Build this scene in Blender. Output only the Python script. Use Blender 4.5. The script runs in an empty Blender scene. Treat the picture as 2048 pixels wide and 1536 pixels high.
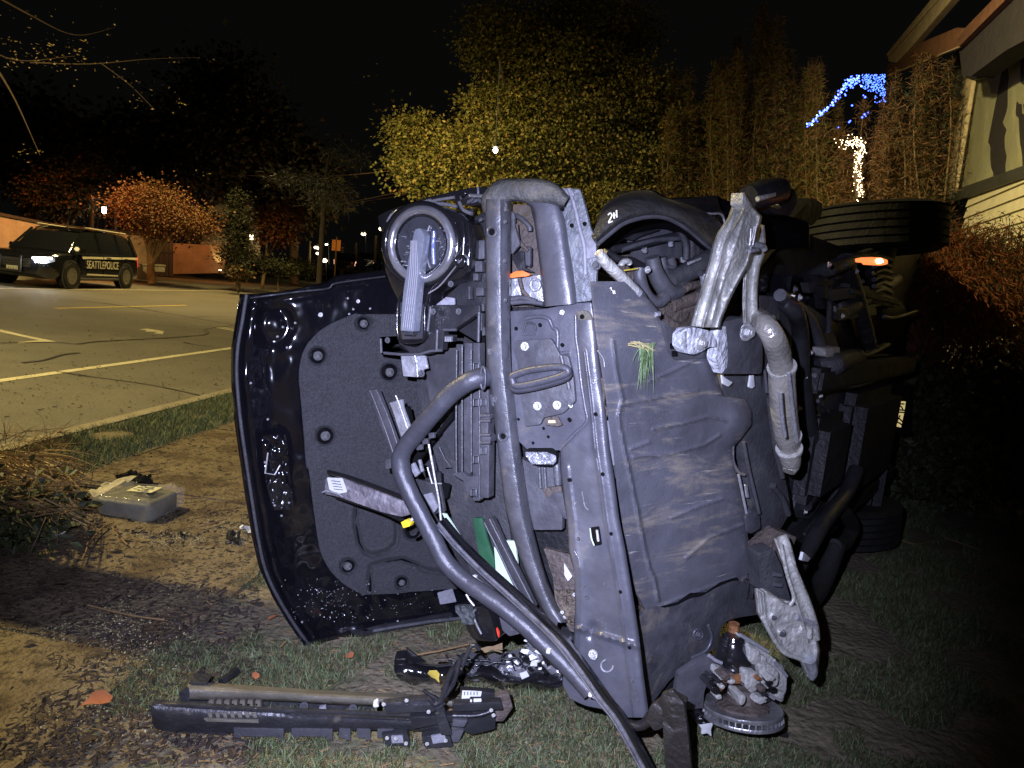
import bpy, bmesh, math, random
import numpy as np
from mathutils import Vector, Matrix, noise
random.seed(7); rng = np.random.default_rng(7)
PI = math.pi
scene = bpy.context.scene
COL = scene.collection

# ------------------------------------------------------------------ camera
F = 1400.0; H = 1.4
PITCH = math.radians(8.0); ROLL = math.radians(6.0)
FW = Vector((0, math.cos(PITCH), -math.sin(PITCH)))
U0 = Vector((0, math.sin(PITCH), math.cos(PITCH))); R0 = Vector((1, 0, 0))
RT = R0*math.cos(ROLL) + U0*math.sin(ROLL); UP = U0*math.cos(ROLL) - R0*math.sin(ROLL)
EYE = Vector((0, 0, H))
cd = bpy.data.cameras.new('camera'); cam = bpy.data.objects.new('camera', cd); COL.objects.link(cam)
cd.sensor_width = 36; cd.lens = 36*F/2048; cd.clip_start = .05; cd.clip_end = 600
cam.matrix_world = Matrix(((RT.x, UP.x, -FW.x, 0), (RT.y, UP.y, -FW.y, 0), (RT.z, UP.z, -FW.z, H), (0, 0, 0, 1)))
scene.camera = cam

# ------------------------------------------------------------------ world (night) and lamps
w = bpy.data.worlds.new('World'); scene.world = w; w.use_nodes = True
bg = w.node_tree.nodes['Background']
bg.inputs[0].default_value = (.9, .85, .8, 1); bg.inputs[1].default_value = .0026
vs = scene.view_settings
vs.view_transform = 'Standard'; vs.look = 'None'; vs.exposure = 0; vs.gamma = 1; vs.use_curve_mapping = False

def lamp(name, typ, loc, power, col, size=.1, aim=None, angle=90, blend=.5):
    ld = bpy.data.lights.new(name, typ); ld.energy = power; ld.color = col
    ld.shadow_soft_size = size
    o = bpy.data.objects.new(name, ld); COL.objects.link(o); o.location = loc
    if typ == 'SPOT':
        ld.spot_size = math.radians(angle); ld.spot_blend = blend
        o.rotation_euler = (Vector(aim)-Vector(loc)).to_track_quat('-Z', 'Y').to_euler()
    return o
# phone torch held beside the lens: cold white, the light that shows the wreck
lamp('phone_torch', 'SPOT', (-.13, .06, 1.50), 800, (.63, .66, 1.0), .012, (-.12, 2.25, .70), 78, 1.0)
# street lamp on our side of the road, left of the frame
lamp('street_lamp_light', 'SPOT', (-9.0, 4.1, 7.4), 6500, (1.0, .79, .34), .16, (-8.6, 4.2, 0), 166, .3)
# next lamps down the road, then added spots for facade, wall and tree
lamp('street_lamp_light_b', 'SPOT', (-11.0, 25.0, 8.8), 5200, (1.0, .72, .27), .2, (-11, 25, 0), 120, .6)
lamp('sodium_lamp_light', 'SPOT', (-14.2, 22.5, 7.6), 3400, (1.0, .33, .09), .2, (-18.2, 26.5, 1.2), 66, .8)
lamp('far_street_lamp_light', 'POINT', (-9.5, 42.0, 4.2), 420, (1.0, .62, .25), .2)
lamp('facade_fill_spot', 'SPOT', (.6, 6.2, 5.6), 2500, (1.0, .82, .42), .15, (6.0, 8.9, 4.4), 74, .7)  # unseen spot added to brighten the house facade and rafters
lamp('wall_fill_spot', 'SPOT', (-14.0, 33.0, 6.5), 1600, (1.0, .36, .10), .2, (-17.6, 37.5, .9), 62, .8)  # extra orange spot added to brighten the wall by the gate
lamp('tree_fill_spot', 'SPOT', (-4.0, 7.0, 5.0), 2100, (1.0, .80, .28), .15, (-1.5, 11.8, 2.6), 50, 1.0)  # unseen spot added to light the left side of the big tree

# ------------------------------------------------------------------ seeing helpers
def ray(x, y): return FW + RT*((x-1024)/F) - UP*((y-768)/F)
def G(x, y, z=0):
    d = ray(x, y); return EYE + d*((z-H)/d.z)
def D(x, y, dep): return EYE + ray(x, y)*dep
class Plane:
    """an upright plane standing at a real place; traced outlines are laid onto it"""
    def __init__(s, o, d, tilt=0):
        s.o = Vector((o[0], o[1], 0)); s.d = Vector((d[0], d[1], 0)).normalized()
        n = Vector((s.d.y, -s.d.x, 0))
        if n.dot(EYE-s.o) < 0: n = -n
        s.n = (n + Vector((0, 0, tilt))).normalized(); s.u = s.n.cross(s.d).normalized()
        if s.u.z < 0: s.u = -s.u
    def P(s, p):
        x, y = p[0], p[1]; off = p[2] if len(p) > 2 else 0
        d = ray(x, y); o = s.o + s.n*off
        return EYE + d*((o-EYE).dot(s.n)/d.dot(s.n))
    def sh(s, off):
        q = Plane.__new__(Plane); q.o = s.o+s.n*off; q.d = s.d; q.n = s.n; q.u = s.u; return q
def zoom(ox, oy, k): return lambda L: [(ox+p[0]/k, oy+p[1]/k)+tuple(p[2:]) for p in L]
Z1=zoom(0,350,3.413); Z2=zoom(440,520,3.657); Z3=zoom(440,900,3.657); Z4=zoom(740,350,4.267); Z5=zoom(740,700,4.267)
Z6=zoom(1140,350,4.267); Z7=zoom(1140,700,3.531); Z8=zoom(1140,1080,3.531); Z9=zoom(740,1050,4.267)
Z10=zoom(280,1240,2.56); Z11=zoom(0,780,3.657); Zh=zoom(1560,0,4.197); Zi=zoom(1560,340,4.197); Zj=zoom(1560,680,3.657)
Zt=zoom(760,0,2.438); Zl=zoom(0,0,2.695); Zs=zoom(560,400,8.533)

# ------------------------------------------------------------------ materials
def MAT(name, col, rough=.5, metal=0, spec=.5, bump=0, bs=60, var=.15, vs_=6, dirt=None, coat=0, rvar=.1, stretch=None, trans=0, alpha=1, scratch=None, low=.35, rot=0):
    m = bpy.data.materials.new(name); m.use_nodes = True
    nt = m.node_tree; N = nt.nodes; L = nt.links; b = N['Principled BSDF']
    b.inputs['Roughness'].default_value = rough; b.inputs['Metallic'].default_value = metal
    b.inputs['Specular IOR Level'].default_value = spec
    b.inputs['Coat Weight'].default_value = coat; b.inputs['Coat Roughness'].default_value = .08
    b.inputs['Transmission Weight'].default_value = trans; b.inputs['Alpha'].default_value = alpha
    tc = N.new('ShaderNodeTexCoord'); mp = N.new('ShaderNodeMapping'); L.new(tc.outputs['Object'], mp.inputs[0])
    if rot: mp.inputs['Rotation'].default_value = (0, rot, 0)
    if stretch: mp.inputs['Scale'].default_value = stretch
    n1 = N.new('ShaderNodeTexNoise'); n1.inputs['Scale'].default_value = vs_; n1.inputs['Detail'].default_value = 8
    n1.inputs['Roughness'].default_value = .65
    L.new(mp.outputs[0], n1.inputs['Vector'])
    mr = N.new('ShaderNodeMapRange'); mr.inputs[1].default_value = .3; mr.inputs[2].default_value = .7
    mr.inputs[3].default_value = 1-var; mr.inputs[4].default_value = 1+var; L.new(n1.outputs['Fac'], mr.inputs[0])
    mx = N.new('ShaderNodeMix'); mx.data_type = 'RGBA'; mx.blend_type = 'MULTIPLY'; mx.inputs[0].default_value = 1
    mx.inputs[6].default_value = (*col, 1); L.new(mr.outputs[0], mx.inputs[7])
    out = mx.outputs[2]
    rr = N.new('ShaderNodeMapRange'); rr.inputs[1].default_value = .3; rr.inputs[2].default_value = .7
    rr.inputs[3].default_value = max(.02, rough-rvar); rr.inputs[4].default_value = min(1, rough+rvar)
    L.new(n1.outputs['Fac'], rr.inputs[0]); rout = rr.outputs[0]
    def layer(out, rout, c, lo, hi, sc, stre, amt, ro):
        mp2 = N.new('ShaderNodeMapping'); L.new(tc.outputs['Object'], mp2.inputs[0]); mp2.inputs['Scale'].default_value = stre; mp2.inputs['Rotation'].default_value = (0, rot, 0)
        n2 = N.new('ShaderNodeTexNoise'); n2.inputs['Scale'].default_value = sc; n2.inputs['Detail'].default_value = 10
        n2.inputs['Roughness'].default_value = .7; n2.inputs['Distortion'].default_value = .4
        L.new(mp2.outputs[0], n2.inputs['Vector'])
        q = N.new('ShaderNodeMapRange'); q.inputs[1].default_value = lo; q.inputs[2].default_value = hi
        q.inputs[3].default_value = 0; q.inputs[4].default_value = amt; L.new(n2.outputs['Fac'], q.inputs[0])
        k = N.new('ShaderNodeMix'); k.data_type = 'RGBA'; L.new(q.outputs[0], k.inputs[0]); L.new(out, k.inputs[6])
        k.inputs[7].default_value = (*c, 1)
        r2 = N.new('ShaderNodeMix'); L.new(q.outputs[0], r2.inputs[0]); L.new(rout, r2.inputs[2]); r2.inputs[3].default_value = ro
        return k.outputs[2], r2.outputs[0]
    if dirt: out, rout = layer(out, rout, dirt[0], dirt[1], dirt[1]+.16, dirt[2], dirt[4] if len(dirt) > 4 else (1, 1, 1), dirt[3], .85)
    if scratch: out, rout = layer(out, rout, scratch[0], scratch[1], scratch[1]+.05, scratch[2], scratch[3], .8, .5)
    L.new(out, b.inputs['Base Color']); L.new(rout, b.inputs['Roughness'])
    bpo = None
    if low:
        n4 = N.new('ShaderNodeTexNoise'); n4.inputs['Scale'].default_value = 11; n4.inputs['Detail'].default_value = 3
        L.new(tc.outputs['Object'], n4.inputs['Vector']); b4 = N.new('ShaderNodeBump'); b4.inputs['Strength'].default_value = low; b4.inputs['Distance'].default_value = .03
        L.new(n4.outputs['Fac'], b4.inputs['Height']); bpo = b4.outputs[0]; L.new(bpo, b.inputs['Normal'])
    if bump:
        n3 = N.new('ShaderNodeTexNoise'); n3.inputs['Scale'].default_value = bs; n3.inputs['Detail'].default_value = 6
        L.new(tc.outputs['Object'], n3.inputs['Vector'])
        bp = N.new('ShaderNodeBump'); bp.inputs['Strength'].default_value = bump; bp.inputs['Distance'].default_value = .02
        L.new(n3.outputs['Fac'], bp.inputs['Height']); L.new(bp.outputs[0], b.inputs['Normal'])
        if bpo: L.new(bpo, bp.inputs['Normal'])
    return m
def EMIT(name, col, s):
    m = bpy.data.materials.new(name); m.use_nodes = True; b = m.node_tree.nodes['Principled BSDF']
    b.inputs['Base Color'].default_value = (*col, 1); b.inputs['Emission Color'].default_value = (*col, 1)
    b.inputs['Emission Strength'].default_value = s; return m
mud = (.16, .135, .09)
m_beam = MAT('painted_steel', (.060, .061, .068), .40, 0, .6, .12, 220, .3, 9, (mud, .57, 7, .55), scratch=((.35, .35, .35), .70, 26, (1, 1, .15)))
m_valance = MAT('satin_valance', (.064, .065, .076), .36, 0, .6, .08, 300, .25, 7, (mud, .58, 9, .5), scratch=((.4, .4, .4), .70, 20, (1, 1, .2)), low=.18)
m_skid = MAT('muddy_skid_plate', (.078, .079, .090), .45, 0, .5, .15, 160, .3, 5, ((.22, .19, .14), .52, 3.4, .8, (1, 1, 5)), scratch=((.40, .37, .30), .63, 8, (.45, .45, 9)), rot=.42, low=.08)
m_bar = MAT('black_textured_tube', (.042, .043, .052), .40, 0, .5, .12, 350, .15, 14, scratch=((.22, .22, .22), .73, 22, (1, 1, .3)))
m_black = MAT('black_plastic', (.016, .016, .018), .38, 0, .5, .1, 150, .3, 10, (mud, .64, 12, .35))
m_blackm = MAT('matte_black_plastic', (.035, .035, .038), .6, 0, .4, .25, 120, .3, 10, (mud, .6, 10, .5))
m_grey = MAT('grey_plastic', (.052, .052, .058), .5, 0, .5, .1, 200, .25, 14, (mud, .62, 14, .4))
m_paint = MAT('black_gloss_paint', (.0035, .0035, .005), .13, 0, .6, .0, 5, .2, 6, coat=.6, rvar=.04, dirt=(mud, .70, 30, .25), low=.04)
m_gloss = MAT('gloss_black_housing', (.008, .008, .009), .14, 0, .6, .08, 30, .2, 10, coat=.7, rvar=.08, low=.1)
m_liner = MAT('felt_hood_liner', (.058, .058, .062), .95, 0, .2, .9, 260, .35, 110)
m_clip = MAT('liner_clip', (.10, .10, .10), .6, 0, .4, .6, 200, .6, 90)
m_alu = MAT('cast_aluminium_dirty', (.44, .44, .40), .45, .35, .5, .35, 90, .35, 10, ((.15, .125, .075), .53, 8, .75))
m_alu2 = MAT('bright_aluminium', (.40, .41, .43), .33, .55, .5, .3, 70, .25, 20, ((.2, .18, .14), .6, 15, .6))
m_zinc = MAT('zinc_bolt', (.50, .50, .48), .35, .5, .5, .15, 200, .2, 30)
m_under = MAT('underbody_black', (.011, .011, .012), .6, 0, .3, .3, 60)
m_strap = MAT('greasy_black_strap', (.018, .016, .014), .45, 0, .4, .6, 30)
m_foil = MAT('heat_shield_foil', (.42, .40, .35), .28, .5, .5, .35, 60, .2, 12, ((.22, .18, .1), .6, 8, .6), low=.12)
m_rubber = MAT('tyre_rubber', (.009, .009, .009), .75, 0, .35, .3, 100, .2, 10, ((.1, .08, .05), .62, 6, .4))
m_void = MAT('void_black', (.004, .004, .004), .9, 0, .1)  # near-black colour painted in for the dark inside holes and gaps
m_drl = MAT('frosted_light_bar', (.13, .14, .165), .22, 0, .6, .1, 60, .15, 40, coat=.6)
m_chrome = MAT('dark_chrome', (.42, .42, .44), .22, .8, .5, .1, 25, .25, 12, rvar=.08, low=.1)
m_glass = MAT('smoked_lens', (.05, .052, .06), .06, .3, .7, .2, 18, .2, 12, coat=1, rvar=.03)
m_orange = MAT('orange_plastic', (.80, .16, .03), .5)
m_red = MAT('red_plastic', (.75, .05, .02), .5)
m_yellow = MAT('yellow_plastic', (.75, .58, .03), .5)
m_white = MAT('white_label', (.50, .51, .50), .55, var=.1)
m_lblgrey = MAT('grey_label', (.20, .20, .22), .55, var=.25, vs_=60)
m_pgreen = MAT('pale_green_plastic', (.45, .58, .45), .5, dirt=((.1, .1, .08), .6, 30, .6))
m_dgreen = MAT('dark_green_sheet', (.02, .075, .035), .4)
m_rust = MAT('rusty_brown', (.20, .085, .03), .6, .2, bump=.5, bs=80)
m_brown = MAT('dirty_brown_steel', (.07, .055, .045), .65, 0, .4, .6, 60, .4, 12)
m_chalk = MAT('chalk_mark', (.75, .72, .6), .9)

# ------------------------------------------------------------------ object helpers
def link(o, parent=None, **k):
    COL.objects.link(o)
    if parent is not None: o.parent = parent
    for a, b in k.items():
        if b: o[a] = b
    return o
def thing(name, loc, label, cat, group=None, rz=0):
    o = bpy.data.objects.new(name, None); o.empty_display_size = .2; o.location = loc; o.rotation_euler = (0, 0, rz)
    return link(o, None, label=label, category=cat, group=group)
def wpos(o):
    return Vector(o.location) if o.parent is None else wpos(o.parent) + Vector(o.location)
def addmesh(name, V, Fc, mats, parent=None, smooth=True, sharp=.6, label=None, cat=None, group=None, kind=None, mi=None, local=False):
    me = bpy.data.meshes.new(name)
    V = [Vector(v) for v in V]
    if local: c = Vector((0, 0, 0))
    else:
        c = sum(V, Vector())/len(V)
        if parent is None and kind != 'structure': c.z = min(v.z for v in V)
    me.from_pydata([v-c for v in V], [], Fc)
    for m in (mats if isinstance(mats, (list, tuple)) else [mats]): me.materials.append(m)
    if mi is not None: me.polygons.foreach_set('material_index', mi)
    me.polygons.foreach_set('use_smooth', [smooth]*len(me.polygons))
    me.update()
    if smooth and sharp: me.set_sharp_from_angle(angle=sharp)
    o = bpy.data.objects.new(name, me)
    link(o, parent, label=label, category=cat, group=group, kind=kind)
    if not local: o.location = c - (wpos(parent) if parent is not None else Vector())
    return o
def fastmesh(name, V, Fa, mats, mi=None, parent=None, smooth=False, loc=None, **k):
    """V (n,3) array, Fa (m,k) array of equal-sided faces"""
    V = np.asarray(V, dtype=np.float32); Fa = np.asarray(Fa, dtype=np.int32)
    c = np.array(loc if loc is not None else (V[:, 0].mean(), V[:, 1].mean(), V[:, 2].min()), dtype=np.float32)
    me = bpy.data.meshes.new(name); n, kk = Fa.shape
    me.vertices.add(len(V)); me.vertices.foreach_set('co', (V-c).ravel())
    me.loops.add(n*kk); me.loops.foreach_set('vertex_index', Fa.ravel())
    me.polygons.add(n); me.polygons.foreach_set('loop_start', np.arange(0, n*kk, kk, dtype=np.int32))
    for m in (mats if isinstance(mats, (list, tuple)) else [mats]): me.materials.append(m)
    if mi is not None: me.polygons.foreach_set('material_index', np.asarray(mi, dtype=np.int32))
    me.update(calc_edges=True)
    me.polygons.foreach_set('use_smooth', np.full(n, smooth))
    o = bpy.data.objects.new(name, me); link(o, parent, **k)
    o.location = Vector(map(float, c)) - (wpos(parent) if parent is not None else Vector())
    return o
def bm_out(bm, name, mats, parent, sharp=.6, **k):
    V = [v.co.copy() for v in bm.verts]; bm.verts.index_update()
    Fc = [[v.index for v in f.verts] for f in bm.faces]; bm.free()
    return addmesh(name, V, Fc, mats, parent, True, sharp, **k)
def roundpoly(p, r, n=4):
    out = []
    for i in range(len(p)):
        a, b, c = Vector(p[i-1][:2]), Vector(p[i][:2]), Vector(p[(i+1) % len(p)][:2])
        o = p[i][2] if len(p[i]) > 2 else 0
        ra = min(r, (a-b).length*.45, (c-b).length*.45)
        s = b+(a-b).normalized()*ra; e = b+(c-b).normalized()*ra
        for k in range(n+1):
            t = k/n; q = s*(1-t)**2 + b*2*t*(1-t) + e*t*t; out.append((q.x, q.y, o))
    return out
def plate(name, pl, pts, off=0, th=.008, mat=None, parent=None, r=4, bev=.003, **k):
    if r: pts = roundpoly(pts, r)
    bm = bmesh.new(); n = len(pts)
    A = [bm.verts.new(pl.P((p[0], p[1], off+(p[2] if len(p) > 2 else 0)))) for p in pts]
    B = [bm.verts.new(v.co-pl.n*th) for v in A]
    bm.faces.new(A); bm.faces.new(B[::-1])
    for i in range(n): bm.faces.new((A[i], B[i], B[(i+1) % n], A[(i+1) % n]))
    bmesh.ops.recalc_face_normals(bm, faces=bm.faces[:])
    if bev:
        fe = [e for e in bm.edges if e.verts[0] in A and e.verts[1] in A]
        bmesh.ops.bevel(bm, geom=fe, offset=bev, segments=2, affect='EDGES', profile=.6, clamp_overlap=True)
    return bm_out(bm, name, mat, parent, **k)
def cr(P, n):
    """Catmull-Rom through tuples"""
    P = [np.array(p, dtype=float) for p in P]
    if len(P) == 2: return [P[0]*(1-t)+P[1]*t for t in np.linspace(0, 1, n+1)]
    Q = [2*P[0]-P[1]]+P+[2*P[-1]-P[-2]]; out = []
    for i in range(1, len(Q)-2):
        for t in np.arange(n)/n:
            a, b, c, d = Q[i-1:i+3]
            out.append(.5*((2*b)+(c-a)*t+(2*a-5*b+4*c-d)*t*t+(3*b-a-3*c+d)*t**3))
    out.append(Q[-2]); return out
def tube3(name, pts, rad, mat, parent=None, n=10, sub=5, smooth_path=True, caps=True, **k):
    """tube through world points"""
    rads = rad if isinstance(rad, (list, tuple)) else [rad]*len(pts)
    Q = [tuple(p)+(r,) for p, r in zip(pts, rads)]
    if smooth_path and len(Q) > 2: Q = cr(Q, sub)
    V = []; Fc = []; up = None
    for i, q in enumerate(Q):
        p = Vector(q[:3]); a = Vector(Q[max(i-1, 0)][:3]); b = Vector(Q[min(i+1, len(Q)-1)][:3])
        t = (b-a).normalized()
        if up is None: up = Vector((0, 0, 1)) if abs(t.z) < .9 else Vector((1, 0, 0))
        s = t.cross(up).normalized(); up = s.cross(t).normalized()
        for j in range(n):
            an = 2*PI*j/n; V.append(p+(s*math.cos(an)+up*math.sin(an))*float(q[3]))
    for i in range(len(Q)-1):
        for j in range(n):
            j2 = (j+1) % n; Fc.append((i*n+j, i*n+j2, (i+1)*n+j2, (i+1)*n+j))
    if caps: Fc.append(tuple(range(n))[::-1]); Fc.append(tuple(range((len(Q)-1)*n, len(Q)*n)))
    return addmesh(name, V, Fc, mat, parent, True, .9, **k)
def tube(name, pl, pts, rad, mat, parent=None, off=0, **k):
    return tube3(name, [pl.P((p[0], p[1], off+(p[2] if len(p) > 2 else 0))) for p in pts], rad, mat, parent, **k)
def ellipse(cx, cy, rx, ry, n=28, rot=0):
    c, s = math.cos(rot), math.sin(rot)
    return [(cx+rx*math.cos(2*PI*i/n)*c-ry*math.sin(2*PI*i/n)*s, cy+rx*math.cos(2*PI*i/n)*s+ry*math.sin(2*PI*i/n)*c) for i in range(n)]
def loft(name, pl, rows, mat, parent=None, th=.004, sub=4, csub=3, dent=0, ds=6, **k):
    """rows of (x,y,off) across; smooth along and across; thickness th"""
    m = len(rows[0]); cols = [cr([r[j] for r in rows], sub) for j in range(m)]
    g = []
    for i in range(len(cols[0])): g.append(cr([cols[j][i] for j in range(m)], csub))
    V = []; nr, nc = len(g), len(g[0])
    for r in g:
        for q in r:
            p = pl.P(tuple(q))
            if dent: p = p+pl.n*dent*noise.fractal(p*ds, 1, 2, 3)
            V.append(p)
    Fc = [(i*nc+j, i*nc+j+1, (i+1)*nc+j+1, (i+1)*nc+j) for i in range(nr-1) for j in range(nc-1)]
    base = len(V); V += [v-pl.n*th for v in V]
    Fc += [tuple(base+q for q in f[::-1]) for f in Fc]
    bd = [i*nc for i in range(nr)]+[(nr-1)*nc+j for j in range(1, nc)]+[i*nc+nc-1 for i in range(nr-2, -1, -1)]+[j for j in range(nc-2, 0, -1)]
    for a, b in zip(bd, bd[1:]+bd[:1]): Fc.append((a, b, base+b, base+a))
    return addmesh(name, V, Fc, mat, parent, True, .8, **k)
def field(name, pl, left, right, mat, parent=None, nr=80, nc=60, h=None, off=0, th=.006, **k):
    yl = [p[1] for p in left]; xl = [p[0] for p in left]; yr = [p[1] for p in right]; xr = [p[0] for p in right]
    y0, y1 = max(yl[0], yr[0]), min(yl[-1], yr[-1]); V = []
    for i in range(nr):
        y = y0+(y1-y0)*i/(nr-1); a = np.interp(y, yl, xl); b = np.interp(y, yr, xr)
        for j in range(nc):
            x = a+(b-a)*j/(nc-1); V.append(pl.P((x, y, off+(h(x, y) if h else 0))))
    Fc = [(i*nc+j, i*nc+j+1, (i+1)*nc+j+1, (i+1)*nc+j) for i in range(nr-1) for j in range(nc-1)]
    base = len(V); V += [v-pl.n*th for v in V]
    nF = [tuple(base+q for q in f[::-1]) for f in Fc]; Fc += nF
    bd = [i*nc for i in range(nr)]+[(nr-1)*nc+j for j in range(1, nc)]+[i*nc+nc-1 for i in range(nr-2, -1, -1)]+[j for j in range(nc-2, 0, -1)]
    for a, b in zip(bd, bd[1:]+bd[:1]): Fc.append((a, b, base+b, base+a))
    return addmesh(name, V, Fc, mat, parent, True, 1.0, **k)
def segd(x, y, L):
    best = 1e9
    for (ax, ay), (bx, by) in zip(L, L[1:]):
        dx, dy = bx-ax, by-ay; t = max(0, min(1, ((x-ax)*dx+(y-ay)*dy)/(dx*dx+dy*dy+1e-9)))
        best = min(best, math.hypot(x-ax-t*dx, y-ay-t*dy))
    return best
def g(d, w): return math.exp(-(d/w)**2)
def boxm(name, c, s, mat, parent=None, bev=.01, rz=0, M=None, **k):
    bm = bmesh.new(); bmesh.ops.create_cube(bm, size=1)
    bmesh.ops.scale(bm, vec=s, verts=bm.verts)
    if bev: bmesh.ops.bevel(bm, geom=bm.edges[:], offset=bev, segments=2, affect='EDGES', clamp_overlap=True)
    mt = M if M is not None else Matrix.Rotation(rz, 4, 'Z')
    bmesh.ops.transform(bm, matrix=Matrix.Translation(c) @ mt, verts=bm.verts)
    return bm_out(bm, name, mat, parent, **k)
def lathe(name, prof, mat, parent, M, n=40, sharp=.6, **k):
    """prof (r,z) about local z, placed by matrix M"""
    V = []; Fc = []
    for (r, z) in prof:
        for j in range(n):
            a = 2*PI*j/n; V.append(M @ Vector((r*math.cos(a), r*math.sin(a), z)))
    for i in range(len(prof)-1):
        for j in range(n):
            j2 = (j+1) % n; Fc.append((i*n+j, i*n+j2, (i+1)*n+j2, (i+1)*n+j))
    Fc.append(tuple(range(n))); Fc.append(tuple(range((len(prof)-1)*n, len(prof)*n))[::-1])
    return addmesh(name, V, Fc, mat, parent, True, sharp, **k)
# shared bolt mesh (washer + hex head), local z outwards, radius 1
def bolt_mesh(mat):
    bm = bmesh.new()
    bmesh.ops.create_cone(bm, segments=20, radius1=1, radius2=.94, depth=.22, cap_ends=True, matrix=Matrix.Translation((0, 0, .11)))
    bmesh.ops.create_cone(bm, segments=6, radius1=.62, radius2=.58, depth=.6, cap_ends=True, matrix=Matrix.Translation((0, 0, .5)))
    bmesh.ops.create_cone(bm, segments=12, radius1=.3, radius2=.26, depth=.2, cap_ends=True, matrix=Matrix.Translation((0, 0, .85)))
    me = bpy.data.meshes.new('bolt'); bm.to_mesh(me); bm.free(); me.materials.append(mat); return me
def hole_mesh(mat):  # flat black disc in place of a shaded recess
    bm = bmesh.new()
    bmesh.ops.create_cone(bm, segments=16, radius1=1, radius2=1, depth=.05, cap_ends=True)
    me = bpy.data.meshes.new('drain_hole'); bm.to_mesh(me); bm.free(); me.materials.append(mat); return me
BZ, BB, HM = bolt_mesh(m_zinc), bolt_mesh(m_beam), hole_mesh(m_void)
def bolt(pl, x, y, off, r, parent, me=None, name='bolt'):
    o = bpy.data.objects.new(name, me or BZ); link(o, parent)
    o.location = pl.P((x, y, off))-wpos(parent); o.scale = (r,)*3
    q = pl.n.to_track_quat('Z', 'Y').to_euler(); o.rotation_euler = (q[0], q[1], q[2]); return o
def hole(pl, x, y, off, r, parent): return bolt(pl, x, y, off, r, parent, HM, 'drain_hole')
def text(name, body, size, M, mat, parent, ext=.002, sx=1, **k):
    cu = bpy.data.curves.new('t', 'FONT'); cu.body = body; cu.size = size; cu.extrude = ext; cu.align_x = 'CENTER'; cu.align_y = 'CENTER'
    t = bpy.data.objects.new('t', cu); COL.objects.link(t); bpy.context.view_layer.update()
    me = bpy.data.meshes.new_from_object(t.evaluated_get(bpy.context.evaluated_depsgraph_get()))
    bpy.data.objects.remove(t)
    V = [M @ Vector((v.co.x*sx, v.co.y, v.co.z)) for v in me.vertices]; Fc = [tuple(p.vertices) for p in me.polygons]
    bpy.data.meshes.remove(me)
    return addmesh(name, V, Fc, mat, parent, False, **k)
# ================================================================== THE SETTING
CA, SA = math.cos(math.radians(7)), math.sin(math.radians(7))
def RD(n, s, z=0): return Vector((CA*n+SA*s, -SA*n+CA*s, z))
def RN(p): return CA*p[0]-SA*p[1], SA*p[0]+CA*p[1]
ZR = -.06
# ground materials
def ground_mat(name, cols, scales, rough=.9, bump=.6, bs=40, spec=.3, fleck=None):
    m = bpy.data.materials.new(name); m.use_nodes = True; nt = m.node_tree; N, L = nt.nodes, nt.links; b = N['Principled BSDF']
    b.inputs['Roughness'].default_value = rough; b.inputs['Specular IOR Level'].default_value = spec
    geo = N.new('ShaderNodeNewGeometry'); out = None
    for i, (c, sc) in enumerate(zip(cols, scales)):
        if out is None:
            rgb = N.new('ShaderNodeRGB'); rgb.outputs[0].default_value = (*c, 1); out = rgb.outputs[0]; continue
        n = N.new('ShaderNodeTexNoise'); n.inputs['Scale'].default_value = sc[0]; n.inputs['Detail'].default_value = 9; n.inputs['Roughness'].default_value = .68
        L.new(geo.outputs['Position'], n.inputs['Vector'])
        q = N.new('ShaderNodeMapRange'); q.inputs[1].default_value = sc[1]; q.inputs[2].default_value = sc[1]+sc[2]; q.inputs[4].default_value = sc[3]
        L.new(n.outputs['Fac'], q.inputs[0]); k = N.new('ShaderNodeMix'); k.data_type = 'RGBA'
        L.new(q.outputs[0], k.inputs[0]); L.new(out, k.inputs[6]); k.inputs[7].default_value = (*c, 1); out = k.outputs[2]
    if fleck:
        v = N.new('ShaderNodeTexVoronoi'); v.inputs['Scale'].default_value = fleck[0]; L.new(geo.outputs['Position'], v.inputs['Vector'])
        q = N.new('ShaderNodeMapRange'); q.inputs[1].default_value = fleck[1]; q.inputs[2].default_value = fleck[1]*.5; L.new(v.outputs['Distance'], q.inputs[0])
        k = N.new('ShaderNodeMix'); k.data_type = 'RGBA'; L.new(q.outputs[0], k.inputs[0]); L.new(out, k.inputs[6]); k.inputs[7].default_value = (*fleck[2], 1); out = k.outputs[2]
    L.new(out, b.inputs['Base Color'])
    n3 = N.new('ShaderNodeTexNoise'); n3.inputs['Scale'].default_value = bs; n3.inputs['Detail'].default_value = 8; L.new(geo.outputs['Position'], n3.inputs['Vector'])
    bp = N.new('ShaderNodeBump'); bp.inputs['Strength'].default_value = bump; bp.inputs['Distance'].default_value = .02
    L.new(n3.outputs['Fac'], bp.inputs['Height']); L.new(bp.outputs[0], b.inputs['Normal']); return m
m_asph = ground_mat('worn_asphalt', [(.125, .115, .09), (.17, .155, .12), (.075, .068, .054), (.05, .048, .045)], [0, (.5, .42, .2, .8), (3, .55, .2, .6), (35, .52, .12, .75)], .7, .5, 90, .45, (45, .12, (.26, .25, .21)))
m_soil = ground_mat('lawn_soil', [(.13, .11, .072), (.20, .17, .11), (.08, .09, .045), (.045, .036, .024)], [0, (2.2, .45, .2, .9), (5, .5, .15, .8), (24, .55, .14, .8)], .95, 1, 35, .2, (60, .1, (.2, .16, .09)))
m_walk = ground_mat('dirty_pavement', [(.15, .115, .065), (.19, .15, .085), (.075, .05, .026), (.035, .025, .014)], [0, (2, .45, .2, .8), (3.5, .47, .12, .9), (20, .52, .1, .9)], .85, .8, 60, .35, (70, .1, (.28, .25, .17)))
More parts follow.
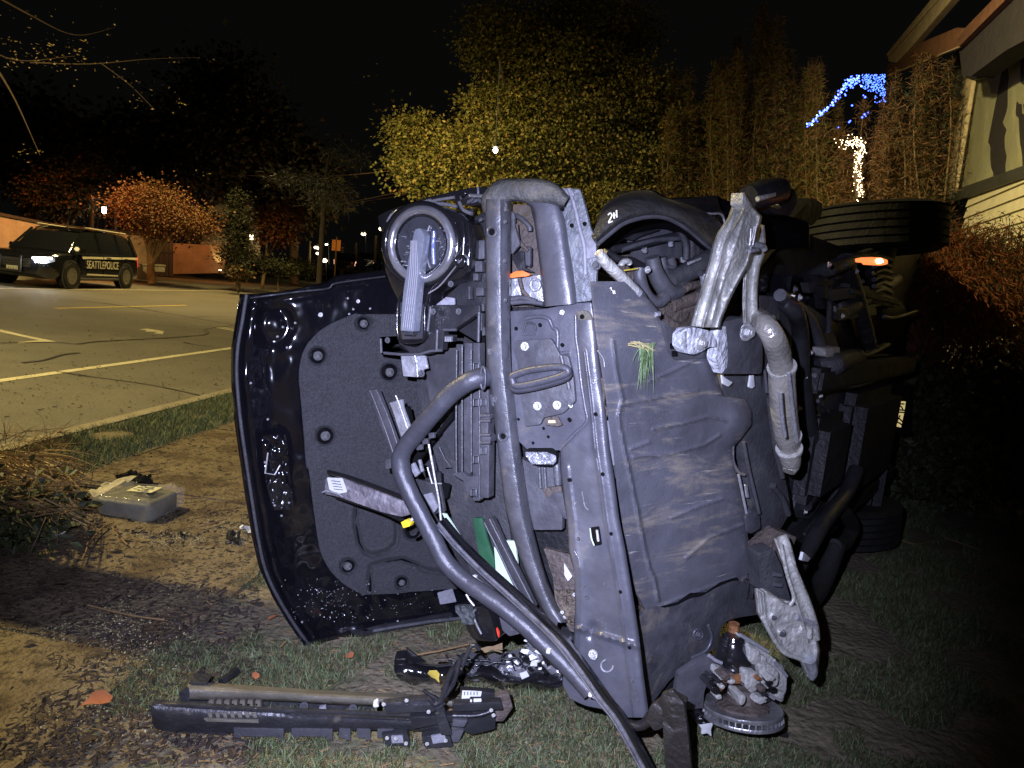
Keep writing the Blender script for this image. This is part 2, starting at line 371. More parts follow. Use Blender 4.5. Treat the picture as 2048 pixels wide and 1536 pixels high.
m_conc = ground_mat('kerb_concrete', [(.23, .20, .14), (.3, .27, .2), (.1, .08, .05)], [0, (4, .45, .2, .8), (12, .55, .15, .8)], .85, .5, 60)
m_paintw = ground_mat('road_paint', [(.55, .5, .33), (.42, .38, .25), (.13, .12, .10)], [0, (5, .45, .2, .8), (28, .55, .1, .9)], .7, .3, 90)
m_painty = ground_mat('yellow_road_paint', [(.62, .47, .1), (.5, .38, .1), (.13, .12, .10)], [0, (5, .45, .2, .8), (28, .57, .1, .8)], .7, .3, 90)
m_tar = ground_mat('tar_seal', [(.035, .033, .030), (.055, .05, .045)], [0, (20, .5, .2, .8)], .5, .2, 60, .5)
def sheet(name, pts, z, mat, **k):
    return addmesh(name, [Vector((p[0], p[1], z)) for p in pts], [tuple(range(len(pts)))], mat, None, False, kind='structure', **k)
# terrain: far base and near lawn with relief
sheet('ground', [(-300, -60), (300, -60), (300, 300), (-300, 300)], -.16, m_soil)
def lawn_h(x, y):
    return .012*noise.noise((x*1.3, y*1.3, 0))+.007*noise.noise((x*6, y*6, 3))+.0015*noise.noise((x*19, y*19, 5))
nx, ny = 300, 260; XX = np.linspace(-1.42, 15, nx); 
V = []
for j in range(ny):
    s = .4+ (j/(ny-1))**1.7*24
    for i in range(nx):
        n = -1.42+(i/(nx-1))**1.6*17; p = RD(n, s); p.z = lawn_h(p.x, p.y)-.004; V.append(p)
Fc = [(j*nx+i, j*nx+i+1, (j+1)*nx+i+1, (j+1)*nx+i) for j in range(ny-1) for i in range(nx-1)]
addmesh('lawn', V, Fc, m_soil, None, True, 0, kind='structure')
# road sheet, crossing gently
def strip(n0, n1, s0, s1): return [RD(n0, s0), RD(n1, s0), RD(n1, s1), RD(n0, s1)]
sheet('road', strip(-18.6, -3.86, -20, 120), ZR, m_asph)
sheet('driveway_apron', strip(-24, -18.6, 22.5, 36), ZR+.004, ground_mat('apron_concrete', [(.12, .1, .07), (.17, .13, .09), (.05, .04, .03)], [0, (1.2, .45, .2, .8), (6, .55, .15, .7)], .8))
# road markings
def mark(name, pts, mat, z=ZR+.004): return sheet(name, pts, z, mat)
mark('edge_line', strip(-5.90, -5.78, -2, 60), m_paintw)
for s0 in (13.2, -1.5, 27, 40): mark('centre_line', strip(-11.36, -11.22, s0, s0+4.6), m_painty)
mark('far_edge_line', strip(-15.62, -15.48, -5, 60), m_paintw)
def gpoly(L, z=ZR): return [G(x, y, z) for x, y in L]
for L in [Z1([(0, 1055), (180, 1098), (330, 1128), (385, 1140), (300, 1142), (120, 1150), (125, 1141), (270, 1130), (150, 1104), (0, 1072)]),
          Z1([(950, 1055), (1010, 1050), (1120, 1068), (1110, 1088), (1050, 1082), (1075, 1072), (990, 1070), (1000, 1062)]),
          Z1([(1470, 1042), (1500, 1042), (1600, 1062), (1600, 1068)]), Z1([(1500, 1040), (1530, 1040), (1600, 1052), (1600, 1057)])]:
    mark('road_arrow', gpoly(L), m_paintw)
def ribbon(name, L, wpx, mat, z):
    P = [Vector(G(x, y, z)) for x, y in L]; P = [Vector(q) for q in cr([tuple(p) for p in P], 4)]; V = []; Fc = []
    for i, p in enumerate(P):
        t = (P[min(i+1, len(P)-1)]-P[max(i-1, 0)]).normalized(); s = Vector((t.y, -t.x, 0)); ww = wpx*(.7+.6*random.random())
        V += [p-s*ww, p+s*ww]
        if i: Fc.append((2*i-2, 2*i-1, 2*i+1, 2*i))
    addmesh(name, V, Fc, mat, None, False, kind='structure')
zt = ZR+.008
ribbon('crack_sealing', Z1([(0, 1145), (200, 1140), (380, 1140), (520, 1152), (640, 1138), (800, 1128), (1000, 1118), (1180, 1108), (1300, 1098), (1390, 1090), (1420, 1070), (1390, 1055), (1450, 1040), (1560, 1028), (1600, 1015)]), .022, m_tar, zt)
ribbon('crack_sealing', Z1([(150, 1280), (300, 1262), (430, 1225), (545, 1212)]), .02, m_tar, zt)
ribbon('crack_sealing', Z1([(380, 1338), (600, 1372), (900, 1412), (1100, 1445), (1390, 1508)]), .012, m_tar, zt)
ribbon('crack_sealing', Z1([(200, 830), (600, 862), (860, 895), (1100, 935), (1300, 968), (1500, 1003)]), .03, m_tar, zt)
ribbon('crack_sealing', Z1([(1330, 968), (1420, 962), (1540, 966)]), .02, m_tar, zt)
ribbon('crack_sealing', Z1([(1250, 1140), (1340, 1158), (1450, 1172)]), .012, m_tar, zt)
ribbon('crack_sealing', Z1([(1540, 1000), (1590, 1020), (1620, 1040)]), .02, m_tar, zt)
# kerb: real step, in lengths
kerb = thing('kerb', RD(-3.79, 6), 'near concrete kerb between the road and the narrow grass verge', 'kerb')
for k in range(14):
    s0 = .5+k*3.0
    boxm('kerb_stone', RD(-3.79, s0+1.49, -.065), (.15, 2.97, .145), m_conc, kerb, .012, rz=-math.radians(7))
kerb2 = thing('kerb', RD(-18.6, 20), 'far kerb behind the police vehicle', 'kerb')
for k in range(8):
    s0 = -2+k*3.0
    boxm('kerb_stone', RD(-18.68, s0+1.49, -.04), (.15, 2.97, .17), m_conc, kerb2, .012, rz=-math.radians(7))
bpy.context.view_layer.update()
# verge
V = []; ny2, nx2 = 160, 12
for j in range(ny2):
    for i in range(nx2):
        p = RD(-3.715+.70*i/(nx2-1), .5+30*j/(ny2-1)); p.z = -.002+lawn_h(p.x, p.y)*.8; V.append(p)
addmesh('grass_verge', V, [(j*nx2+i, j*nx2+i+1, (j+1)*nx2+i+1, (j+1)*nx2+i) for j in range(ny2-1) for i in range(nx2-1)], m_soil, None, True, 0, kind='structure')
# pavement of slabs with joints
pav = sheet('pavement', strip(-3.01, -1.38, -1, 40), -.03, m_soil)
for k in range(13):
    s0 = -1+k*1.55
    o = boxm('paving_slab', RD(-2.195, s0+.77, -.02+random.uniform(-.003, .003)), (1.615, 1.543, .06), m_walk, None, .008, rz=-math.radians(7))
    o.parent = pav; o.location = Vector(o.location)-Vector(pav.location); o['kind'] = 'structure'
    del o['kind']

# ------------------------------------------------------------------ foliage helpers
def LEAFM(name, c, rough=.6, var=.35):
    m = bpy.data.materials.new(name); m.use_nodes = True; nt = m.node_tree; b = nt.nodes['Principled BSDF']
    b.inputs['Roughness'].default_value = rough; b.inputs['Specular IOR Level'].default_value = .3
    b.inputs['Subsurface Weight'].default_value = 0
    g_ = nt.nodes.new('ShaderNodeNewGeometry'); r = nt.nodes.new('ShaderNodeMapRange'); r.inputs[3].default_value = 1-var; r.inputs[4].default_value = 1+var
    nt.links.new(g_.outputs['Random Per Island'], r.inputs[0]); mx = nt.nodes.new('ShaderNodeMix'); mx.data_type = 'RGBA'; mx.blend_type = 'MULTIPLY'; mx.inputs[0].default_value = 1
    mx.inputs[6].default_value = (*c, 1); nt.links.new(r.outputs[0], mx.inputs[7]); nt.links.new(mx.outputs[2], b.inputs['Base Color']); return m
lf_green = LEAFM('leaf_green', (.10, .095, .02)); lf_yel = LEAFM('leaf_yellow_green', (.21, .155, .042)); lf_org = LEAFM('leaf_orange', (.24, .11, .03))
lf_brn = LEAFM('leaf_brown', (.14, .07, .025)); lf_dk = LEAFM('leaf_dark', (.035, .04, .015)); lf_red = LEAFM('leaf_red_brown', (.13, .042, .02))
lf_grass = LEAFM('grass_green', (.13, .17, .075)); lf_dry = LEAFM('grass_dry', (.36, .32, .20)); lf_straw = LEAFM('straw', (.36, .25, .09)); lf_moss = LEAFM('grass_dark', (.045, .055, .018))
m_bark = MAT('bark', (.10, .07, .045), .9, 0, .2, .8, 50, .3, 12)
m_cane = MAT('pale_stem', (.20, .14, .07), .7, 0, .3, .3, 80, .25, 10)
def leaves(P, Dr, ln, wd, fold=.25):
    """kites at P (n,3), along Dr, length ln, width wd -> V,F"""
    n = len(P); Dr = Dr/np.linalg.norm(Dr, axis=1, keepdims=True)
    R_ = rng.normal(size=(n, 3)); S = np.cross(Dr, R_); S /= np.linalg.norm(S, axis=1, keepdims=True)+1e-9; Nn = np.cross(Dr, S)
    ln = ln*rng.uniform(.6, 1.3, (n, 1)); wd = wd*rng.uniform(.7, 1.2, (n, 1))
    a = P; b = P+Dr*ln*.42+S*wd-Nn*wd*fold; c = P+Dr*ln; d = P+Dr*ln*.42-S*wd-Nn*wd*fold
    V = np.stack([a, b, c, d], 1).reshape(-1, 3); Fa = np.arange(4*n).reshape(n, 4); return V, Fa
def cloud(ells, n, clump=.25, cn=40, down=0, flat=.6):
    """leaf points in clumps through ellipsoids [(centre, (rx,ry,rz), weight)]"""
    W = np.array([e[2] for e in ells], dtype=float); W /= W.sum(); P = []; O = []
    for e, wt in zip(ells, W):
        k = max(3, int(n*wt/cn)); d = rng.normal(size=(k, 3)); d /= np.linalg.norm(d, axis=1, keepdims=True)
        r = rng.uniform(.25, 1, (k, 1))**.45; c = np.array(e[0])+d*r*np.array(e[1])*rng.uniform(.8, 1.12, (k, 1))
        m = int(n*wt/k); cc = np.repeat(c, m, 0); q = rng.normal(size=(len(cc), 3))*clump*np.repeat(rng.uniform(.5, 1.3, (k, 1)), m, 0); q[:, 2] *= flat
        P.append(cc+q); O.append(q+rng.normal(size=q.shape)*clump*.6+np.array([0, 0, -down*clump]))
    return np.concatenate(P), np.concatenate(O)
def crown(name, parent, ells, n, ln, wd, mats, probs, clump=.25, cn=40, down=.5, flat=.6):
    P, O = cloud(ells, n, clump, cn, down, flat); V, Fa = leaves(P, O, ln, wd)
    # clumps keep a leaning towards one colour
    nz = np.array([noise.noise(Vector(p)*1.3) for p in P[::cn]]); nz = np.repeat(nz, cn)[:len(P)]
    if len(nz) < len(P): nz = np.pad(nz, (0, len(P)-len(nz)))
    u = np.clip(rng.uniform(0, 1, len(P))*.7+(nz+.5)*.3, 0, .999); mi = np.searchsorted(np.cumsum(probs), u)
    return fastmesh(name, V, Fa, mats, np.clip(mi, 0, len(mats)-1), parent, False)
def ell(px, py, dep, rx, ry, rd=None, wt=1):
    c = D(px, py, dep); k = dep/F; return (tuple(c), (rx*k, (rd if rd else rx)*k, ry*k), wt)
def trunk(parent, base, tops, r, mat=m_bark, name='trunk'):
    b = Vector(base); t0 = Vector(tops[0])
    tube3(name, [b, b.lerp(t0, .4)+Vector((random.uniform(-.1, .1), 0, 0)), t0], [r, r*.75, r*.4], mat, parent, n=9)
    for t in tops[1:]:
        t = Vector(t); s = b.lerp(t0, random.uniform(.25, .6)); mid = s.lerp(t, .5)+Vector((random.uniform(-.1, .1), random.uniform(-.1, .1), .08))
        tube3('limb', [s, mid, t], [r*.5, r*.33, r*.1], mat, parent, n=6)
def ground_under(px, py, dep, z=0):
    d = D(px, py, dep); return Vector((d.x, d.y, z))

# ------------------------------------------------------------------ far side of the road
m_stucco = MAT('old_wall_render', (.30, .22, .15), .9, 0, .2, .4, 30, .25, 2, ((.12, .09, .06), .6, 3, .6))
m_darkwood = MAT('dark_timber', (.05, .035, .025), .8, 0, .3, .4, 40)
m_pale = MAT('pale_render', (.30, .28, .2), .9, 0, .2, .3, 30)
m_roof = MAT('dark_roof', (.035, .03, .028), .85, 0, .3, .4, 30)
m_lampon = EMIT('lamp_glow_warm', (1, .78, .42), 26); m_lampw = EMIT('lamp_glow_white', (1, .93, .8), 30); m_farlamp = EMIT('far_lamp_glow', (1, .85, .5), 14)
m_metal = MAT('painted_metal', (.06, .06, .06), .5, .3)
UR = (SA, CA)
WP = Plane(RD(-20.6, 20), UR)
wl = thing('garden_wall', WP.P((120, 560)), 'long rendered garden wall lit orange behind the police vehicle', 'wall')
plate('wall', WP, [(-260, 385), (0, 430), (100, 450), (196, 462), (300, 470), (300, 572), (-260, 590)], 0, .25, m_stucco, wl, r=0, bev=.01)
plate('coping', WP, [(-260, 380), (0, 425), (100, 445.5), (196, 458), (300, 466), (300, 471), (196, 463), (100, 451), (0, 431), (-260, 386)], .04, .33, m_darkwood, wl, r=0, bev=0)
WP2 = Plane(RD(-24.5, 32), (.75, .66))
w2 = thing('boundary_wall', WP2.P((400, 545)), 'orange lit wall with a bright uplight right of the black gate', 'wall')
plate('wall', WP2, [(346, 486), (452, 492), (456, 546), (346, 548)], 0, .25, m_stucco, w2, r=0, bev=.01)
gt = thing('gate', WP2.P((325, 550)), 'black solid gate beside the orange wall', 'gate')
for k in range(5): plate('gate_board', WP2, [(300+k*9.4, 478), (308.6+k*9.4, 478.5), (308.6+k*9.4, 552), (300+k*9.4, 552)], .15, .05, m_metal, gt, r=0, bev=.004)
plate('gate_rail', WP2, [(298, 500), (350, 502), (350, 506), (298, 504)], .19, .03, m_metal, gt, r=0, bev=0)
up_ = thing('garden_uplight', WP2.P((440, 548, .4)), 'small bright uplight at the foot of the orange wall', 'lamp')
tube('lamp_body', WP2, [(439, 549), (440, 541)], .06, m_metal, up_, off=.4); tube('lens', WP2, [(440, 541), (440.3, 539.5)], .05, m_lampon, up_, off=.4)
lamp('uplight_light', 'SPOT', WP2.P((440, 540, .42)), 260, (1, .75, .3), .05, WP2.P((441, 500, 0)), 60, .6)
# pergola with hanging lamp
PP = Plane(RD(-21.6, 22), UR); pg = thing('garden_arch', PP.P((195, 480)), 'dark timber garden arch with a lit hanging lantern over the wall', 'pergola')
for x in (186, 233): tube('post', PP, [(x, 398), (x-2, 475)], .06, m_darkwood, pg, n=6)
for x in (180, 196, 212, 226): tube('post', PP.sh(-1.5), [(x, 405), (x-2, 470)], .05, m_darkwood, pg, n=6)
tube('beam', PP, [(176, 396), (205, 397), (242, 406)], .08, m_darkwood, pg, n=6); tube('beam', PP.sh(-1.5), [(172, 402), (205, 402), (236, 408)], .07, m_darkwood, pg, n=6)
ln_ = thing('hanging_lantern', PP.P((208, 424)), 'small lit white lantern hanging inside the garden arch', 'lantern')
tube('lantern_glass', PP, [(208.5, 414), (208.5, 420)], [.08, .1], m_lampw, ln_, n=8); tube('lantern_glass', PP, [(208.5, 421.5), (208.5, 427)], [.1, .06], m_lampw, ln_, n=8)
tube('lantern_cap', PP, [(208.5, 411), (208.5, 414)], [.02, .13], m_metal, ln_, n=8); tube('chain', PP, [(208.5, 397), (208.5, 411)], .01, m_metal, ln_, n=4)
# house with pale gable
HP = Plane(RD(-27, 36), (.85, .52)); gh = thing('gabled_house', HP.P((465, 520)), 'dim house with pale gables behind the tall conical shrub', 'house')
plate('wall', HP, [(404, 452), (414, 415), (442, 402), (470, 416), (500, 404), (516, 445), (522, 520), (404, 520)], 0, 4, m_pale, gh, r=0, bev=0)
plate('roof', HP, [(396, 452), (414, 408), (442, 396), (470, 410), (500, 398), (524, 446), (516, 446), (500, 408), (470, 420), (442, 406), (417, 418), (404, 454)], .3, 4.3, m_roof, gh, r=0, bev=0)
plate('roof', HP, [(404, 448), (440, 444), (470, 450), (518, 447), (518, 470), (404, 470)], .8, .6, m_roof, gh, r=0, bev=0)
for x in (428, 458): plate('window', HP, [(x, 424), (x+10, 424), (x+10, 441), (x, 441)], .02, .05, m_glass, gh, r=0, bev=0)
pl_ = thing('porch_lantern', HP.P((503, 480, 1.2)), 'bright orange porch lantern beside the conical shrub', 'lantern')
tube('lantern_glass', HP, [(503, 470), (503, 479)], [.10, .08], m_lampon, pl_, off=1.2, n=8); tube('lantern_cap', HP, [(503, 464), (503, 470)], [.02, .14], m_metal, pl_, off=1.2, n=8); tube('bracket', HP, [(503, 464), (508, 462), (512, 470)], .02, m_metal, pl_, off=1.15, n=5)
lamp('porch_light', 'POINT', HP.P((503, 474, 1.7)), 45, (1, .6, .25), .08)
plb = thing('planter', RD(-21.2, 27.8), 'low pale concrete planter left of the black gate', 'planter')
PB = Plane(RD(-20.4, 28), (.75, .66)); plate('planter_box', PB, [(286, 530), (330, 532), (330, 544), (286, 542)], 0, .5, m_conc, plb, r=0, bev=.01); plate('planter_rim', PB, [(284, 528), (332, 530), (332, 533), (284, 531)], .04, .58, m_conc, plb, r=0, bev=.01)

lf_vdk = LEAFM('leaf_blackish', (.02, .022, .01))
lf_rdk = LEAFM('leaf_dark_red', (.07, .028, .016))
# orange-brown street trees and shrubs
def tree(name, label, ells, n, ln, wd, mats, probs, base, tops, r, group=None, clump=.3, cn=40, cat='tree', down=.5, flat=.6, bark=m_bark):
    t = thing(name, base, label, cat, group); trunk(t, base, tops, r, bark)
    crown('crown', t, ells, n, ln, wd, mats, probs, clump, cn, down, flat); return t
dA = 27
tree('maple_tree', 'small rust red tree with pale branches behind the rear of the police vehicle', [ell(325, 430, dA, 70, 42, 60, 3), ell(270, 420, dA, 35, 35, 40, 1), ell(378, 448, dA, 34, 26, 40, 1), ell(310, 395, dA, 45, 25, 40, 1)], 17000, .105, .034, [lf_red, lf_brn, lf_rdk], [.35, .7, 1], ground_under(305, 520, dA, 0), [D(300, 440, dA), D(270, 420, dA), D(340, 420, dA), D(372, 440, dA), D(325, 400, dA)], .16, clump=.35, bark=m_cane)
tree('shrub', 'small red leaved tree right of the porch lantern', [ell(553, 455, 33, 32, 38, 30, 1), ell(575, 430, 33, 18, 25, 20, .4)], 2600, .18, .06, [lf_red, lf_brn], [.6, 1], ground_under(527, 515, 33), [D(535, 470, 33), D(560, 440, 33), D(575, 455, 33)], .09, clump=.3, bark=m_cane, cat='tree')
tree('conical_shrub', 'tall dark conical shrub in front of the pale gabled house', [ell(478, 510, 29, 28, 40, 26, 2), ell(477, 460, 29, 20, 40, 20, 1.3), ell(476, 410, 29, 10, 30, 10, .5)], 6500, .12, .03, [lf_vdk, lf_vdk], [.6, 1], ground_under(478, 545, 29), [D(477, 430, 29)], .1, clump=.2, cat='shrub')
tree('hedge', 'low dark hedge running right of the conical shrub', [ell(545, 530, 31, 38, 14, 20, 1), ell(600, 535, 34, 30, 14, 20, 1)], 4000, .11, .04, [lf_dk, lf_vdk], [.6, 1], ground_under(560, 545, 31), [D(560, 535, 31)], .05, clump=.2, cat='hedge')
tree('rock_plant', 'low spreading plant among pale rocks at the driveway edge', [ell(478, 545, 27, 26, 7, 20, 1)], 900, .12, .05, [lf_dk, lf_brn], [.6, 1], ground_under(478, 553, 27), [D(478, 545, 27)], .03, clump=.15, cat='plant')
for i, (x, y, r) in enumerate([(458, 548, .28), (470, 552, .16), (492, 552, .14), (449, 553, .12)]):
    bm = bmesh.new(); bmesh.ops.create_icosphere(bm, subdivisions=3, radius=r, matrix=Matrix.Translation(G(x, y, r*.3)))
    for v in bm.verts: v.co += (v.co-G(x, y, 0)).normalized()*noise.noise(v.co*6)*r*.35
    bm_out(bm, 'rock', m_conc, None, sharp=.5, label=['large pale rock at the foot of the conical shrub', 'small rock just right of the large pale rock', 'rightmost small rock beside the driveway', 'leftmost small rock beside the driveway'][i], cat='rock', group='rocks at the driveway edge')
tree('leafy_shrub', 'grey brown tree standing behind the garden wall left of the arch', [ell(130, 390, 30, 60, 45, 60, 2), ell(170, 340, 30, 60, 40, 60, 1)], 8000, .16, .05, [lf_brn, lf_dk], [.25, 1], ground_under(130, 520, 30), [D(120, 400, 30), D(170, 350, 30), D(80, 380, 30)], .14, clump=.35, cat='tree')
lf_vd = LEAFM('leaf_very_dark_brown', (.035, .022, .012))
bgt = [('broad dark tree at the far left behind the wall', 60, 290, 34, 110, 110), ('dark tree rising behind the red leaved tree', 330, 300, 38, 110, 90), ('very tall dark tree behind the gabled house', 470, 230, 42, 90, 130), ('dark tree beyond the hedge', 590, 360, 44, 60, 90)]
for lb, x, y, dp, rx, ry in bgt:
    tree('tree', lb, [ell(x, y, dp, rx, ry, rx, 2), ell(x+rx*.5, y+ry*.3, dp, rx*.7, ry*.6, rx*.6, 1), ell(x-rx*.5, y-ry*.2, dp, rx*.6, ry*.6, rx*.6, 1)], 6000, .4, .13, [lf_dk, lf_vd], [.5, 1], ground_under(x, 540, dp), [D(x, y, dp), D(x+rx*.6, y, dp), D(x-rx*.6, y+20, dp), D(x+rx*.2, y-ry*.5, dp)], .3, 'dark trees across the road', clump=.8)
# sign across the road
sg = thing('road_sign', RD(-16.4, 46), 'orange rectangular sign on a thin post far down the street', 'sign')
SD = 47.0; m_sign = MAT('orange_sign_face', (.95, .38, .07), .6); SP = Plane((D(673, 490, SD).x, D(673, 490, SD).y), (1, .1))
plate('sign_face', SP, [(664.3, 479.5), (672.2, 479.7), (671.8, 501), (663.2, 501)], .03, .02, m_sign, sg, r=0, bev=0)
plate('sign_face', SP, [(673.3, 479.7), (681.8, 480.6), (680.6, 502), (672.6, 501.3)], .03, .02, m_sign, sg, r=0, bev=0)
tube('post', SP, [(673.5, 474), (668, 572)], .05, m_cane, sg, n=6)
# far lamps and poles down the street
FD = 60
for i, (x, y0, y1, lb) in enumerate([(620, 482, 517, 'pale pole far down the street left of the orange sign'), (686, 494, 525, 'thin pole far down the street just right of the orange sign'), (712, 486, 520, 'pole further down the street midway between the sign and the headlight'), (752, 472, 500, 'rightmost thin pole beside the wreck headlight')]):
    P0 = D(x, y0, FD); P1 = D(x-2, y1+25, FD); tube3('utility_pole', [P0, P1], [.09, .14], m_cane, None, n=6, label=lb, cat='pole', group='poles down the street')
for i, (x, y, r, lb) in enumerate([(764, 458, .16, 'bright street light close to the wreck headlight'), (727, 468, .12, 'twin street light above the distant cars'), (632, 495, .10, 'left white light beside the pale pole'), (639, 497, .13, 'right white light beside the pale pole'), (636, 507, .10, 'low white light under the pair by the pale pole'), (653, 489, .07, 'tiny light just left of the orange sign'), (592, 489, .08, 'small white light above the hedge'), (648, 521, .16, 'yellow lit patch lamp left of the sign post')]):
    tt = thing('street_light', D(x, y, FD), lb, 'street light', 'lights down the street')
    bm = bmesh.new(); bmesh.ops.create_uvsphere(bm, u_segments=10, v_segments=6, radius=r, matrix=Matrix.Translation(D(x, y, FD)) @ Matrix.Scale(1.7, 4, (1, 0, 0)))
    bm_out(bm, 'lamp_glass', m_farlamp, tt); tube3('lamp_arm', [D(x+1, y-3, FD+.2), D(x+4, y-3, FD+.3), D(x+5, y+40, FD+.3)], .03, m_metal, tt, n=5)
# overhead wires
m_wire = MAT('cable', (.40, .26, .18), .6)
def wire(L, lb): tube3('overhead_wire', [D(*p) for p in L], .014, m_wire, None, n=5, label=lb, cat='cable', group='wires over the street')
wire([(470, 350, 40), (560, 353, 36), (640, 352, 32), (720, 348, 28), (830, 335, 24)], 'upper cable crossing the dark sky left of the big tree')
wire([(560, 412, 40), (640, 410, 36), (700, 404, 32), (780, 388, 28), (860, 372, 24)], 'lower cable crossing the dark sky above the orange sign')
wire([(600, 417, 44), (680, 409, 40), (760, 398, 34), (840, 384, 28)], 'faint lowest cable above the orange sign')
# lamp seen through the big tree
tt = thing('porch_lamp', D(991, 300, 16), 'small bright white lamp shining through the big tree', 'lamp')
bm = bmesh.new(); bmesh.ops.create_uvsphere(bm, u_segments=14, v_segments=8, radius=.034, matrix=Matrix.Translation(D(991, 301, 10.2))); bm_out(bm, 'lamp_glass', m_lampw, tt)
tube3('lamp_cap', [D(991, 290, 10.2), D(991, 295, 10.2)], [.02, .05], m_metal, tt, n=8); tube3('lamp_wire', [D(991, 290, 10.2), D(1000, 120, 10.4)], .008, m_metal, tt, n=5)

# ------------------------------------------------------------------ big tree behind the wreck
BD = 12.5
bt = tree('big_tree', 'large yellow green leafy tree lit from the left right behind the wreck',
    [ell(880, 330, BD, 85, 70, 90, 2.2), ell(1000, 330, BD-.3, 110, 80, 100, 3), ell(1120, 290, BD, 120, 110, 110, 3), ell(1010, 240, BD, 85, 60, 90, 1.6), ell(1110, 150, BD+.5, 120, 90, 110, 2.4), ell(1020, 90, BD+.6, 90, 75, 90, 1.3), ell(1240, 220, BD+.8, 110, 90, 110, 2), ell(1190, 60, BD+1, 120, 70, 100, 1.3), ell(1240, 350, BD, 110, 70, 90, 2), ell(1340, 300, BD+1, 70, 110, 80, 1.2), ell(830, 270, BD, 38, 34, 40, .5), ell(1100, 410, BD-.5, 240, 40, 80, 2)],
    125000, .066, .027, [lf_yel, lf_green, lf_org, lf_brn], [.34, .6, .82, 1], ground_under(1080, 520, BD), [D(1090, 150, BD), D(880, 300, BD), D(830, 270, BD), D(1000, 120, BD), D(1240, 200, BD), D(1200, 60, BD+1), D(960, 240, BD), D(1330, 290, BD+1)], .22, clump=.2, cn=75)
# tall thin bamboo and shrubs, right of it
def reeds(name, label, x0, x1, ytop, dep, n, nl, mats, probs, ln=.12, wd=.0065, cat='bamboo', ybase=480, group=None, lean=18):
    t = thing(name, ground_under((x0+x1)/2, 480, dep), label, cat, group); tips = []
    V = []; 
    allP = []; allO = []
    for i in range(n):
        x = x0+(x1-x0)*(i+.5)/n+random.uniform(-8, 8); yt = (ytop(x) if callable(ytop) else ytop)+random.uniform(-40, 130); dd = dep+random.uniform(-.6, .6)
        b = D(x, ybase, dd); tp = D(x+random.uniform(-lean, lean), yt, dd); md = b.lerp(tp, .6)+Vector((random.uniform(-.12, .12), 0, 0))
        if i % 2 == 0: tube3('stem', [b, md, tp], [.014, .010, .003], m_cane, t, n=5, sub=4)
        k = nl//n; u = rng.uniform(0, 1, (k, 1)); bb, tb, mb = np.array(b), np.array(tp), np.array(md)
        q = bb*(1-u)**2+2*mb*u*(1-u)+tb*u*u+rng.normal(size=(k, 3))*.17*(1.15-u); allP.append(q)
        allO.append(rng.normal(size=(k, 3))+np.array([0, 0, -.2]))
    P = np.concatenate(allP); V, Fa = leaves(P, np.concatenate(allO), ln, wd); mi = np.searchsorted(np.cumsum(probs), rng.uniform(0, .999, len(P)))
    fastmesh('foliage', V, Fa, mats, np.clip(mi, 0, len(mats)-1), t); return t
lf_fbd = LEAFM('leaf_dull_brown', (.075, .045, .018))
yt1 = lambda x: 130 if x < 1440 else (20+abs(x-1540)*.35 if x < 1680 else 100)
reeds('bamboo_clump', 'brown bamboo screen standing right of the big tree', 1330, 1480, lambda x: 190-(x-1330)*.4, 12.2, 16, 30000, [lf_brn, lf_green, lf_org], [.45, .75, 1])
reeds('bamboo_clump', 'tallest bamboo clump rising behind the wheel arch', 1450, 1690, lambda x: 30+abs(x-1545)*.9, 12.0, 26, 52000, [lf_brn, lf_green, lf_org], [.5, .75, 1])
reeds('bamboo_clump', 'bare twiggy bamboo in front of the blue lights beside the house', 1660, 1870, lambda x: 300-(x-1660)*.9, 11.1, 18, 15000, [lf_fbd, lf_brn], [.6, 1])
reeds('bamboo_clump', 'dim bamboo in the dark corner under the house eave', 1790, 1900, 130, 11.2, 8, 9000, [lf_brn, lf_dk], [.5, 1])
# fairy lights
def bulbs(parent, pts, r, mat, name='bulbs'):
    V = []; Fa = []
    for p in pts:
        o = len(V); p = Vector(p); rr = r*random.uniform(.6, 1.25)
        for d in ((1, 0, 0), (-1, 0, 0), (0, 1, 0), (0, -1, 0), (0, 0, 1), (0, 0, -1)): V.append(p+Vector(d)*rr)
        for f in ((0, 2, 4), (2, 1, 4), (1, 3, 4), (3, 0, 4), (2, 0, 5), (1, 2, 5), (3, 1, 5), (0, 3, 5)): Fa.append(tuple(o+k for k in f))
    return addmesh(name, V, Fa, mat, parent, True, 0, kind='stuff')
m_blue = EMIT('blue_bulb', (.03, .06, 1), 16); m_blue2 = EMIT('pale_blue_bulb', (.15, .45, 1), 12); m_wbulb = EMIT('warm_white_bulb', (1, .72, .45), 9)
tt = thing('string_lights', D(1680, 230, 10.2), 'blue fairy lights strung in an arc over the bamboo', 'string lights')
arc = Zh([(230, 1065), (300, 1000), (370, 935), (430, 880), (480, 820), (520, 740), (570, 690), (620, 665), (670, 690)])
tube3('cable', [D(x, y, 10.2) for x, y in arc], .004, m_wire, tt, n=4)
pts = [D(q[0]+random.gauss(0, 3), q[1]+random.gauss(0, 3), 10.2) for q in cr(arc, 10)]+[D(1702+random.gauss(0, 7), 166+random.gauss(0, 6), 10.2) for _ in range(45)]
bulbs(tt, pts, .012, m_blue); bulbs(tt, [D(q[0]+random.gauss(0, 3), q[1]+random.gauss(0, 3), 10.2) for q in cr(arc, 3)], .013, m_blue2, 'pale_bulbs')
bulbs(tt, [D(1560+x/4.197, y/4.197, 10.25) for x, y in [(710, 960), (720, 975), (690, 985), (740, 945), (590, 1015), (580, 1025), (700, 800), (715, 815), (550, 800), (545, 790), (605, 885), (490, 1070)]], .014, m_blue)
tt = thing('net_lights', D(1748, 175, 10.8), 'patch of pale blue net lights left of the house eave', 'string lights')
pts = []
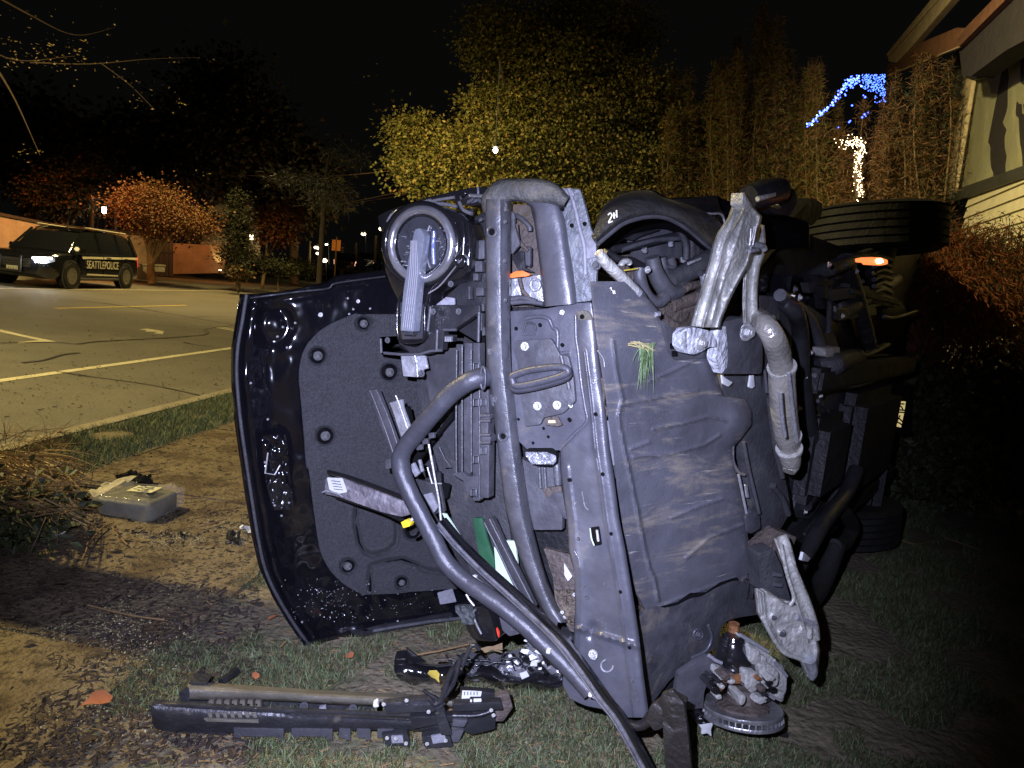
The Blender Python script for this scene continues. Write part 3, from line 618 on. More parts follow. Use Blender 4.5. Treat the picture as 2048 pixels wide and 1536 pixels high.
while len(pts) < 260:
    x, y = random.uniform(690, 885), random.uniform(625, 870)
    if y < 800-(885-x)*.25 or (x > 790 and random.random() < .3): pts.append(D(1560+x/4.197, y/4.197, 10.9))
bulbs(tt, pts, .010, EMIT('net_bulb', (.07, .16, 1), 4.5))
tt = thing('trunk_lights', D(1715, 340, 10.6), 'warm white fairy lights wound round a thin trunk', 'string lights')
tr_ = Zh([(640, 1160), (690, 1230), (660, 1310), (650, 1400), (660, 1536)])+[(1722, 395)]
tube3('trunk', [D(x, y, 10.7) for x, y in tr_], [.05, .06, .06, .07, .07, .08], m_bark, tt, n=7)
pts = [D(q[0]+random.gauss(0, 5), q[1]+random.gauss(0, 4), 10.55+random.uniform(-.1, .1)) for q in cr(tr_, 34)]+[D(1700+random.gauss(0, 12), 288+random.gauss(0, 7), 10.6) for _ in range(50)]
bulbs(tt, pts, .008, m_wbulb)

# ------------------------------------------------------------------ house at the right
m_siding = MAT('cream_siding_paint', (.44, .40, .25), .65, 0, .4, .15, 60, .12, 3, ((.12, .10, .05), .68, 9, .6))
m_trim = MAT('cream_trim', (.50, .40, .23), .6, 0, .4, .2, 50, .15, 4)
m_brownb = MAT('brown_timber', (.17, .08, .04), .7, 0, .3, .4, 40, .25, 8)
m_frame = MAT('dark_window_frame', (.03, .03, .022), .5)
m_curt = MAT('curtain_cloth', (.36, .35, .20), .9, 0, .2, .2, 20, .12, 2)
HWd = (.284, .959); HW = Plane((6.6, 11.0), HWd)
hs = thing('house', (6.6, 11.0, 0), 'cream boarded house with a large window at the right edge', 'house')
zt0 = HW.P((1862, 421)).z; zt1 = HW.P((2048, 353)).z; ztop = (zt0+zt1)/2
for k in range(17):
    z = ztop-.165*(k+.5); th = .022
    V = []
    for t in (-6.5, 0.0):
        for (o_, dz) in ((.0, .082), (.030, -.082), (-.03, -.082), (-.03, .082)):
            b = HW.o+HW.d*t+HW.n*o_; V.append(Vector((b.x, b.y, z+dz)))
    addmesh('siding_board', V, [(0, 1, 2, 3), (7, 6, 5, 4), (0, 4, 5, 1), (1, 5, 6, 2), (2, 6, 7, 3), (3, 7, 4, 0)], m_siding, hs, False)
plate('window_frame', HW, Zi([(1250, 340), (1245, 250), (1330, 215), (2300, -130), (2300, -30)]), .07, .12, m_frame, hs, r=0, bev=.008)
plate('corner_post', HW, Zh([(1500, 400), (1540, 640), (1330, 1760), (1270, 1770), (1440, 700), (1470, 560), (1440, 500)]), .05, .3, m_frame, hs, r=0, bev=.01)
plate('window_jamb', HW, Zh([(1530, 640), (1612, 676), (1448, 1660), (1345, 1700)]), .03, .06, m_trim, hs, r=0, bev=.006)
def fold(x, y): return .012*math.sin(x*.10+1.5*noise.noise((x*.05, y*.01, 0)))+.008*noise.noise((x*.1, y*.04, 3))
field('curtain', HW, [(1944, 70), (1944, 160), (1905, 400)], [(2120, 70), (2120, 160), (2120, 400)], m_curt, hs, 20, 120, fold, -.10, .004)
plate('window_pane', HW, Zh([(1612, 676), (1640, 500), (2300, 150), (2300, 1330), (1448, 1660)]), -.02, .006, MAT('window_glass', (.02, .02, .02), .03, 0, .5, var=0, rvar=0, alpha=.12), hs, r=0, bev=0)
0 and plate('mullion', HW, Zh([(1960, 860), (2000, 860), (1990, 1420), (1950, 1430)]), .0, .05, m_frame, hs, r=0, bev=0)
plate('window_frame', HW, Zh([(1530, 640), (1500, 400), (1900, -60), (2400, -60), (2400, 60), (2060, 240), (1740, 520), (1720, 650), (1612, 676)]), .02, .2, m_frame, hs, r=0, bev=.01)
HE = HW.sh(.55)
plate('rafter', HE, Zh([(888, 460), (1270, -10), (1330, -10), (905, 480)]), .03, .10, m_trim, hs, r=0, bev=.004)
plate('rafter', HE, Zh([(905, 482), (1334, -10), (1445, -10), (1110, 384), (975, 528), (912, 516)]), 0, .12, m_trim, hs, r=0, bev=.004)
plate('fascia', HE, Zh([(905, 530), (975, 530), (1115, 386), (1480, 232), (1548, 240), (1500, 392), (890, 640)]), -.06, .10, m_brownb, hs, r=0, bev=.004)
plate('fascia_edge', HE, Zh([(888, 636), (1500, 388), (1500, 397), (888, 646)]), -.04, .05, m_trim, hs, r=0, bev=0)
plate('barge_board', HE, Zh([(1550, 238), (1790, -10), (1900, -10), (1500, 392), (1490, 330)]), -.03, .08, m_brownb, hs, r=0, bev=.004)
plate('soffit', HE, Zh([(1500, 392), (1900, -10), (2500, -10), (2500, 100), (1900, 420), (1600, 640), (1530, 640)]), -.12, .3, m_roof, hs, r=0, bev=0)
plate('rafter_end', HW, Zh([(1890, 420), (1942, 450), (1782, 576), (1792, 510)]), .22, .08, m_trim, hs, r=0, bev=.004)
boxm('back_wall', HW.o-HW.d*3.2-HW.n*1.2+Vector((0, 0, 3.5)), (2.2, 6.4, 6.9), m_roof, hs, .02, rz=-math.atan2(.284, .959))
pr = thing('porch_rail', HW.P((1840, 400)), 'brown timber rail end meeting the wall behind the rear tyre', 'railing')
plate('rail', HW, Zi([(1040, 260), (1260, 170), (1262, 205), (1100, 275)]), .3, .08, m_brownb, pr, r=0); plate('rail', HW, Zi([(1100, 290), (1262, 275), (1262, 300), (1100, 305)]), .3, .08, m_brownb, pr, r=0)

lf_fb = LEAFM('feathery_brown', (.17, .058, .024), .95); lf_fg = LEAFM('feathery_green', (.03, .03, .01))
tree('filler_shrub', 'dense nearly black shrub added to darken the corner low at the right', [ell(1830, 880, 5.6, 110, 90, 90, 2), ell(1960, 900, 5.3, 120, 110, 100, 2), ell(2080, 860, 5.2, 100, 130, 90, 2), ell(1760, 800, 6.2, 60, 90, 60, 1), ell(1930, 780, 6, 130, 60, 80, 1.5), ell(1930, 600, 7.4, 130, 70, 60, 2.2), ell(2040, 560, 7.2, 90, 60, 60, 1.2)],
    22000, .07, .03, [lf_dk], [1], ground_under(1950, 1000, 5.4), [D(1900, 860, 5.5), D(2020, 860, 5.3), D(1800, 860, 5.8)], .03, clump=.15, cat='shrub')  # shrub added to keep the low right corner black and cover lit siding
# feathery shrub in front of the house
tree('laceleaf_maple', 'feathery brown laceleaf shrub in front of the cream siding at the right', [ell(1880, 500, 6.6, 90, 45, 90, 2), ell(1980, 520, 6.4, 110, 70, 90, 2.4), ell(1800, 590, 6.4, 80, 60, 80, 1.8), ell(1900, 650, 6.0, 110, 80, 90, 2.4), ell(2020, 620, 6.2, 100, 100, 90, 2), ell(1980, 730, 5.8, 110, 50, 80, 1.4), ell(1760, 640, 6.0, 60, 50, 50, 1), ell(1830, 560, 6.0, 90, 60, 60, 1.4), ell(1930, 600, 5.8, 110, 70, 60, 1.6)],
    42000, .075, .0045, [lf_fb, lf_fg], [.7, 1], ground_under(1900, 700, 6.3), [D(1900, 540, 6.4), D(1800, 580, 6.4), D(2000, 520, 6.4), D(1990, 700, 6), D(1850, 660, 6)], .06, clump=.13, cn=50, down=1.6, flat=.5, cat='shrub')
# ================================================================== THE WRECK
A = Plane((.27, 1.95), (-.9, .436)); S = Plane((.27, 1.95), (.8, .6)); B = Plane((.86, 2.39), (.6, .8))
HD = Plane((-.67, 2.44), (.868, .496))
wk = thing('wrecked_suv', (.75, 3.0, 0), 'black off road vehicle lying on its side, hood torn open, muddy underbody exposed', 'wrecked car')
W_ = wk
# ---- hull behind the front: body shell, floor, roof side, glass, doors
Ld, Ud, Zd = Vector((.6, .8, 0)), Vector((-.8, .6, 0)), Vector((0, 0, 1)); O_ = Vector((.92, 2.52, 0))
def hb(name, l0, l1, u0, u1, z0, z1, mat, bev=.04):
    c = O_+Ld*(l0+l1)/2+Ud*(u0+u1)/2+Zd*(z0+z1)/2; M = Matrix((Ld, Ud, Zd)).transposed().to_4x4()
    return boxm(name, c, (l1-l0, u1-u0, z1-z0), mat, W_, bev, M=M)
hb('body_shell', .35, 3.0, .02, .95, .10, 1.56, m_paint, .08)
hb('cabin', 1.15, 2.95, .93, 1.42, .18, 1.47, m_glass, .10)
hb('roof', 1.25, 2.9, 1.40, 1.47, .22, 1.43, m_paint, .03)
for l in (1.2, 2.2, 2.9): hb('roof_pillar', l-.04, l+.04, .94, 1.43, 1.44, 1.49, m_paint, .01)
hb('firewall', .25, .4, .05, .8, .3, 1.40, m_under, .02)
hb('engine', -.25, .3, .12, .5, .45, 1.15, m_under, .06)
hb('frame_rail', -.1, 2.8, -.09, .01, .36, .46, m_under, .015)
hb('frame_rail', .35, 2.8, -.10, .01, 1.10, 1.20, m_under, .015)
hb('fuel_tank', 1.1, 2.2, -.14, .03, .50, 1.05, m_under, .06)
hb('transfer_case', .5, 1.0, -.12, .03, .60, .98, m_under, .05)
hb('rear_axle', 2.2, 2.32, -.12, -.02, .2, .62, m_under, .05)
for z in (.13, 1.53): hb('sill', .8, 2.1, -.06, .06, z-.03, z+.03, m_under, .02)
# rear and lower wheels
def wheel(c, ax, R=.40, Wd=.27):
    ax = Vector(ax).normalized(); q = ax.to_track_quat('Z', 'Y').to_matrix().to_4x4(); M = Matrix.Translation(c) @ q
    prof = [(.22, -Wd*.42), (.30, -Wd*.5), (R-.05, -Wd*.5), (R-.015, -Wd*.42)]
    for k in range(5):
        a = -Wd*.40+k*Wd*.165; prof += [(R, a), (R, a+Wd*.12), (R-.022, a+Wd*.13), (R-.022, a+Wd*.155)]
    prof += [(R, Wd*.42), (R-.05, Wd*.5), (.30, Wd*.5), (.22, Wd*.42)]
    t = lathe('wheel', prof, m_rubber, W_, M, 48, .5)
    if False:
     bm = bmesh.new()
    for k in range(0):
        an = 2*PI*k/60
        for zz in (-Wd*.44, Wd*.38):
            mm = M @ Matrix.Rotation(an, 4, 'Z') @ Matrix.Translation((R-.004, 0, zz))
            bmesh.ops.create_cube(bm, size=1, matrix=mm @ Matrix.Diagonal((.02, .024, Wd*.16, 1)))
    if False: lug = bm_out(bm, 'tread_blocks', m_rubber, t, kind='stuff')
    pr2 = [(.05, -.05), (.20, -.03), (.235, -Wd*.40), (.245, -Wd*.42), (.245, Wd*.42), (.2, Wd*.38)]
    rm = lathe('rim', pr2, m_metal, t, M, 40)
tube('rear_hub_axle', Plane((D(1746, 462, 4.1).x, D(1746, 462, 4.1).y), (.6, .8)), [(1742, 470), (1734, 540), (1716, 600)], [.16, .12, .07], m_under, W_, n=16)
wheel(D(1746, 462, 4.1), (-.12, .05, 1), .385, .26)
wheel(O_+Ld*2.25+Ud*.12+Vector((0, 0, .15)), (-.1, 0, 1), .37, .25)
# ---- hood
hoodL = [(620, 545), (482, 589), (478, 620), (470, 660), (464, 700), (463, 760), (470, 830), (480, 900), (490, 980), (502, 1060), (516, 1130), (540, 1190), (572, 1245), (606, 1290), (640, 1294)]
hoodL = [(482, 589), (474, 640), (464, 700), (463, 760), (470, 840), (481, 920), (493, 1000), (506, 1080), (520, 1140), (545, 1195), (577, 1248), (608, 1292)]
def topy(x): return np.interp(x, [482, 600, 655, 672, 766, 960], [588, 573, 566, 553, 541, 520])
def boty(x): return np.interp(x, [608, 700, 800, 920, 960], [1293, 1272, 1258, 1240, 1232])
def hoodfield(name, x0f, x1, mat, off, h, nr=110, nc=90, th=.03, pad=0):
    V = []
    for i in range(nr):
        t = i/(nr-1)
        for j in range(nc):
            s = j/(nc-1)
            # left edge point at fraction t
            yl = 589+(1292-589)*t; xl = np.interp(yl, [p[1] for p in hoodL], [p[0] for p in hoodL])
            xr = x1; x = xl+(xr-xl)*s
            yt, yb = topy(x), boty(max(x, 608)); yr = yt+(yb-yt)*t
            w_ = min(1, (x-xl)/160) ; y = yl*(1-w_)+yr*w_ if xl < 700 else yr
            V.append(HD.P((x, y, off+h(x, y, x-xl, t))))
    Fc = [(i*nc+j, i*nc+j+1, (i+1)*nc+j+1, (i+1)*nc+j) for i in range(nr-1) for j in range(nc-1)]
    base = len(V); V += [v-HD.n*th for v in V]; Fc += [tuple(base+q for q in f[::-1]) for f in Fc]
    bd = [i*nc for i in range(nr)]+[(nr-1)*nc+j for j in range(1, nc)]+[i*nc+nc-1 for i in range(nr-2, -1, -1)]+[j for j in range(nc-2, 0, -1)]
    for a, b in zip(bd, bd[1:]+bd[:1]): Fc.append((a, b, base+b, base+a))
    return addmesh(name, V, Fc, mat, W_, True, 1.0)
def hh(x, y, dx, t):
    # hem flange at the rim, then a pressed channel, ribs and dents
    v = .012*g(dx-4, 6)-.010*g(dx-17, 6)+.008*g(dx-32, 9)
    yt = topy(x); yb = boty(max(x, 608))
    v += .012*g(y-yt-6, 6)-.008*g(y-yt-20, 8)+.012*g(y-yb+8, 8)
    v += -.022*g(dx-75, 26)*(1 if 620 < y < 1180 else .4)
    v += -.02*g(math.hypot((x-550), (y-650)*.8)-26, 12)-.016*math.exp(-((x-548)/30)**2-((y-905)/42)**2)*1.3
    v += .008*noise.noise((x*.02, y*.02, 1))+.0022*noise.noise((x*.06, y*.05, 4))
    return v
hoodfield('hood', None, 975, m_paint, 0, hh, 150, 150, .03)
tube('hood_rim_seal', HD, [(x+11, y, .012) for x, y in hoodL], .006, m_blackm, W_)
tube('hood_rim_seal', HD, [(500, 596), (600, 583), (656, 577), (674, 566), (770, 553)], .004, m_black, W_, off=.012)
tube('hood_edge_trim', HD, [(745, 1262), (800, 1252), (860, 1243), (925, 1236)], .007, m_grey, W_, off=.03, smooth_path=False)
plate('hood_edge_trim', HD, [(700, 1262), (905, 1226), (908, 1240), (715, 1275)], .015, .02, m_black, W_)
# latch reinforcement and small things on the inner hood
LR = field('latch_panel', HD, Z2([(305, 1280), (300, 1300), (320, 1500), (340, 1650)]), Z2([(480, 1280), (490, 1300), (505, 1500), (520, 1650)]), m_paint, W_, 40, 30, lambda x, y: .012*noise.noise((x*.08, y*.07, 7)), .012, .01)
field('crumpled_latch', HD, Z3([(330, 200), (340, 260), (380, 400), (400, 440)]), Z3([(420, 190), (520, 260), (540, 400), (520, 440)]), m_gloss, W_, 30, 24, lambda x, y: .010*noise.noise((x*.10, y*.08, 9)), .012, .01)
tube('striker_wire', HD, Z3([(350, 20), (330, 170), (400, 180), (440, 110)]), .0025, m_zinc, W_, off=.03, smooth_path=False)
for (x, y, r) in [(735, 400, .008), (1010, 302, .007)]: 
    px = Z2([(x, y)])[0]; bolt(HD, px[0], px[1], .014, r, W_, BZ, 'hood_plug')
for (x, y) in Z2([(550, 460), (460, 490), (420, 560), (490, 640), (225, 900), (350, 1165), (935, 280), (975, 360), (1098, 355), (945, 395)])+Z3([(450, 480), (400, 405), (505, 385), (330, 90), (600, 1258), (1300, 1250)]):
    tube('inner_hood_stud', HD, [(x, y, .005), (x+.1, y, .018)], .004, m_black, W_, smooth_path=False, n=8)
# felt liner with pressed relief
fast = [Z2([(1050, 465)])[0], Z2([(715, 700)])[0], Z2([(1240, 820)])[0], Z2([(770, 1285)])[0], Z3([(935, 850)])[0], Z3([(1330, 970)])[0], Z3([(1410, 590)])[0]]
fr = [17, 20, 20, 21, 18, 15, 22]
gr1 = Z3([(1000, 420), (990, 520), (1020, 680), (1060, 750), (1120, 775), (1230, 740), (1290, 690), (1300, 600), (1290, 480)])
gr2 = Z3([(1100, 1040), (1098, 900), (1110, 850), (1200, 820), (1330, 800), (1420, 830), (1500, 880), (1640, 900)])
def hl(x, y):
    v = 0
    for (cx, cy), r in zip(fast, fr):
        d = math.hypot(x-cx, y-cy)
        if d < r*2: v -= .030*(1/(1+math.exp((d-r*.86)/1.0))) - .020*g(d, r*.36) - .003*g(d-r*1.05, 2.2)
    d1 = segd(x, y, gr1); d2 = segd(x, y, gr2)
    if d1 < 25: v += -.022*g(d1, 4.6)+.002*g(d1-9, 2.5)
    if d2 < 25: v += -.022*g(d2, 4.6)+.002*g(d2-9, 2.5)
    return v+.0022*noise.noise((x*.03, y*.03, 0))
linL = Z2([(1000, 398), (860, 455), (760, 510), (690, 570), (630, 650), (600, 740), (587, 860), (600, 1000), (625, 1300), (640, 1500)])+Z3([(660, 150), (690, 400), (735, 700), (780, 820), (840, 905), (930, 985), (1050, 1050)])
linR = [(770, 629), (800, 622), (950, 640), (960, 700), (960, 1100), (905, 1172), (830, 1180), (760, 1187)]
linR = [(790, 628), (950, 632), (960, 700), (960, 1100), (930, 1165), (880, 1176), (727, 1187)]
linR = [(960, 628.8), (960, 1170), (900, 1178), (820, 1184), (735, 1187)]
LNR = field('hood_liner', HD, linL, linR, m_liner, W_, 240, 190, hl, .022, .02)
tube('liner_edge', HD, linL+[(727, 1187), (800, 1184), (820, 1180), (832, 1172), (850, 1172), (900, 1177), (930, 1170)], .0055, m_liner, W_, off=.016)
for (cx, cy), r in zip(fast, fr):
    p = HD.P((cx, cy, .008)); M = Matrix.Translation(p) @ HD.n.to_track_quat('Z', 'Y').to_matrix().to_4x4(); k = r*.45/F*2.6
    cl = lathe('liner_clip', [(k, 0), (k*.95, .006), (k*.6, .009), (k*.5, .006), (k*.2, .008)], m_clip, LNR, M, 16)
    for q in range(6):
        an = q*PI/3; e = M @ Vector((k*.8*math.cos(an), k*.8*math.sin(an), .010)); e0 = M @ Vector((0, 0, .010))
        tube3('clip_rib', [e0, e], .0018, m_clip, cl, n=4) if False else None
plate('hood_label', HD, Z3([(1590, 1045), (1700, 1015), (1730, 1110), (1610, 1130)]), .03, .002, m_lblgrey, W_, r=2, bev=0)
# white residue specks of glass on lower hood
def specks(name, pl, poly_f, n, r, mat, off, parent):
    V = []; Fc = []
    for _ in range(n):
        x, y = poly_f(); p = pl.P((x, y, off)); rr = r*random.uniform(.4, 1.4); o = len(V)
        for k in range(3): V.append(p+pl.d*rr*random.uniform(-1, 1)+pl.u*rr*random.uniform(-1, 1)+pl.n*rr*random.uniform(0, .8))
        V.append(p+pl.n*rr); Fc += [(o, o+1, o+3), (o+1, o+2, o+3), (o+2, o, o+3)]
    return addmesh(name, V, Fc, mat, parent, False, kind='stuff')
m_shard = MAT('glass_shard', (.75, .78, .75), .08, 0, .8, var=.1)
specks('glass_crumbs', HD, lambda: (random.triangular(560, 920, 640), random.triangular(1130, 1250, 1215)), 260, .0022, m_shard, .02, W_)
0 and specks('mud_specks', HD, lambda: (random.uniform(480, 620), random.uniform(620, 1240)), 160, .0018, m_clip, .014, W_)
# ---- top edge clutter above and right of the lamp
plate('grille_top_panel', A, Z4([(60, 350), (160, 300), (500, 185), (840, 108), (990, 95), (1000, 240), (860, 270), (640, 200), (400, 262), (250, 300), (170, 380), (130, 500), (90, 480)]), -.06, .03, m_gloss, W_, r=6)
for L, r in [([(330, 285), (430, 250), (560, 215), (720, 190)], .005), ([(150, 400), (200, 330), (330, 270), (520, 215)], .006), ([(400, 265), (520, 245), (640, 250), (740, 270)], .006), ([(850, 175), (960, 180), (985, 200)], .006), ([(920, 100), (925, 160)], .004), ([(760, 230), (800, 300), (870, 330)], .006)]:
    tube('trim_rib', A, Z4(L), r, m_chrome, W_, off=-.04)
for i in range(14):
    x, y = random.uniform(620, 960), random.uniform(120, 420); a = random.uniform(-.5, .9); s = random.uniform(25, 70)
    plate('clip_bracket', A, Z4([(x, y), (x+s, y+s*a), (x+s-12, y+s*a+30), (x-8, y+32)]), -.03+random.uniform(-.05, .03), .012, random.choice([m_black, m_gloss, m_grey]), W_, r=2, bev=.002)
plate('headlamp_carrier', A, Z4([(870, 380), (985, 300), (985, 1100), (940, 1440), (740, 1320), (560, 1120), (820, 880)]), -.09, .03, m_black, W_)
plate('inner_plate', A, Z4([(880, 560), (975, 555), (975, 715), (870, 725)]), -.05, .01, m_grey, W_, r=2)
for x, y, w_, h_ in [(895, 735, 60, 90), (905, 960, 62, 70), (840, 950, 10, 110), (930, 1180, 22, 150), (880, 1190, 50, 14), (950, 1100, 20, 60), (955, 1300, 22, 70), (880, 840, 40, 60)]:
    plate('rib', A, Z4([(x, y), (x+w_, y), (x+w_, y+h_), (x, y+h_)]), -.035, .02, m_grey, W_, r=1, bev=.003)
plate('pale_bracket', A, Z4([(562, 1108), (650, 1040), (720, 1050), (722, 1108)]), -.03, .006, m_lblgrey, W_, r=2)
for x, y in Z4([(540, 1165), (757, 1165), (690, 930), (745, 690), (800, 700), (150, 1410)]): bolt(A, x, y, .0, .010, W_, random.choice([BZ, BB, BB]), 'screw')
# ---- headlight
hl_out = Z4([(118, 800), (112, 700), (128, 560), (160, 440), (240, 340), (350, 285), (480, 268), (640, 272), (760, 320), (850, 400), (878, 520), (872, 700), (850, 800), (790, 880), (640, 930), (520, 1010), (495, 1120), (495, 1380), (440, 1440), (280, 1446), (228, 1390), (222, 1240), (228, 1060), (170, 950)])
HLH = plate('headlight_housing', A, hl_out, -.01, .10, m_gloss, W_, r=6, bev=.012)
cx, cy = Z4([(440, 592)])[0]
def ering(name, rx, ry, off, rad, mat, cx=cx, cy=cy, rot=.06, flat=1):
    E_ = ellipse(cx, cy, rx, ry, 40, rot); return tube(name, A, E_+[E_[0]], rad, mat, HLH, off=off, n=12, sub=2, caps=False)
ering('headlight_ring', 60, 69.5, .012, .014, m_chrome)
ering('headlight_ring', 53, 62.5, .004, .011, m_drl if False else m_gloss)
ering('headlight_ring', 72, 79, -.006, .013, m_gloss)
plate('lamp_bowl', A, ellipse(cx, cy, 55, 64, 36), .004, .02, m_glass, HLH, r=0, bev=0)
plate('reflector', A, ellipse(cx+22, cy+6, 12, 46, 24, -.05), .012, .02, m_glass, HLH, r=0, bev=.008)
tube('reflector_rim', A, Z4([(510, 430), (480, 520), (470, 620), (490, 720), (520, 800)]), .004, m_chrome, HLH, off=.014)
tube('reflector_rim', A, Z4([(545, 480), (540, 620), (545, 760)]), .007, MAT('bluish_reflector', (.2, .23, .42), .2, .5), HLH, off=.012)
for k in range(26):
    x = random.choice([random.uniform(245, 330), random.uniform(560, 625)]); y = random.uniform(440, 780); s = random.uniform(8, 22)
    plate('lamp_facet', A, Z4([(x, y), (x+s, y-4), (x+s, y+s*.6), (x, y+s*.7)]), .012+random.uniform(0, .01), .012, random.choice([m_chrome, m_glass, m_alu2]), HLH, r=1, bev=.002)
drl = plate('daytime_light_bar', A, Z4([(382, 462), (430, 450), (460, 505), (456, 560), (438, 700), (418, 840), (402, 980), (388, 1140), (372, 1338), (258, 1332), (268, 1150), (284, 980), (308, 820), (338, 660), (366, 520)]), .055, .035, m_drl, HLH, r=3, bev=.008)
for dx in (22, 40, 58, 76, 94): tube('bar_groove', A, Z4([(408-70+dx*.6, 560), (300+dx*.9+18, 850), (258+dx, 1320)]), .0018, m_lblgrey, HLH, off=.057)
tube('bar_end', A, Z4([(300, 1345), (380, 1350)]), .009, m_glass, HLH, off=.03)
for L in [[(300, 1000), (240, 1100), (236, 1360), (290, 1430), (420, 1425), (465, 1370), (470, 1120), (540, 960), (700, 840), (770, 760)], [(400, 1020), (430, 960), (560, 880), (720, 760), (800, 560), (790, 400)], [(835, 420), (850, 560), (842, 720), (790, 830)]]:
    tube('housing_bead', A, Z4(L), .0045, m_gloss, HLH, off=.004)
tube('housing_bead', A, Z4([(500, 1010), (600, 940), (740, 770), (790, 700), (800, 555)]), .0025, m_chrome, HLH, off=.012)
plate('housing_foot', A, Z4([(250, 1090), (285, 1075), (300, 1330), (400, 1335), (415, 1090), (450, 1100), (440, 1400), (270, 1405)]), .0, .05, m_glass, HLH, r=4, bev=.006)
ering('bulb_socket', 9, 10, .03, .006, m_gloss, *Z4([(770, 735)])[0])
tube('housing_wire', A, Z4([(735, 780), (760, 700), (830, 700), (840, 770)]), .004, m_chrome, HLH, off=.02)
# ---- carrier, radiator, grille shutters
plate('lower_carrier', A, Z2([(1170, 568), (1300, 560), (1310, 660), (1390, 690), (1530, 690), (1560, 660), (1625, 660), (1640, 505), (1700, 515), (1900, 380), (1900, 330), (1540, 330), (1500, 600), (1430, 640), (1290, 610), (1180, 690)]), -.02, .03, m_black, W_, r=3)
for L in [[(1175, 575), (1180, 680)], [(1200, 680), (1320, 690), (1460, 690), (1540, 665), (1625, 660)], [(1590, 510), (1585, 655)], [(1640, 510), (1730, 510)], [(1895, 380), (1890, 600)], [(1540, 340), (1520, 520)]]:
    tube('carrier_rib', A, Z2(L), .005, m_grey, W_, off=-.005, smooth_path=False)
plate('carrier_box', A, Z2([(1630, 545), (1700, 545), (1695, 600), (1635, 600)]), -.01, .03, m_black, W_)
for k in range(4): plate('connector_pin', A, Z2([(1645+k*13, 560), (1653+k*13, 560), (1652+k*13, 596), (1643+k*13, 596)]), .002, .01, m_alu2, W_, r=0, bev=0)
rad = plate('radiator', A, [(838, 700), (1000, 690), (1030, 900), (1062, 1100), (1075, 1230), (960, 1200), (905, 1040), (860, 880), (832, 780)], -.16, .05, m_blackm, W_, r=3)
V = []; Fc = []
x0 = 832
for k in range(32):
    xt = 846+k*2.1; xb = xt+np.interp(k, [0, 31], [14, -4]); yt = 700; yb = np.interp(k, [0, 8, 31], [800, 830, 920])
    a, b = A.P((xt, yt, -.13)), A.P((xb, yb, -.13)); o = len(V); wv = A.d*.0008
    for p in (a, b):
        V += [p-wv, p+wv, p+wv-A.n*.02, p-wv-A.n*.02]
    Fc += [(o, o+1, o+5, o+4), (o+1, o+2, o+6, o+5), (o+3, o, o+4, o+7)]
addmesh('radiator_fins', V, Fc, m_grey, W_, False, kind='stuff')
for x0_, x1_, y0_, y1_, off, m in [(728, 790, -50, 1050, -.09, m_blackm), (800, 868, -60, 1055, -.06, m_grey), (876, 934, -60, 1290, -.045, m_grey), (942, 1010, 340, 1265, -.03, m_grey)]:
    sh = 0
    plate('grille_bar', A, Z5([(x0_+6, y0_), (x1_, y0_), (x1_+8, (y0_+y1_)/2), (x1_+2, y1_), (x0_+sh, y1_-6), (x0_-2, (y0_+y1_)/2)]), off, .035, m, W_, r=2, bev=.005)
for L in [[(740, 0), (735, 600), (738, 1050)], [(786, -40), (786, 1040)], [(862, 0), (865, 1040)], [(936, 100), (934, 1270)], [(1004, 500), (1000, 1250)]]:
    tube('grille_edge', A, Z5(L), .0035, m_beam, W_, off=-.035)
for x, y in [(905, 448), (905, 935), (905, 140), (970, 445), (970, 860), (885, 1215)]:
    tube('shutter_clip', A, Z5([(x-22, y-32), (x+22, y-32), (x+22, y+32), (x-22, y+32), (x-22, y-32)]), .003, m_beam, W_, off=-.02, smooth_path=False)
plate('shutter_block', A, Z5([(945, 540), (1040, 545), (1035, 580), (1010, 600), (1005, 720), (1030, 745), (1025, 790), (950, 795)]), -.015, .04, m_grey, W_, r=2)
for y in (560, 605, 725, 790): tube('shutter_rib', A, Z5([(945, y), (1030, y)]), .005, m_beam, W_, off=-.01, smooth_path=False)
plate('shutter_foot', A, Z5([(700, 1055), (790, 1040), (830, 1080), (1000, 1070), (1000, 1250), (930, 1280), (830, 1230), (800, 1120), (720, 1070)]), -.04, .03, m_grey, W_, r=2)
plate('torn_silver_bracket', A, Z2([(1322, 700), (1415, 695), (1500, 700), (1520, 795), (1490, 800), (1450, 858), (1340, 850), (1330, 780)]), -.01, .008, m_alu2, W_, r=2)
tube('bracket_fold', A, Z2([(1425, 700), (1440, 760), (1445, 850)]), .005, m_alu2, W_, off=-.003); bolt(A, *Z2([(1475, 830)])[0], -.0, .012, W_, BB)
# loose slats in front of the hood liner
plate('loose_slat', A, Z2([(1085, 952), (1150, 945), (1220, 1120), (1320, 1400), (1255, 1420), (1170, 1200)]), -.05, .015, m_grey, W_, r=2)
for L in [[(1100, 960), (1190, 1190), (1270, 1420)], [(1140, 950), (1230, 1150), (1310, 1390)]]: tube('slat_ridge', A, Z2(L), .003, m_beam, W_, off=-.048)
plate('bright_bracket', A, Z2([(1238, 1045), (1330, 1018), (1338, 1080), (1392, 1230), (1330, 1312), (1262, 1100)]), -.02, .01, m_alu2, W_, r=2)
tube('bracket_rod', A, Z2([(1285, 990), (1320, 1080), (1370, 1230)]), .003, m_zinc, W_, off=-.01)
plate('dark_support', A, Z2([(1340, 1070), (1370, 1075), (1400, 1220), (1560, 1300), (1700, 1100), (1700, 1160), (1560, 1330), (1400, 1536), (1360, 1500), (1390, 1350)]), -.09, .02, m_void, W_, r=2)
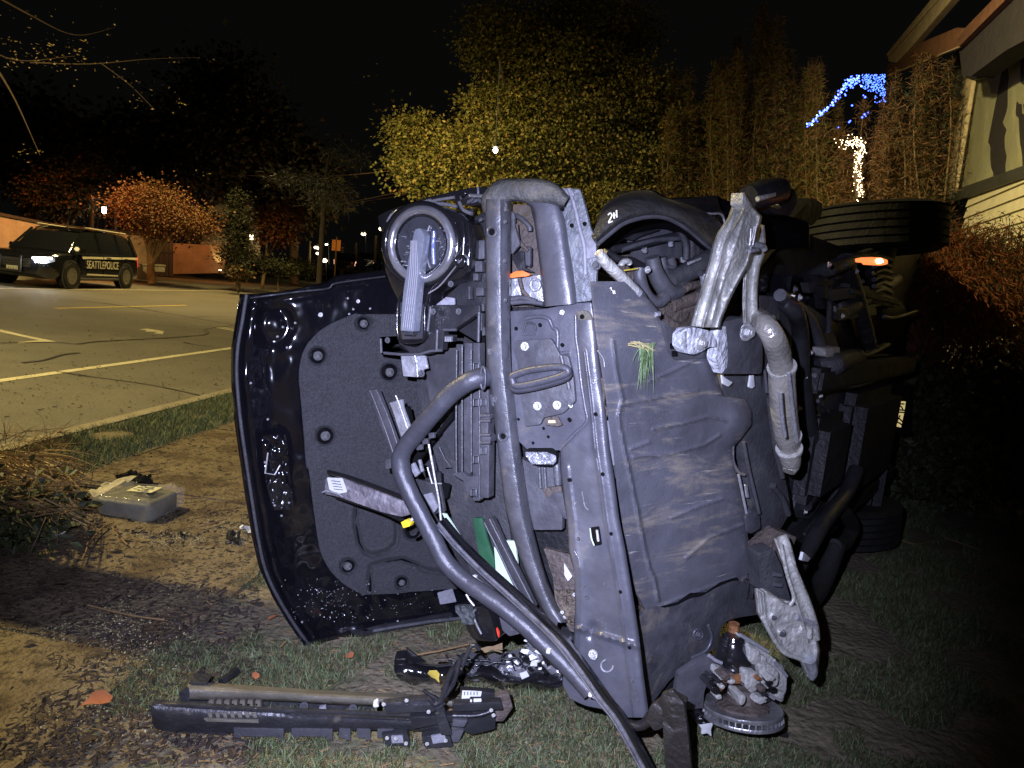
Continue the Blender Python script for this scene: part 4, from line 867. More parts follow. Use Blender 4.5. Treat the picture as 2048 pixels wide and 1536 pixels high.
for P_, m, off in [([(335, 990), (370, 960), (420, 1055), (385, 1088)], m_lblgrey, -.02), ([(405, 940), (425, 935), (450, 1040), (432, 1045)], m_alu2, -.015), ([(455, 1235), (520, 1218), (575, 1345), (545, 1390)], m_lblgrey, -.03), ([(500, 1010), (560, 1040), (600, 1040), (605, 1130), (530, 1145)], m_black, -.05), ([(385, 1100), (600, 1150), (640, 1380), (540, 1400), (440, 1220)], m_blackm, -.07), ([(600, 1130), (680, 1150), (660, 1260), (600, 1300)], m_void, -.08)]:
    plate('broken_bracket', A, Z5(P_), off, .01, m, W_, r=2)
tube('hood_prop_rod', A, Z5([(500, 800), (530, 960), (560, 1130), (590, 1300), (605, 1450)]), .004, m_zinc, W_, off=-.0)
tube('support_rib', A, Z5([(490, 1000), (530, 1140), (610, 1140)]), .003, m_zinc, W_, off=-.04, smooth_path=False)
tube('support_rib', A, Z5([(590, 830), (640, 930), (690, 1000), (640, 1000)]), .003, m_grey, W_, off=-.1, smooth_path=False)
plate('pale_green_strip', A, [(884, 1026), (892, 1028), (914, 1062), (940, 1103), (926, 1090), (900, 1060)], -.02, .006, m_pgreen, W_, r=1)
plate('green_sheet', A, Z9([(875, -60), (955, -60), (1000, 120), (1060, 300), (1062, 430), (1000, 380), (930, 260)]), -.06, .01, m_dgreen, W_, r=2)
plate('pale_strip', A, Z9([(1058, 185), (1100, 220), (1160, 370), (1245, 580), (1200, 560), (1075, 430)]), -.045, .01, m_pgreen, W_, r=2)
plate('pale_strip', A, Z9([(1148, 130), (1235, 140), (1258, 340), (1240, 350), (1200, 260)]), -.06, .01, m_pgreen, W_, r=4)
# double thin strut and long fallen trim
plate('cross_strut', A, Z9([(955, -30), (1040, -70), (1130, 130), (1250, 370), (1410, 700), (1370, 730), (1230, 520), (1100, 250)]), -.015, .02, m_blackm, W_, r=2)
for L in [[(975, -20), (1110, 250), (1240, 520), (1380, 715)], [(1020, -50), (1140, 190), (1270, 440), (1400, 690)]]: tube('strut_edge', A, Z9(L), .004, m_grey, W_, off=.0)
plate('torn_trim', A, Z3([(770, 205), (890, 200), (1000, 250), (1200, 320), (1330, 375), (1400, 470), (1330, 490), (1180, 455), (1040, 405), (870, 345), (760, 322)]), .02, .01, MAT('scuffed_grey_trim', (.12, .11, .12), .5, 0, .5, .6, 50, .5, 20, ((.35, .33, .33), .56, 22, .7)), W_, r=4)
plate('part_label', A, Z3([(782, 200), (895, 207), (930, 308), (858, 322), (800, 290)]), .024, .0015, m_white, W_, r=3, bev=0)
for k in range(4): tube('label_print', A, Z3([(815+k*6, 225+k*20), (880+k*6, 232+k*20)]), .0012, m_grey, W_, off=.0255, n=4)
tube('seal_strip', A, Z3([(792, 160), (960, 205), (1150, 275), (1350, 355)]), .008, m_gloss, W_, off=.03)
tube('seal_strip', A, Z3([(845, 335), (1000, 385), (1200, 450), (1360, 525)]), .008, m_gloss, W_, off=.01)
tube('wire_loop', A, Z3([(750, 310), (780, 300), (860, 320), (900, 345)]), .003, m_lblgrey, W_, off=.03)
plate('yellow_connector', A, Z3([(1322, 530), (1360, 508), (1395, 535), (1385, 560), (1340, 572)]), .03, .02, m_yellow, W_, r=1); plate('connector_end', A, Z3([(1390, 510), (1412, 485), (1420, 505), (1400, 525)]), .03, .01, m_white, W_, r=1)
plate('black_connector', A, Z3([(1380, 600), (1430, 570), (1450, 595), (1400, 625)]), .02, .02, m_black, W_, r=1)
# long strip across: dark upper edge and grey clip channel, comes forward towards the bottom
pth = Z9([(600, -30), (760, 160), (980, 380), (1180, 560), (1400, 760), (1640, 1000), (1830, 1250), (1990, 1480)])+[(1240, 1440), (1290, 1530), (1320, 1590)]
offs = [0, 0, .01, .02, .04, .07, .09, .11, .12, .14, .16]
def strip_rows(w0, w1, o0):
    R_ = []
    for i, (p, o) in enumerate(zip(pth, offs)):
        a = Vector(pth[max(i-1, 0)]); b = Vector(pth[min(i+1, len(pth)-1)]); t = (b-a).normalized(); nrm = Vector((t.y, -t.x))
        R_.append([(p[0]+nrm.x*w_, p[1]+nrm.y*w_, o+oo+o0) for w_, oo in ((w0, 0), (w0*.6+w1*.4, .008), (w1, 0))])
    return R_
loft('long_fallen_trim', A, strip_rows(10, -2, .03), m_gloss, W_, .012, 4, 2)
loft('clip_channel', A, strip_rows(-2, -13, .022), MAT('scuffed_channel', (.11, .11, .12), .5, 0, .5, .4, 60, .5, 24, ((.3, .29, .3), .6, 30, .6)), W_, .012, 4, 2)
tube('channel_lip', A, [(p[0]-11, p[1]+6, o+.03) for p, o in zip(pth, offs)], .003, m_grey, W_)
for x, y, o in [(885, 450, .03), (1190, 750, .06), (1520, 1080, .09), (1880, 1450, .12)]:
    q = Z9([(x-14, y-22), (x+20, y-14), (x+12, y+24), (x-20, y+16)]); plate('white_clip', A, q, o, .01, m_white, W_, r=2); 
    plate('clip_tail', A, Z9([(x+16, y), (x+120, y+85), (x+112, y+95), (x+10, y+20)]), o-.01, .006, m_lblgrey, W_, r=1)
# ---- bull bar
tube('bull_bar', A, [(985, 752, -.07), (968, 754, -.03), (940, 762), (905, 785), (870, 822), (833, 866), (806, 902), (802, 935), (815, 975), (842, 1030), (868, 1080), (890, 1122), (930, 1162), (985, 1200), (1040, 1243), (1090, 1290), (1140, 1340), (1180, 1385)], [.030, .030, .029, .029, .029, .029, .029, .030, .029, .028, .028, .028, .027, .027, .026, .026, .025, .025], m_bar, W_, off=.06, n=24, sub=6)
tube('bull_bar_weld', A, ellipse(966, 756, 5, 22, 16)+[(971, 756)], .004, m_bar, W_, off=.06)
for x, y in Z5([(515, 730), (410, 830), (460, 780)]): plate('bar_tab', A, [(x-4, y-5), (x+7, y-6), (x+8, y+5), (x-3, y+6)], .03, .01, m_grey, W_, r=1)
plate('bar_tab', A, Z5([(125, 945), (170, 925), (178, 1010), (135, 1020)]), .02, .01, m_grey, W_, r=2)
# ---- bumper beam
plate('dark_backing', A, [(985, 560), (1165, 640), (1150, 900), (1150, 1290), (1090, 1330), (1030, 1150), (1000, 900)], -.15, .02, m_under, W_, r=3)
plate('dark_backing', A, [(1150, 640), (1196, 640), (1214, 820), (1222, 900), (1180, 900)], -.06, .02, m_under, W_, r=3)
L_ = [(970, 398), (970, 470), (971, 560), (971, 650), (974, 730), (983, 800), (993, 880), (1003, 960), (1014, 1035), (1036, 1105), (1060, 1165), (1086, 1222), (1110, 1262)]
Rg = [(1002, 398), (1002, 470), (1002, 560), (1003, 650), (1006, 730), (1014, 800), (1023, 880), (1034, 960), (1046, 1035), (1064, 1105), (1084, 1165), (1105, 1215), (1125, 1245)]
rows = [[(l[0], l[1], -.03), (l[0]+1.5, l[1], .028), (l[0]*.62+r_[0]*.38, r_[1], .042), (r_[0]-3, r_[1], .040), (r_[0], r_[1], .034), (r_[0]+16-i*.7, r_[1], .004), (r_[0]+19-i*.7, r_[1], -.04)] for i, (l, r_) in enumerate(zip(L_, Rg))]
loft('bumper_beam', A, rows, m_beam, W_, .006, 5, 3, dent=.0015, ds=7)
for x, y, big in [(1040, 485, 1), (1155, 400, 0), (1150, 735, 0), (1155, 1070, 0), (1020, 1500, 0)]:
    q = Z4([(x, y)])[0]; (tube('hole_collar', A, [(a, b, .044) for a, b in ellipse(*q, 9, 10, 16)]+[(q[0]+9, q[1], .044)], .003, m_beam, W_), hole(A, *q, .044, .010, W_)) if big else bolt(A, *q, .038, .006, W_, BB)
for x, y, big in [(1070, 420, 0), (1135, 735, 1), (1030, 15, 0)]:
    q = Z5([(x, y)])[0]; (tube('hole_collar', A, [(a, b, .046) for a, b in ellipse(*q, 9, 10, 16)]+[(q[0]+9, q[1], .046)], .003, m_beam, W_), hole(A, *q, .046, .009, W_)) if big else bolt(A, *q, .044, .009, W_, BB)
for P_ in [[(1000, -20), (1090, -20), (1090, 30), (1050, 50), (1000, 40)], [(1020, 380), (1110, 385), (1105, 475), (1040, 480)]]: plate('beam_tab', A, Z5(P_), .036, .01, m_beam, W_, r=2)
# ---- grey cap and horn over the top
hornpts = Z4([(1062, 300), (1060, 215), (1120, 145), (1260, 130), (1400, 160), (1490, 260), (1530, 400), (1560, 600), (1590, 800), (1610, 960), (1625, 1110)])
def horn_rows(P_, Wl, zo):
    R_ = []
    for i, (p, w_) in enumerate(zip(P_, Wl)):
        a = Vector(P_[max(i-1, 0)]); b = Vector(P_[min(i+1, len(P_)-1)]); t = (b-a).normalized(); nr_ = Vector((-t.y, t.x))
        R_.append([(p[0]+nr_.x*w_*k, p[1]+nr_.y*w_*k, zo+o) for k, o in ((1, -.06), (.97, .008), (.6, .032), (-.5, .032), (-.95, .008), (-1, -.06))])
    return R_
m_cap = MAT('scraped_grey_cap', (.075, .075, .07), .55, 0, .4, .5, 70, .4, 8, ((.19, .17, .12), .54, 6, .7, (1, 1, 2)))
loft('frame_horn', A, horn_rows(hornpts, [22, 22, 22, 22, 25, 27, 30, 31, 32, 33, 33], -.01), m_cap if False else m_valance, W_, .006, 5, 3, dent=.004, ds=6)
loft('torn_cap', A, horn_rows(Z4([(1065, 310), (1058, 215), (1120, 135), (1260, 122), (1420, 140), (1560, 165), (1680, 230)]), [26, 28, 24, 22, 26, 22, 12], .0), m_cap, W_, .006, 5, 3, dent=.012, ds=5)
plate('side_plate', A, Z4([(1500, 130), (1590, 108), (1700, 112), (1790, 118), (1830, 250), (1880, 450), (1925, 545), (1940, 700), (1930, 900), (1885, 1075), (1745, 1088), (1700, 700), (1640, 320)]), -.02, .012, MAT('scraped_side_plate', (.13, .14, .15), .5, .1, .5, .5, 60, .4, 8, ((.2, .19, .13), .55, 7, .6)), W_, r=5)
tube('plate_seam', A, Z4([(1700, 118), (1750, 280), (1790, 460), (1830, 620), (1838, 850)]), .006, m_lblgrey, W_, off=-.018)
for x, y in Z4([(1830, 415), (1720, 430), (1585, 165), (1640, 290), (1700, 850), (1480, 670)]): hole(A, x, y, .0, .006, W_)
for k in range(4): plate('scrape', A, Z4([(1570+k*45, 130), (1592+k*45, 130), (1602+k*48, 178), (1582+k*48, 180)]), -.014, .004, m_lblgrey, W_, r=2)
plate('seam_bracket', A, Z4([(1840, 560), (1925, 540), (1930, 700), (1850, 715)]), -.012, .01, m_lblgrey, W_, r=2)
bolt(A, *Z4([(1935, 770)])[0], -.01, .014, W_, BB)
# gap behind the horn
plate('inner_panel', A, Z4([(1190, 250), (1360, 250), (1480, 700), (1500, 1120), (1200, 1130)]), -.13, .02, m_brown, W_, r=2)
plate('curved_liner', A, Z4([(1200, 300), (1235, 330), (1230, 420), (1280, 590), (1205, 680)]), -.05, .01, m_grey, W_, r=4)
tube('wire_harness', A, Z4([(1245, 345), (1300, 380), (1360, 440), (1365, 480)]), .008, m_grey, W_, off=-.08); tube('wire_harness', A, Z4([(1250, 420), (1270, 560), (1350, 650)]), .006, m_brown, W_, off=-.07)
for k in range(9): tube('bellows_ring', A, Z4([(1315, 635+k*16), (1345, 628+k*16), (1375, 640+k*16)]), .008, m_grey, W_, off=-.08)
plate('bellows_cover', A, Z4([(1205, 700), (1280, 640), (1310, 650), (1320, 790), (1400, 830), (1260, 810)]), -.06, .01, m_black, W_, r=4)
plate('orange_tag', A, Z4([(1198, 845), (1240, 822), (1300, 815), (1370, 848), (1340, 865), (1250, 872), (1198, 880)]), -.03, .008, m_orange, W_, r=2)
plate('silver_bracket', A, Z4([(1205, 885), (1260, 880), (1290, 1030), (1205, 1035)]), -.06, .01, m_alu2, W_, r=2)
plate('silver_bracket', A, Z4([(1290, 880), (1450, 850), (1480, 1080), (1350, 1095), (1320, 990)]), -.07, .01, m_alu2, W_, r=2)
E_ = ellipse(*Z4([(1410, 935)])[0], 9, 11, 18); tube('bracket_ring', A, E_+[E_[0]], .005, m_alu2, W_, off=-.055)
tube('bracket_edge', A, Z4([(1275, 880), (1300, 980), (1380, 1070)]), .006, m_brown, W_, off=-.05)
for L in [[(1210, 1060), (1300, 1045), (1420, 1080)], [(1210, 1090), (1340, 1080), (1480, 1100)]]: tube('spring_leaf', A, Z4(L), .008, m_grey, W_, off=-.05)
# ---- bracket panel, mount plate, tow eye
plate('bracket_panel', A, [(1020, 622), (1085, 618), (1150, 606), (1182, 604), (1187, 640), (1192, 720), (1194, 790), (1180, 850), (1130, 900), (1060, 905), (1034, 880), (1024, 760)], -.012, .012, m_valance, W_, r=3, bev=.004)
tube('pressed_ridge', A, Z4([(1330, 1225), (1420, 1208), (1520, 1225), (1560, 1300), (1600, 1340), (1600, 1500)])+Z5([(1610, 30), (1700, 20)]), .006, m_valance, W_, off=-.008)
tube('pressed_arc', A, Z4([(1310, 1340), (1325, 1280), (1365, 1262), (1405, 1280), (1418, 1330)]), .0035, m_blackm, W_, off=-.009)
tube('pressed_arc', A, Z4([(1312, 1362), (1415, 1355)]), .003, m_valance, W_, off=-.008)
tube('diagonal_ridge', A, Z4([(1755, 1200), (1760, 1400)])+Z5([(1775, 0), (1800, 250), (1835, 480), (1850, 610), (1740, 720), (1620, 850)]), .0055, m_valance, W_, off=.006)
plate('scraped_patch', A, Z4([(1740, 1180), (1800, 1150), (1870, 1165), (1900, 1240), (1900, 1400), (1880, 1536), (1770, 1500), (1750, 1330)]), .004, .01, MAT('mud_packed_pocket', (.12, .11, .085), .85, 0, .3, .9, 60, .5, 12), W_, r=8)
hole(A, *Z4([(1810, 1210)])[0], .006, .007, W_)
MPL = plate('mount_plate', A, Z5([(1210, -30), (1235, -80), (1540, -100), (1570, -60), (1620, 40), (1690, 50), (1735, 230), (1752, 440), (1690, 500), (1640, 545), (1480, 580), (1450, 640), (1320, 655), (1300, 500), (1268, 330), (1255, 120)]), .008, .012, m_grey, W_, r=4, bev=.004)
for q in Z4([(1322, 1462)])+Z5([(1430, 478), (1598, 470)]): bolt(A, q[0], q[1], .010, .0135, MPL)
bolt(A, *Z4([(1640, 1172)])[0], .0, .008, W_); 
for x, y in [(1265, 590), (1480, 668), (1520, 740), (1390, 792)]: hole(A, *Z5([(x, y)])[0], .002, .0045, W_)
for x, y in [(1246, 1310), (1450, 1280), (1640, 1450)]: hole(A, *Z4([(x, y)])[0], .002, .006, W_)
tow = Z5([(1215, 262), (1215, 225), (1330, 180), (1480, 155), (1620, 145), (1690, 175), (1650, 215), (1500, 262), (1330, 300), (1240, 305), (1215, 262)])
tube('tow_hook', A, tow, [.011]*len(tow), m_gloss if False else m_bar, W_, off=.055, n=12); tube('tow_hook', A, [(a, b+6) for a, b in tow[4:]], .013, m_bar, W_, off=.045, n=12)
plate('tow_hook_web', A, tow[:-1], .05, .02, m_bar, W_, r=3)
tube('plate_fold', A, Z5([(1630, 50), (1680, 240), (1700, 330)]), .006, m_beam, W_, off=.012)
plate('small_label', A, Z5([(1490, 580), (1600, 565), (1640, 640), (1600, 655), (1500, 640)]), .014, .006, m_brown, W_, r=2); plate('label_print', A, Z5([(1520, 600), (1580, 598), (1584, 622), (1522, 624)]), .0155, .001, MAT('yellowish_print', (.5, .42, .2), .6), W_, r=0, bev=0)
bolt(A, *Z5([(1710, 470)])[0], .0, .009, W_)
# window in the beam with crumpled foil
plate('opening', A, Z5([(1318, 875), (1345, 838), (1560, 838), (1590, 880), (1590, 985), (1540, 998), (1440, 985), (1330, 915)]), -.006, .02, m_void, W_, r=6)
field('crumpled_foil', A, Z5([(1325, 870), (1330, 905), (1345, 925), (1380, 975)]), Z5([(1500, 870), (1585, 900), (1588, 950), (1560, 982)]), m_alu2, W_, 14, 40, lambda x, y: .012*noise.noise((x*.25, y*.35, 3)), .004, .003)
plate('lower_inner', A, Z5([(1430, 1000), (1600, 1000), (1640, 1300), (1640, 1536), (1400, 1536), (1240, 900)]), -.06, .02, m_grey, W_, r=2)
for x in (1445, 1490): tube('inner_pipe', A, Z5([(x, 1000), (x+10, 1180)]), .005, m_beam, W_, off=-.045, smooth_path=False)
tube('inner_pipe', A, Z5([(1585, 880), (1595, 1000), (1605, 1150)]), .012, m_beam, W_, off=-.03); plate('mud_pocket', A, Z5([(1470, 1180), (1630, 1160), (1640, 1240), (1500, 1260)]), -.045, .01, m_brown, W_, r=2)
plate('torn_plate', A, Z5([(1510, 1270), (1570, 1210), (1640, 1215), (1680, 1450), (1640, 1420), (1590, 1330)]), -.04, .01, m_grey, W_, r=2)
plate('mud_packed_gap', A, Z9([(1480, 200), (1700, 250), (1770, 500), (1800, 760), (1830, 960), (1700, 900), (1580, 650), (1560, 450)]), -.03, .02, m_brown, W_, r=2)
field('caked_mud', A, Z9([(1570, 560), (1600, 640), (1650, 760), (1700, 850)]), Z9([(1760, 560), (1780, 640), (1795, 760), (1820, 860)]), MAT('caked_mud', (.11, .09, .065), .95, 0, .2, 1, 60, .5, 30), W_, 30, 30, lambda x, y: .012*noise.fractal((x*.12, y*.12, 3), 1, 2, 4), -.012, .01)
plate('white_chip', A, Z9([(1655, 330), (1725, 440), (1690, 480), (1660, 430)]), -.01, .005, m_white, W_, r=1)
for x, y in [(1655, 790), (1745, 595), (1640, 745)]: bolt(A, *Z9([(x, y)])[0], -.0, .006, W_)
# ---- long lower valance bar
vL = [(1095, 905), (1117, 905), (1123, 958), (1134, 1040), (1138, 1100), (1148, 1140), (1156, 1200), (1163, 1262), (1172, 1320), (1190, 1380), (1215, 1440)]
vL = [(1060, 890), (1118, 905), (1123, 958), (1134, 1040), (1138, 1100), (1148, 1140), (1150, 1200), (1140, 1262), (1130, 1320), (1150, 1380), (1215, 1432)]
vR = [(1190, 640), (1194, 700), (1208, 813), (1216, 898), (1225, 955), (1236, 1040), (1248, 1100), (1256, 1150), (1266, 1210), (1276, 1278), (1284, 1349), (1290, 1392), (1296, 1435)]
vL = [(1152, 640), (1160, 760), (1172, 845), (1120, 900), (1120, 930), (1123, 958), (1134, 1040), (1138, 1100), (1148, 1140), (1150, 1200), (1148, 1262), (1146, 1320), (1160, 1380), (1222, 1435)]
def hv(x, y):
    xr = np.interp(y, [p[1] for p in vR], [p[0] for p in vR]); xl = np.interp(y, [p[1] for p in vL], [p[0] for p in vL]); d = xr-x
    return -.012*math.exp(-max(d, 0)/5)+.006*g(d-26, 3)*(1 if y > 700 else 0)-.010*math.exp(-max(x-xl, 0)/4)+.004*g(x-xl-14, 4)*(1 if y > 930 else 0)+.003*noise.noise((x*.03, y*.012, 2))-.02*g(math.hypot((x-1185)/.8, y-1262), 14)+.012*g(y-(1255+(x-1150)*.3), 5)
field('lower_valance', A, vL, vR, m_valance, W_, 180, 46, hv, .014, .012)
for x, y, w_ in [(1925, 548, 7), (1700, 593, 6), (1700, 1110, 8), (1985, 1060, 8)]: q = Z5([(x, y)])[0]; hole(A, *q, .018, .006, W_)
for x, y in [(50, 915), (180, 455)]: pass
for x, y in Z7([(58, 1335), (290, 1298), (232, 877), (182, 455), (2, 918)])+Z8([(355, 367), (118, 408), (420, 760)]): hole(A, x, y, .018, .0055, W_)
for x, y in Z9([(1735, 1080), (1905, 1105)]): bolt(A, x, y, .022, .0145, W_)
for x, y in Z9([(1775, 120), (1850, 622), (1710, 965)])+Z8([(245, 312), (98, 322), (470, 1082), (440, 995), (478, 1130)]): bolt(A, x, y, .018, .005, W_, BB)
plate('slot', A, Z7([(140, 1255), (205, 1245), (225, 1375), (165, 1385)]), .019, .003, m_void, W_, r=3, bev=0); tube('slot_clip', A, Z7([(190, 1270), (200, 1350)]), .004, m_zinc, W_, off=.02); tube('slot_edge', A, Z7([(142, 1260), (152, 1330), (170, 1380)]), .002, m_pgreen, W_, off=.021)
for L in [[(30, 1420), (60, 1470), (70, 1536)], [(85, 1000), (105, 1100), (130, 1130)], [(155, 200), (165, 235), (200, 200)], [(30, 1090), (45, 1075)]]: tube('scratch', A, Z7(L), .0012, m_alu2, W_, off=.019, n=4)
plate('rounded_foot', A, [(1128, 1330), (1180, 1370), (1210, 1420), (1170, 1412), (1140, 1398), (1124, 1370)], .02, .03, m_valance, W_, r=8)
E_ = ellipse(*Z8([(262, 888)])[0], 12, 12, 14); tube('worn_ring', A, E_[:11], .003, m_lblgrey, W_, off=.018)
# ---- seam strip between valance and skid
sL = [(1194, 690), (1208, 813), (1216, 898), (1225, 955), (1236, 1040), (1248, 1135), (1268, 1230), (1284, 1349), (1296, 1410)]
plate('seam_strip', S, [(x+1, y) for x, y in sL]+[(x+36-(i*1.5), y) for i, (x, y) in list(enumerate(sL))[::-1]], -.045, .01, m_brown, W_, r=0)
plate('light_tab', S, Z7([(250, 500), (285, 500), (325, 740), (335, 850), (305, 860), (270, 700)]), -.008, .01, m_lblgrey, W_, r=2); plate('light_tab', S, Z7([(295, 820), (330, 815), (325, 905), (305, 910)]), -.004, .01, m_beam, W_, r=1)
tube('tangled_wire', S, Z7([(225, 200), (240, 300), (235, 380), (262, 430), (250, 480)]), .004, m_brown, W_, off=-.01); tube('bent_wire', S, Z7([(195, 5), (235, 60), (245, 120)]), .0015, m_zinc, W_, off=.02)
plate('bright_sliver', S, Z8([(470, 110), (500, 240), (530, 340), (522, 385), (500, 350), (480, 240)]), .002, .006, m_white, W_, r=1)
# ---- skid plate
kL = [(1184, 563), (1192, 640), (1200, 700), (1213, 780), (1222, 850), (1230, 900), (1238, 980), (1250, 1060), (1262, 1130), (1276, 1190), (1290, 1218)]
kR = [(1272, 563), (1290, 585), (1322, 640), (1345, 685), (1424, 700), (1428, 740), (1447, 793), (1490, 797), (1503, 822), (1503, 850), (1480, 880), (1466, 895), (1470, 930), (1480, 985), (1490, 1030), (1500, 1100), (1515, 1165), (1518, 1218)]
rid = Z7([(305, -60), (330, 150), (372, 350), (342, 470), (385, 700), (430, 900), (480, 1150), (520, 1350), (560, 1536)])+Z8([(600, 280), (625, 430)])
grooves = [Z7(L) for L in [[(380, 385), (560, 350), (900, 290)], [(590, 560), (800, 520), (980, 470), (1100, 500)], [(450, 755), (700, 740), (950, 670), (1060, 600)], [(720, 1185), (900, 1110), (1080, 1050), (1180, 1080)], [(820, 1470), (980, 1330), (1230, 1230)], [(560, 220), (700, 160), (900, 60)], [(430, 700), (560, 650)], [(1100, 300), (1180, 310), (1270, 350)]]]+[Z8([(640, 480), (760, 420), (1000, 330), (1180, 270)])]
def hk(x, y):
    v = .010*g(segd(x, y, rid), 3.2)+.0012*noise.noise((x*.018, y*.018, 0))+.0005*noise.noise((x*.1, y*.07, 2))
    for L in grooves: d = segd(x, y, L); v += .0065*g(d, 3.0) if d < 12 else 0
    xr = np.interp(y, [p[1] for p in kR], [p[0] for p in kR]); v -= .012*math.exp(-max(xr-x, 0)/5)
    v += .014*math.exp(-((x-1478)/24)**2-((y-838)/26)**2)
    return v
field('skid_plate', S, kL, kR, m_skid, W_, 230, 110, hk, .012, .008)
guard = Z8([(590, 490), (660, 485), (760, 465), (870, 410), (930, 405), (1060, 330), (1160, 290), (1200, 290), (1330, 340), (1345, 380), (1360, 480), (1335, 528), (1200, 548), (1120, 570), (1080, 600), (1062, 660), (1040, 760), (940, 825), (790, 930), (760, 945), (700, 1000), (640, 1080), (590, 1150), (545, 1200), (520, 1140), (510, 950), (490, 700), (470, 560)])
plate('lower_guard', S, guard, .03, .02, MAT('dusty_black_guard', (.05, .05, .055), .5, 0, .4, .15, 90, .4, 10, (mud, .53, 8, .7), low=.08), W_, r=8, bev=.004)
plate('tear_gap', S, Z8([(640, 470), (760, 440), (850, 375), (960, 370), (1060, 300), (1180, 262), (1200, 300), (1060, 345), (900, 420), (720, 500)]), .026, .002, m_void, W_, r=2, bev=0)
plate('mud_packed_gap', S, Z8([(445, 475), (560, 480), (660, 500), (600, 640), (585, 720), (560, 900), (520, 1000), (480, 700)]), -.0, .02, m_brown, W_, r=3)
plate('pale_chip', S, Z8([(480, 605), (530, 590), (540, 610), (495, 632)]), .012, .008, MAT('bare_wood_chip', (.6, .42, .3), .7), W_, r=1); plate('pale_chip', S, Z8([(560, 655), (578, 650), (570, 695), (556, 690)]), .012, .005, m_white, W_, r=1)
bolt(S, *Z8([(905, 665)])[0], .032, .013, W_, BB); E_ = ellipse(*Z8([(905, 665)])[0], 9, 10, 14); tube('bolt_dimple', S, E_+[E_[0]], .004, m_valance, W_, off=.032)
tube('guard_ridge', S, Z8([(975, 600), (1000, 690), (960, 780), (860, 830)]), .005, m_valance, W_, off=.032)
# ---- wheel arch, upper front
plate('arch_backing', S, [(1186, 540), (1200, 480), (1270, 420), (1330, 400), (1400, 410), (1450, 470), (1530, 560), (1530, 720), (1400, 715), (1330, 650), (1280, 570)], -.38, .03, m_brown, W_, r=4)
arc_in = Z6([(235, 580), (330, 500), (450, 410), (580, 365), (700, 348), (820, 360), (950, 420), (1060, 500), (1150, 580), (1225, 640)])
arc_out = Z6([(205, 520), (280, 420), (390, 330), (520, 270), (700, 245), (860, 262), (1000, 320), (1100, 400), (1200, 490), (1280, 560)])
top_out = Z6([(215, 500), (290, 290), (400, 190), (560, 135), (700, 135), (800, 190), (960, 230), (1100, 270), (1230, 330), (1320, 420)])
loft('wheel_arch_flare', S, [[(a[0], a[1], -.10), (a[0], a[1], -.03), (b_[0]*.4+a[0]*.6, b_[1]*.4+a[1]*.6, .0), (b_[0], b_[1], -.02), (c_[0]*.5+b_[0]*.5, c_[1]*.5+b_[1]*.5, -.06), (c_[0], c_[1], -.16)] for a, b_, c_ in zip(arc_in, arc_out, top_out)], MAT('grazed_black_flare', (.035, .034, .032), .42, 0, .5, .3, 60, .4, 8, ((.18, .15, .09), .58, 8, .6)), W_, .01, 4, 3, dent=.004, ds=5)
tube('flare_lip', S, [(x, y, -.03) for x, y in arc_in], .009, m_grey, W_)
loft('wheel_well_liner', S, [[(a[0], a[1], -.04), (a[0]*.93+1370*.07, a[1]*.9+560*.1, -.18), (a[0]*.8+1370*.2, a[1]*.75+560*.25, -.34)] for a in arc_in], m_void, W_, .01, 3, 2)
plate('crushed_fender', S, Z6([(820, 200), (1000, 205), (1250, 170), (1290, 300), (1330, 330), (1340, 500), (1240, 640), (1200, 560), (1060, 380), (900, 290)]), -.16, .03, m_gloss, W_, r=4)
plate('fender_panel', S, Z6([(560, 130), (700, 120), (850, 200), (1250, 175), (1480, 280), (1800, 330), (2040, 400), (2048, 620), (1650, 640), (1300, 560), (1000, 300)]), -.30, .12, m_paint, W_, r=4)
tube('fender_wire', S, Z6([(1040, 320), (1200, 330), (1300, 345), (1330, 500)]), .004, m_alu2, W_, off=-.13); bolt(S, *Z6([(1210, 375)])[0], -.14, .012, W_); bolt(S, *Z6([(1155, 455)])[0], -.14, .008, W_)
tchalk = plate
# chalk marks on the flare
def strokes(pl, L, off, w_=.0022, parent=W_, mat=m_chalk):
    for s_ in L: tube('chalk_mark', pl, s_, w_, mat, parent, off=off, n=5, sub=3)
strokes(S, [Z6([(325, 340), (345, 325), (358, 345), (340, 385), (330, 408), (362, 395)]), Z6([(375, 320), (378, 372)]), Z6([(397, 300), (400, 362)]), Z6([(374, 348), (400, 338)])], .006)
strokes(S, [Z6([(340, 968), (352, 960), (352, 985)]), Z6([(365, 980), (372, 1015)]), Z6([(380, 985), (385, 1015)]), Z6([(366, 998), (384, 998)])], .022, .0012)
# inside the arch
plate('bracket_wall', S, Z6([(520, 560), (560, 480), (740, 455), (900, 470), (960, 560), (960, 700), (900, 900), (760, 900), (560, 700)]), -.30, .02, m_grey, W_, r=3)
for P_, m in [([(560, 500), (760, 460), (770, 470), (590, 530), (540, 560), (480, 545)], m_black), ([(630, 640), (655, 610), (665, 650), (650, 672)], m_alu2), ([(860, 560), (885, 545), (885, 610), (865, 615)], m_alu2), ([(770, 520), (930, 510), (935, 520), (775, 530)], m_alu2), ([(965, 700), (1000, 700), (995, 750), (970, 750)], m_alu2), ([(975, 530), (1005, 540), (1000, 570), (980, 565)], m_white)]:
    plate('arch_bracket', S, Z6(P_), -.26, .012, m, W_, r=2)
for L, r, m, o in [([(340, 640), (560, 600), (900, 520)], .014, m_black, -.26), ([(440, 640), (700, 560), (950, 540)], .008, m_grey, -.25), ([(300, 650), (420, 720), (520, 730), (640, 790)], .012, m_black, -.22), ([(420, 790), (460, 740), (500, 740), (510, 760)], .010, m_alu, -.2), ([(940, 480), (990, 600), (990, 720)], .012, m_blackm, -.24)]:
    tube('brake_line', S, Z6(L), r, m, W_, off=o)
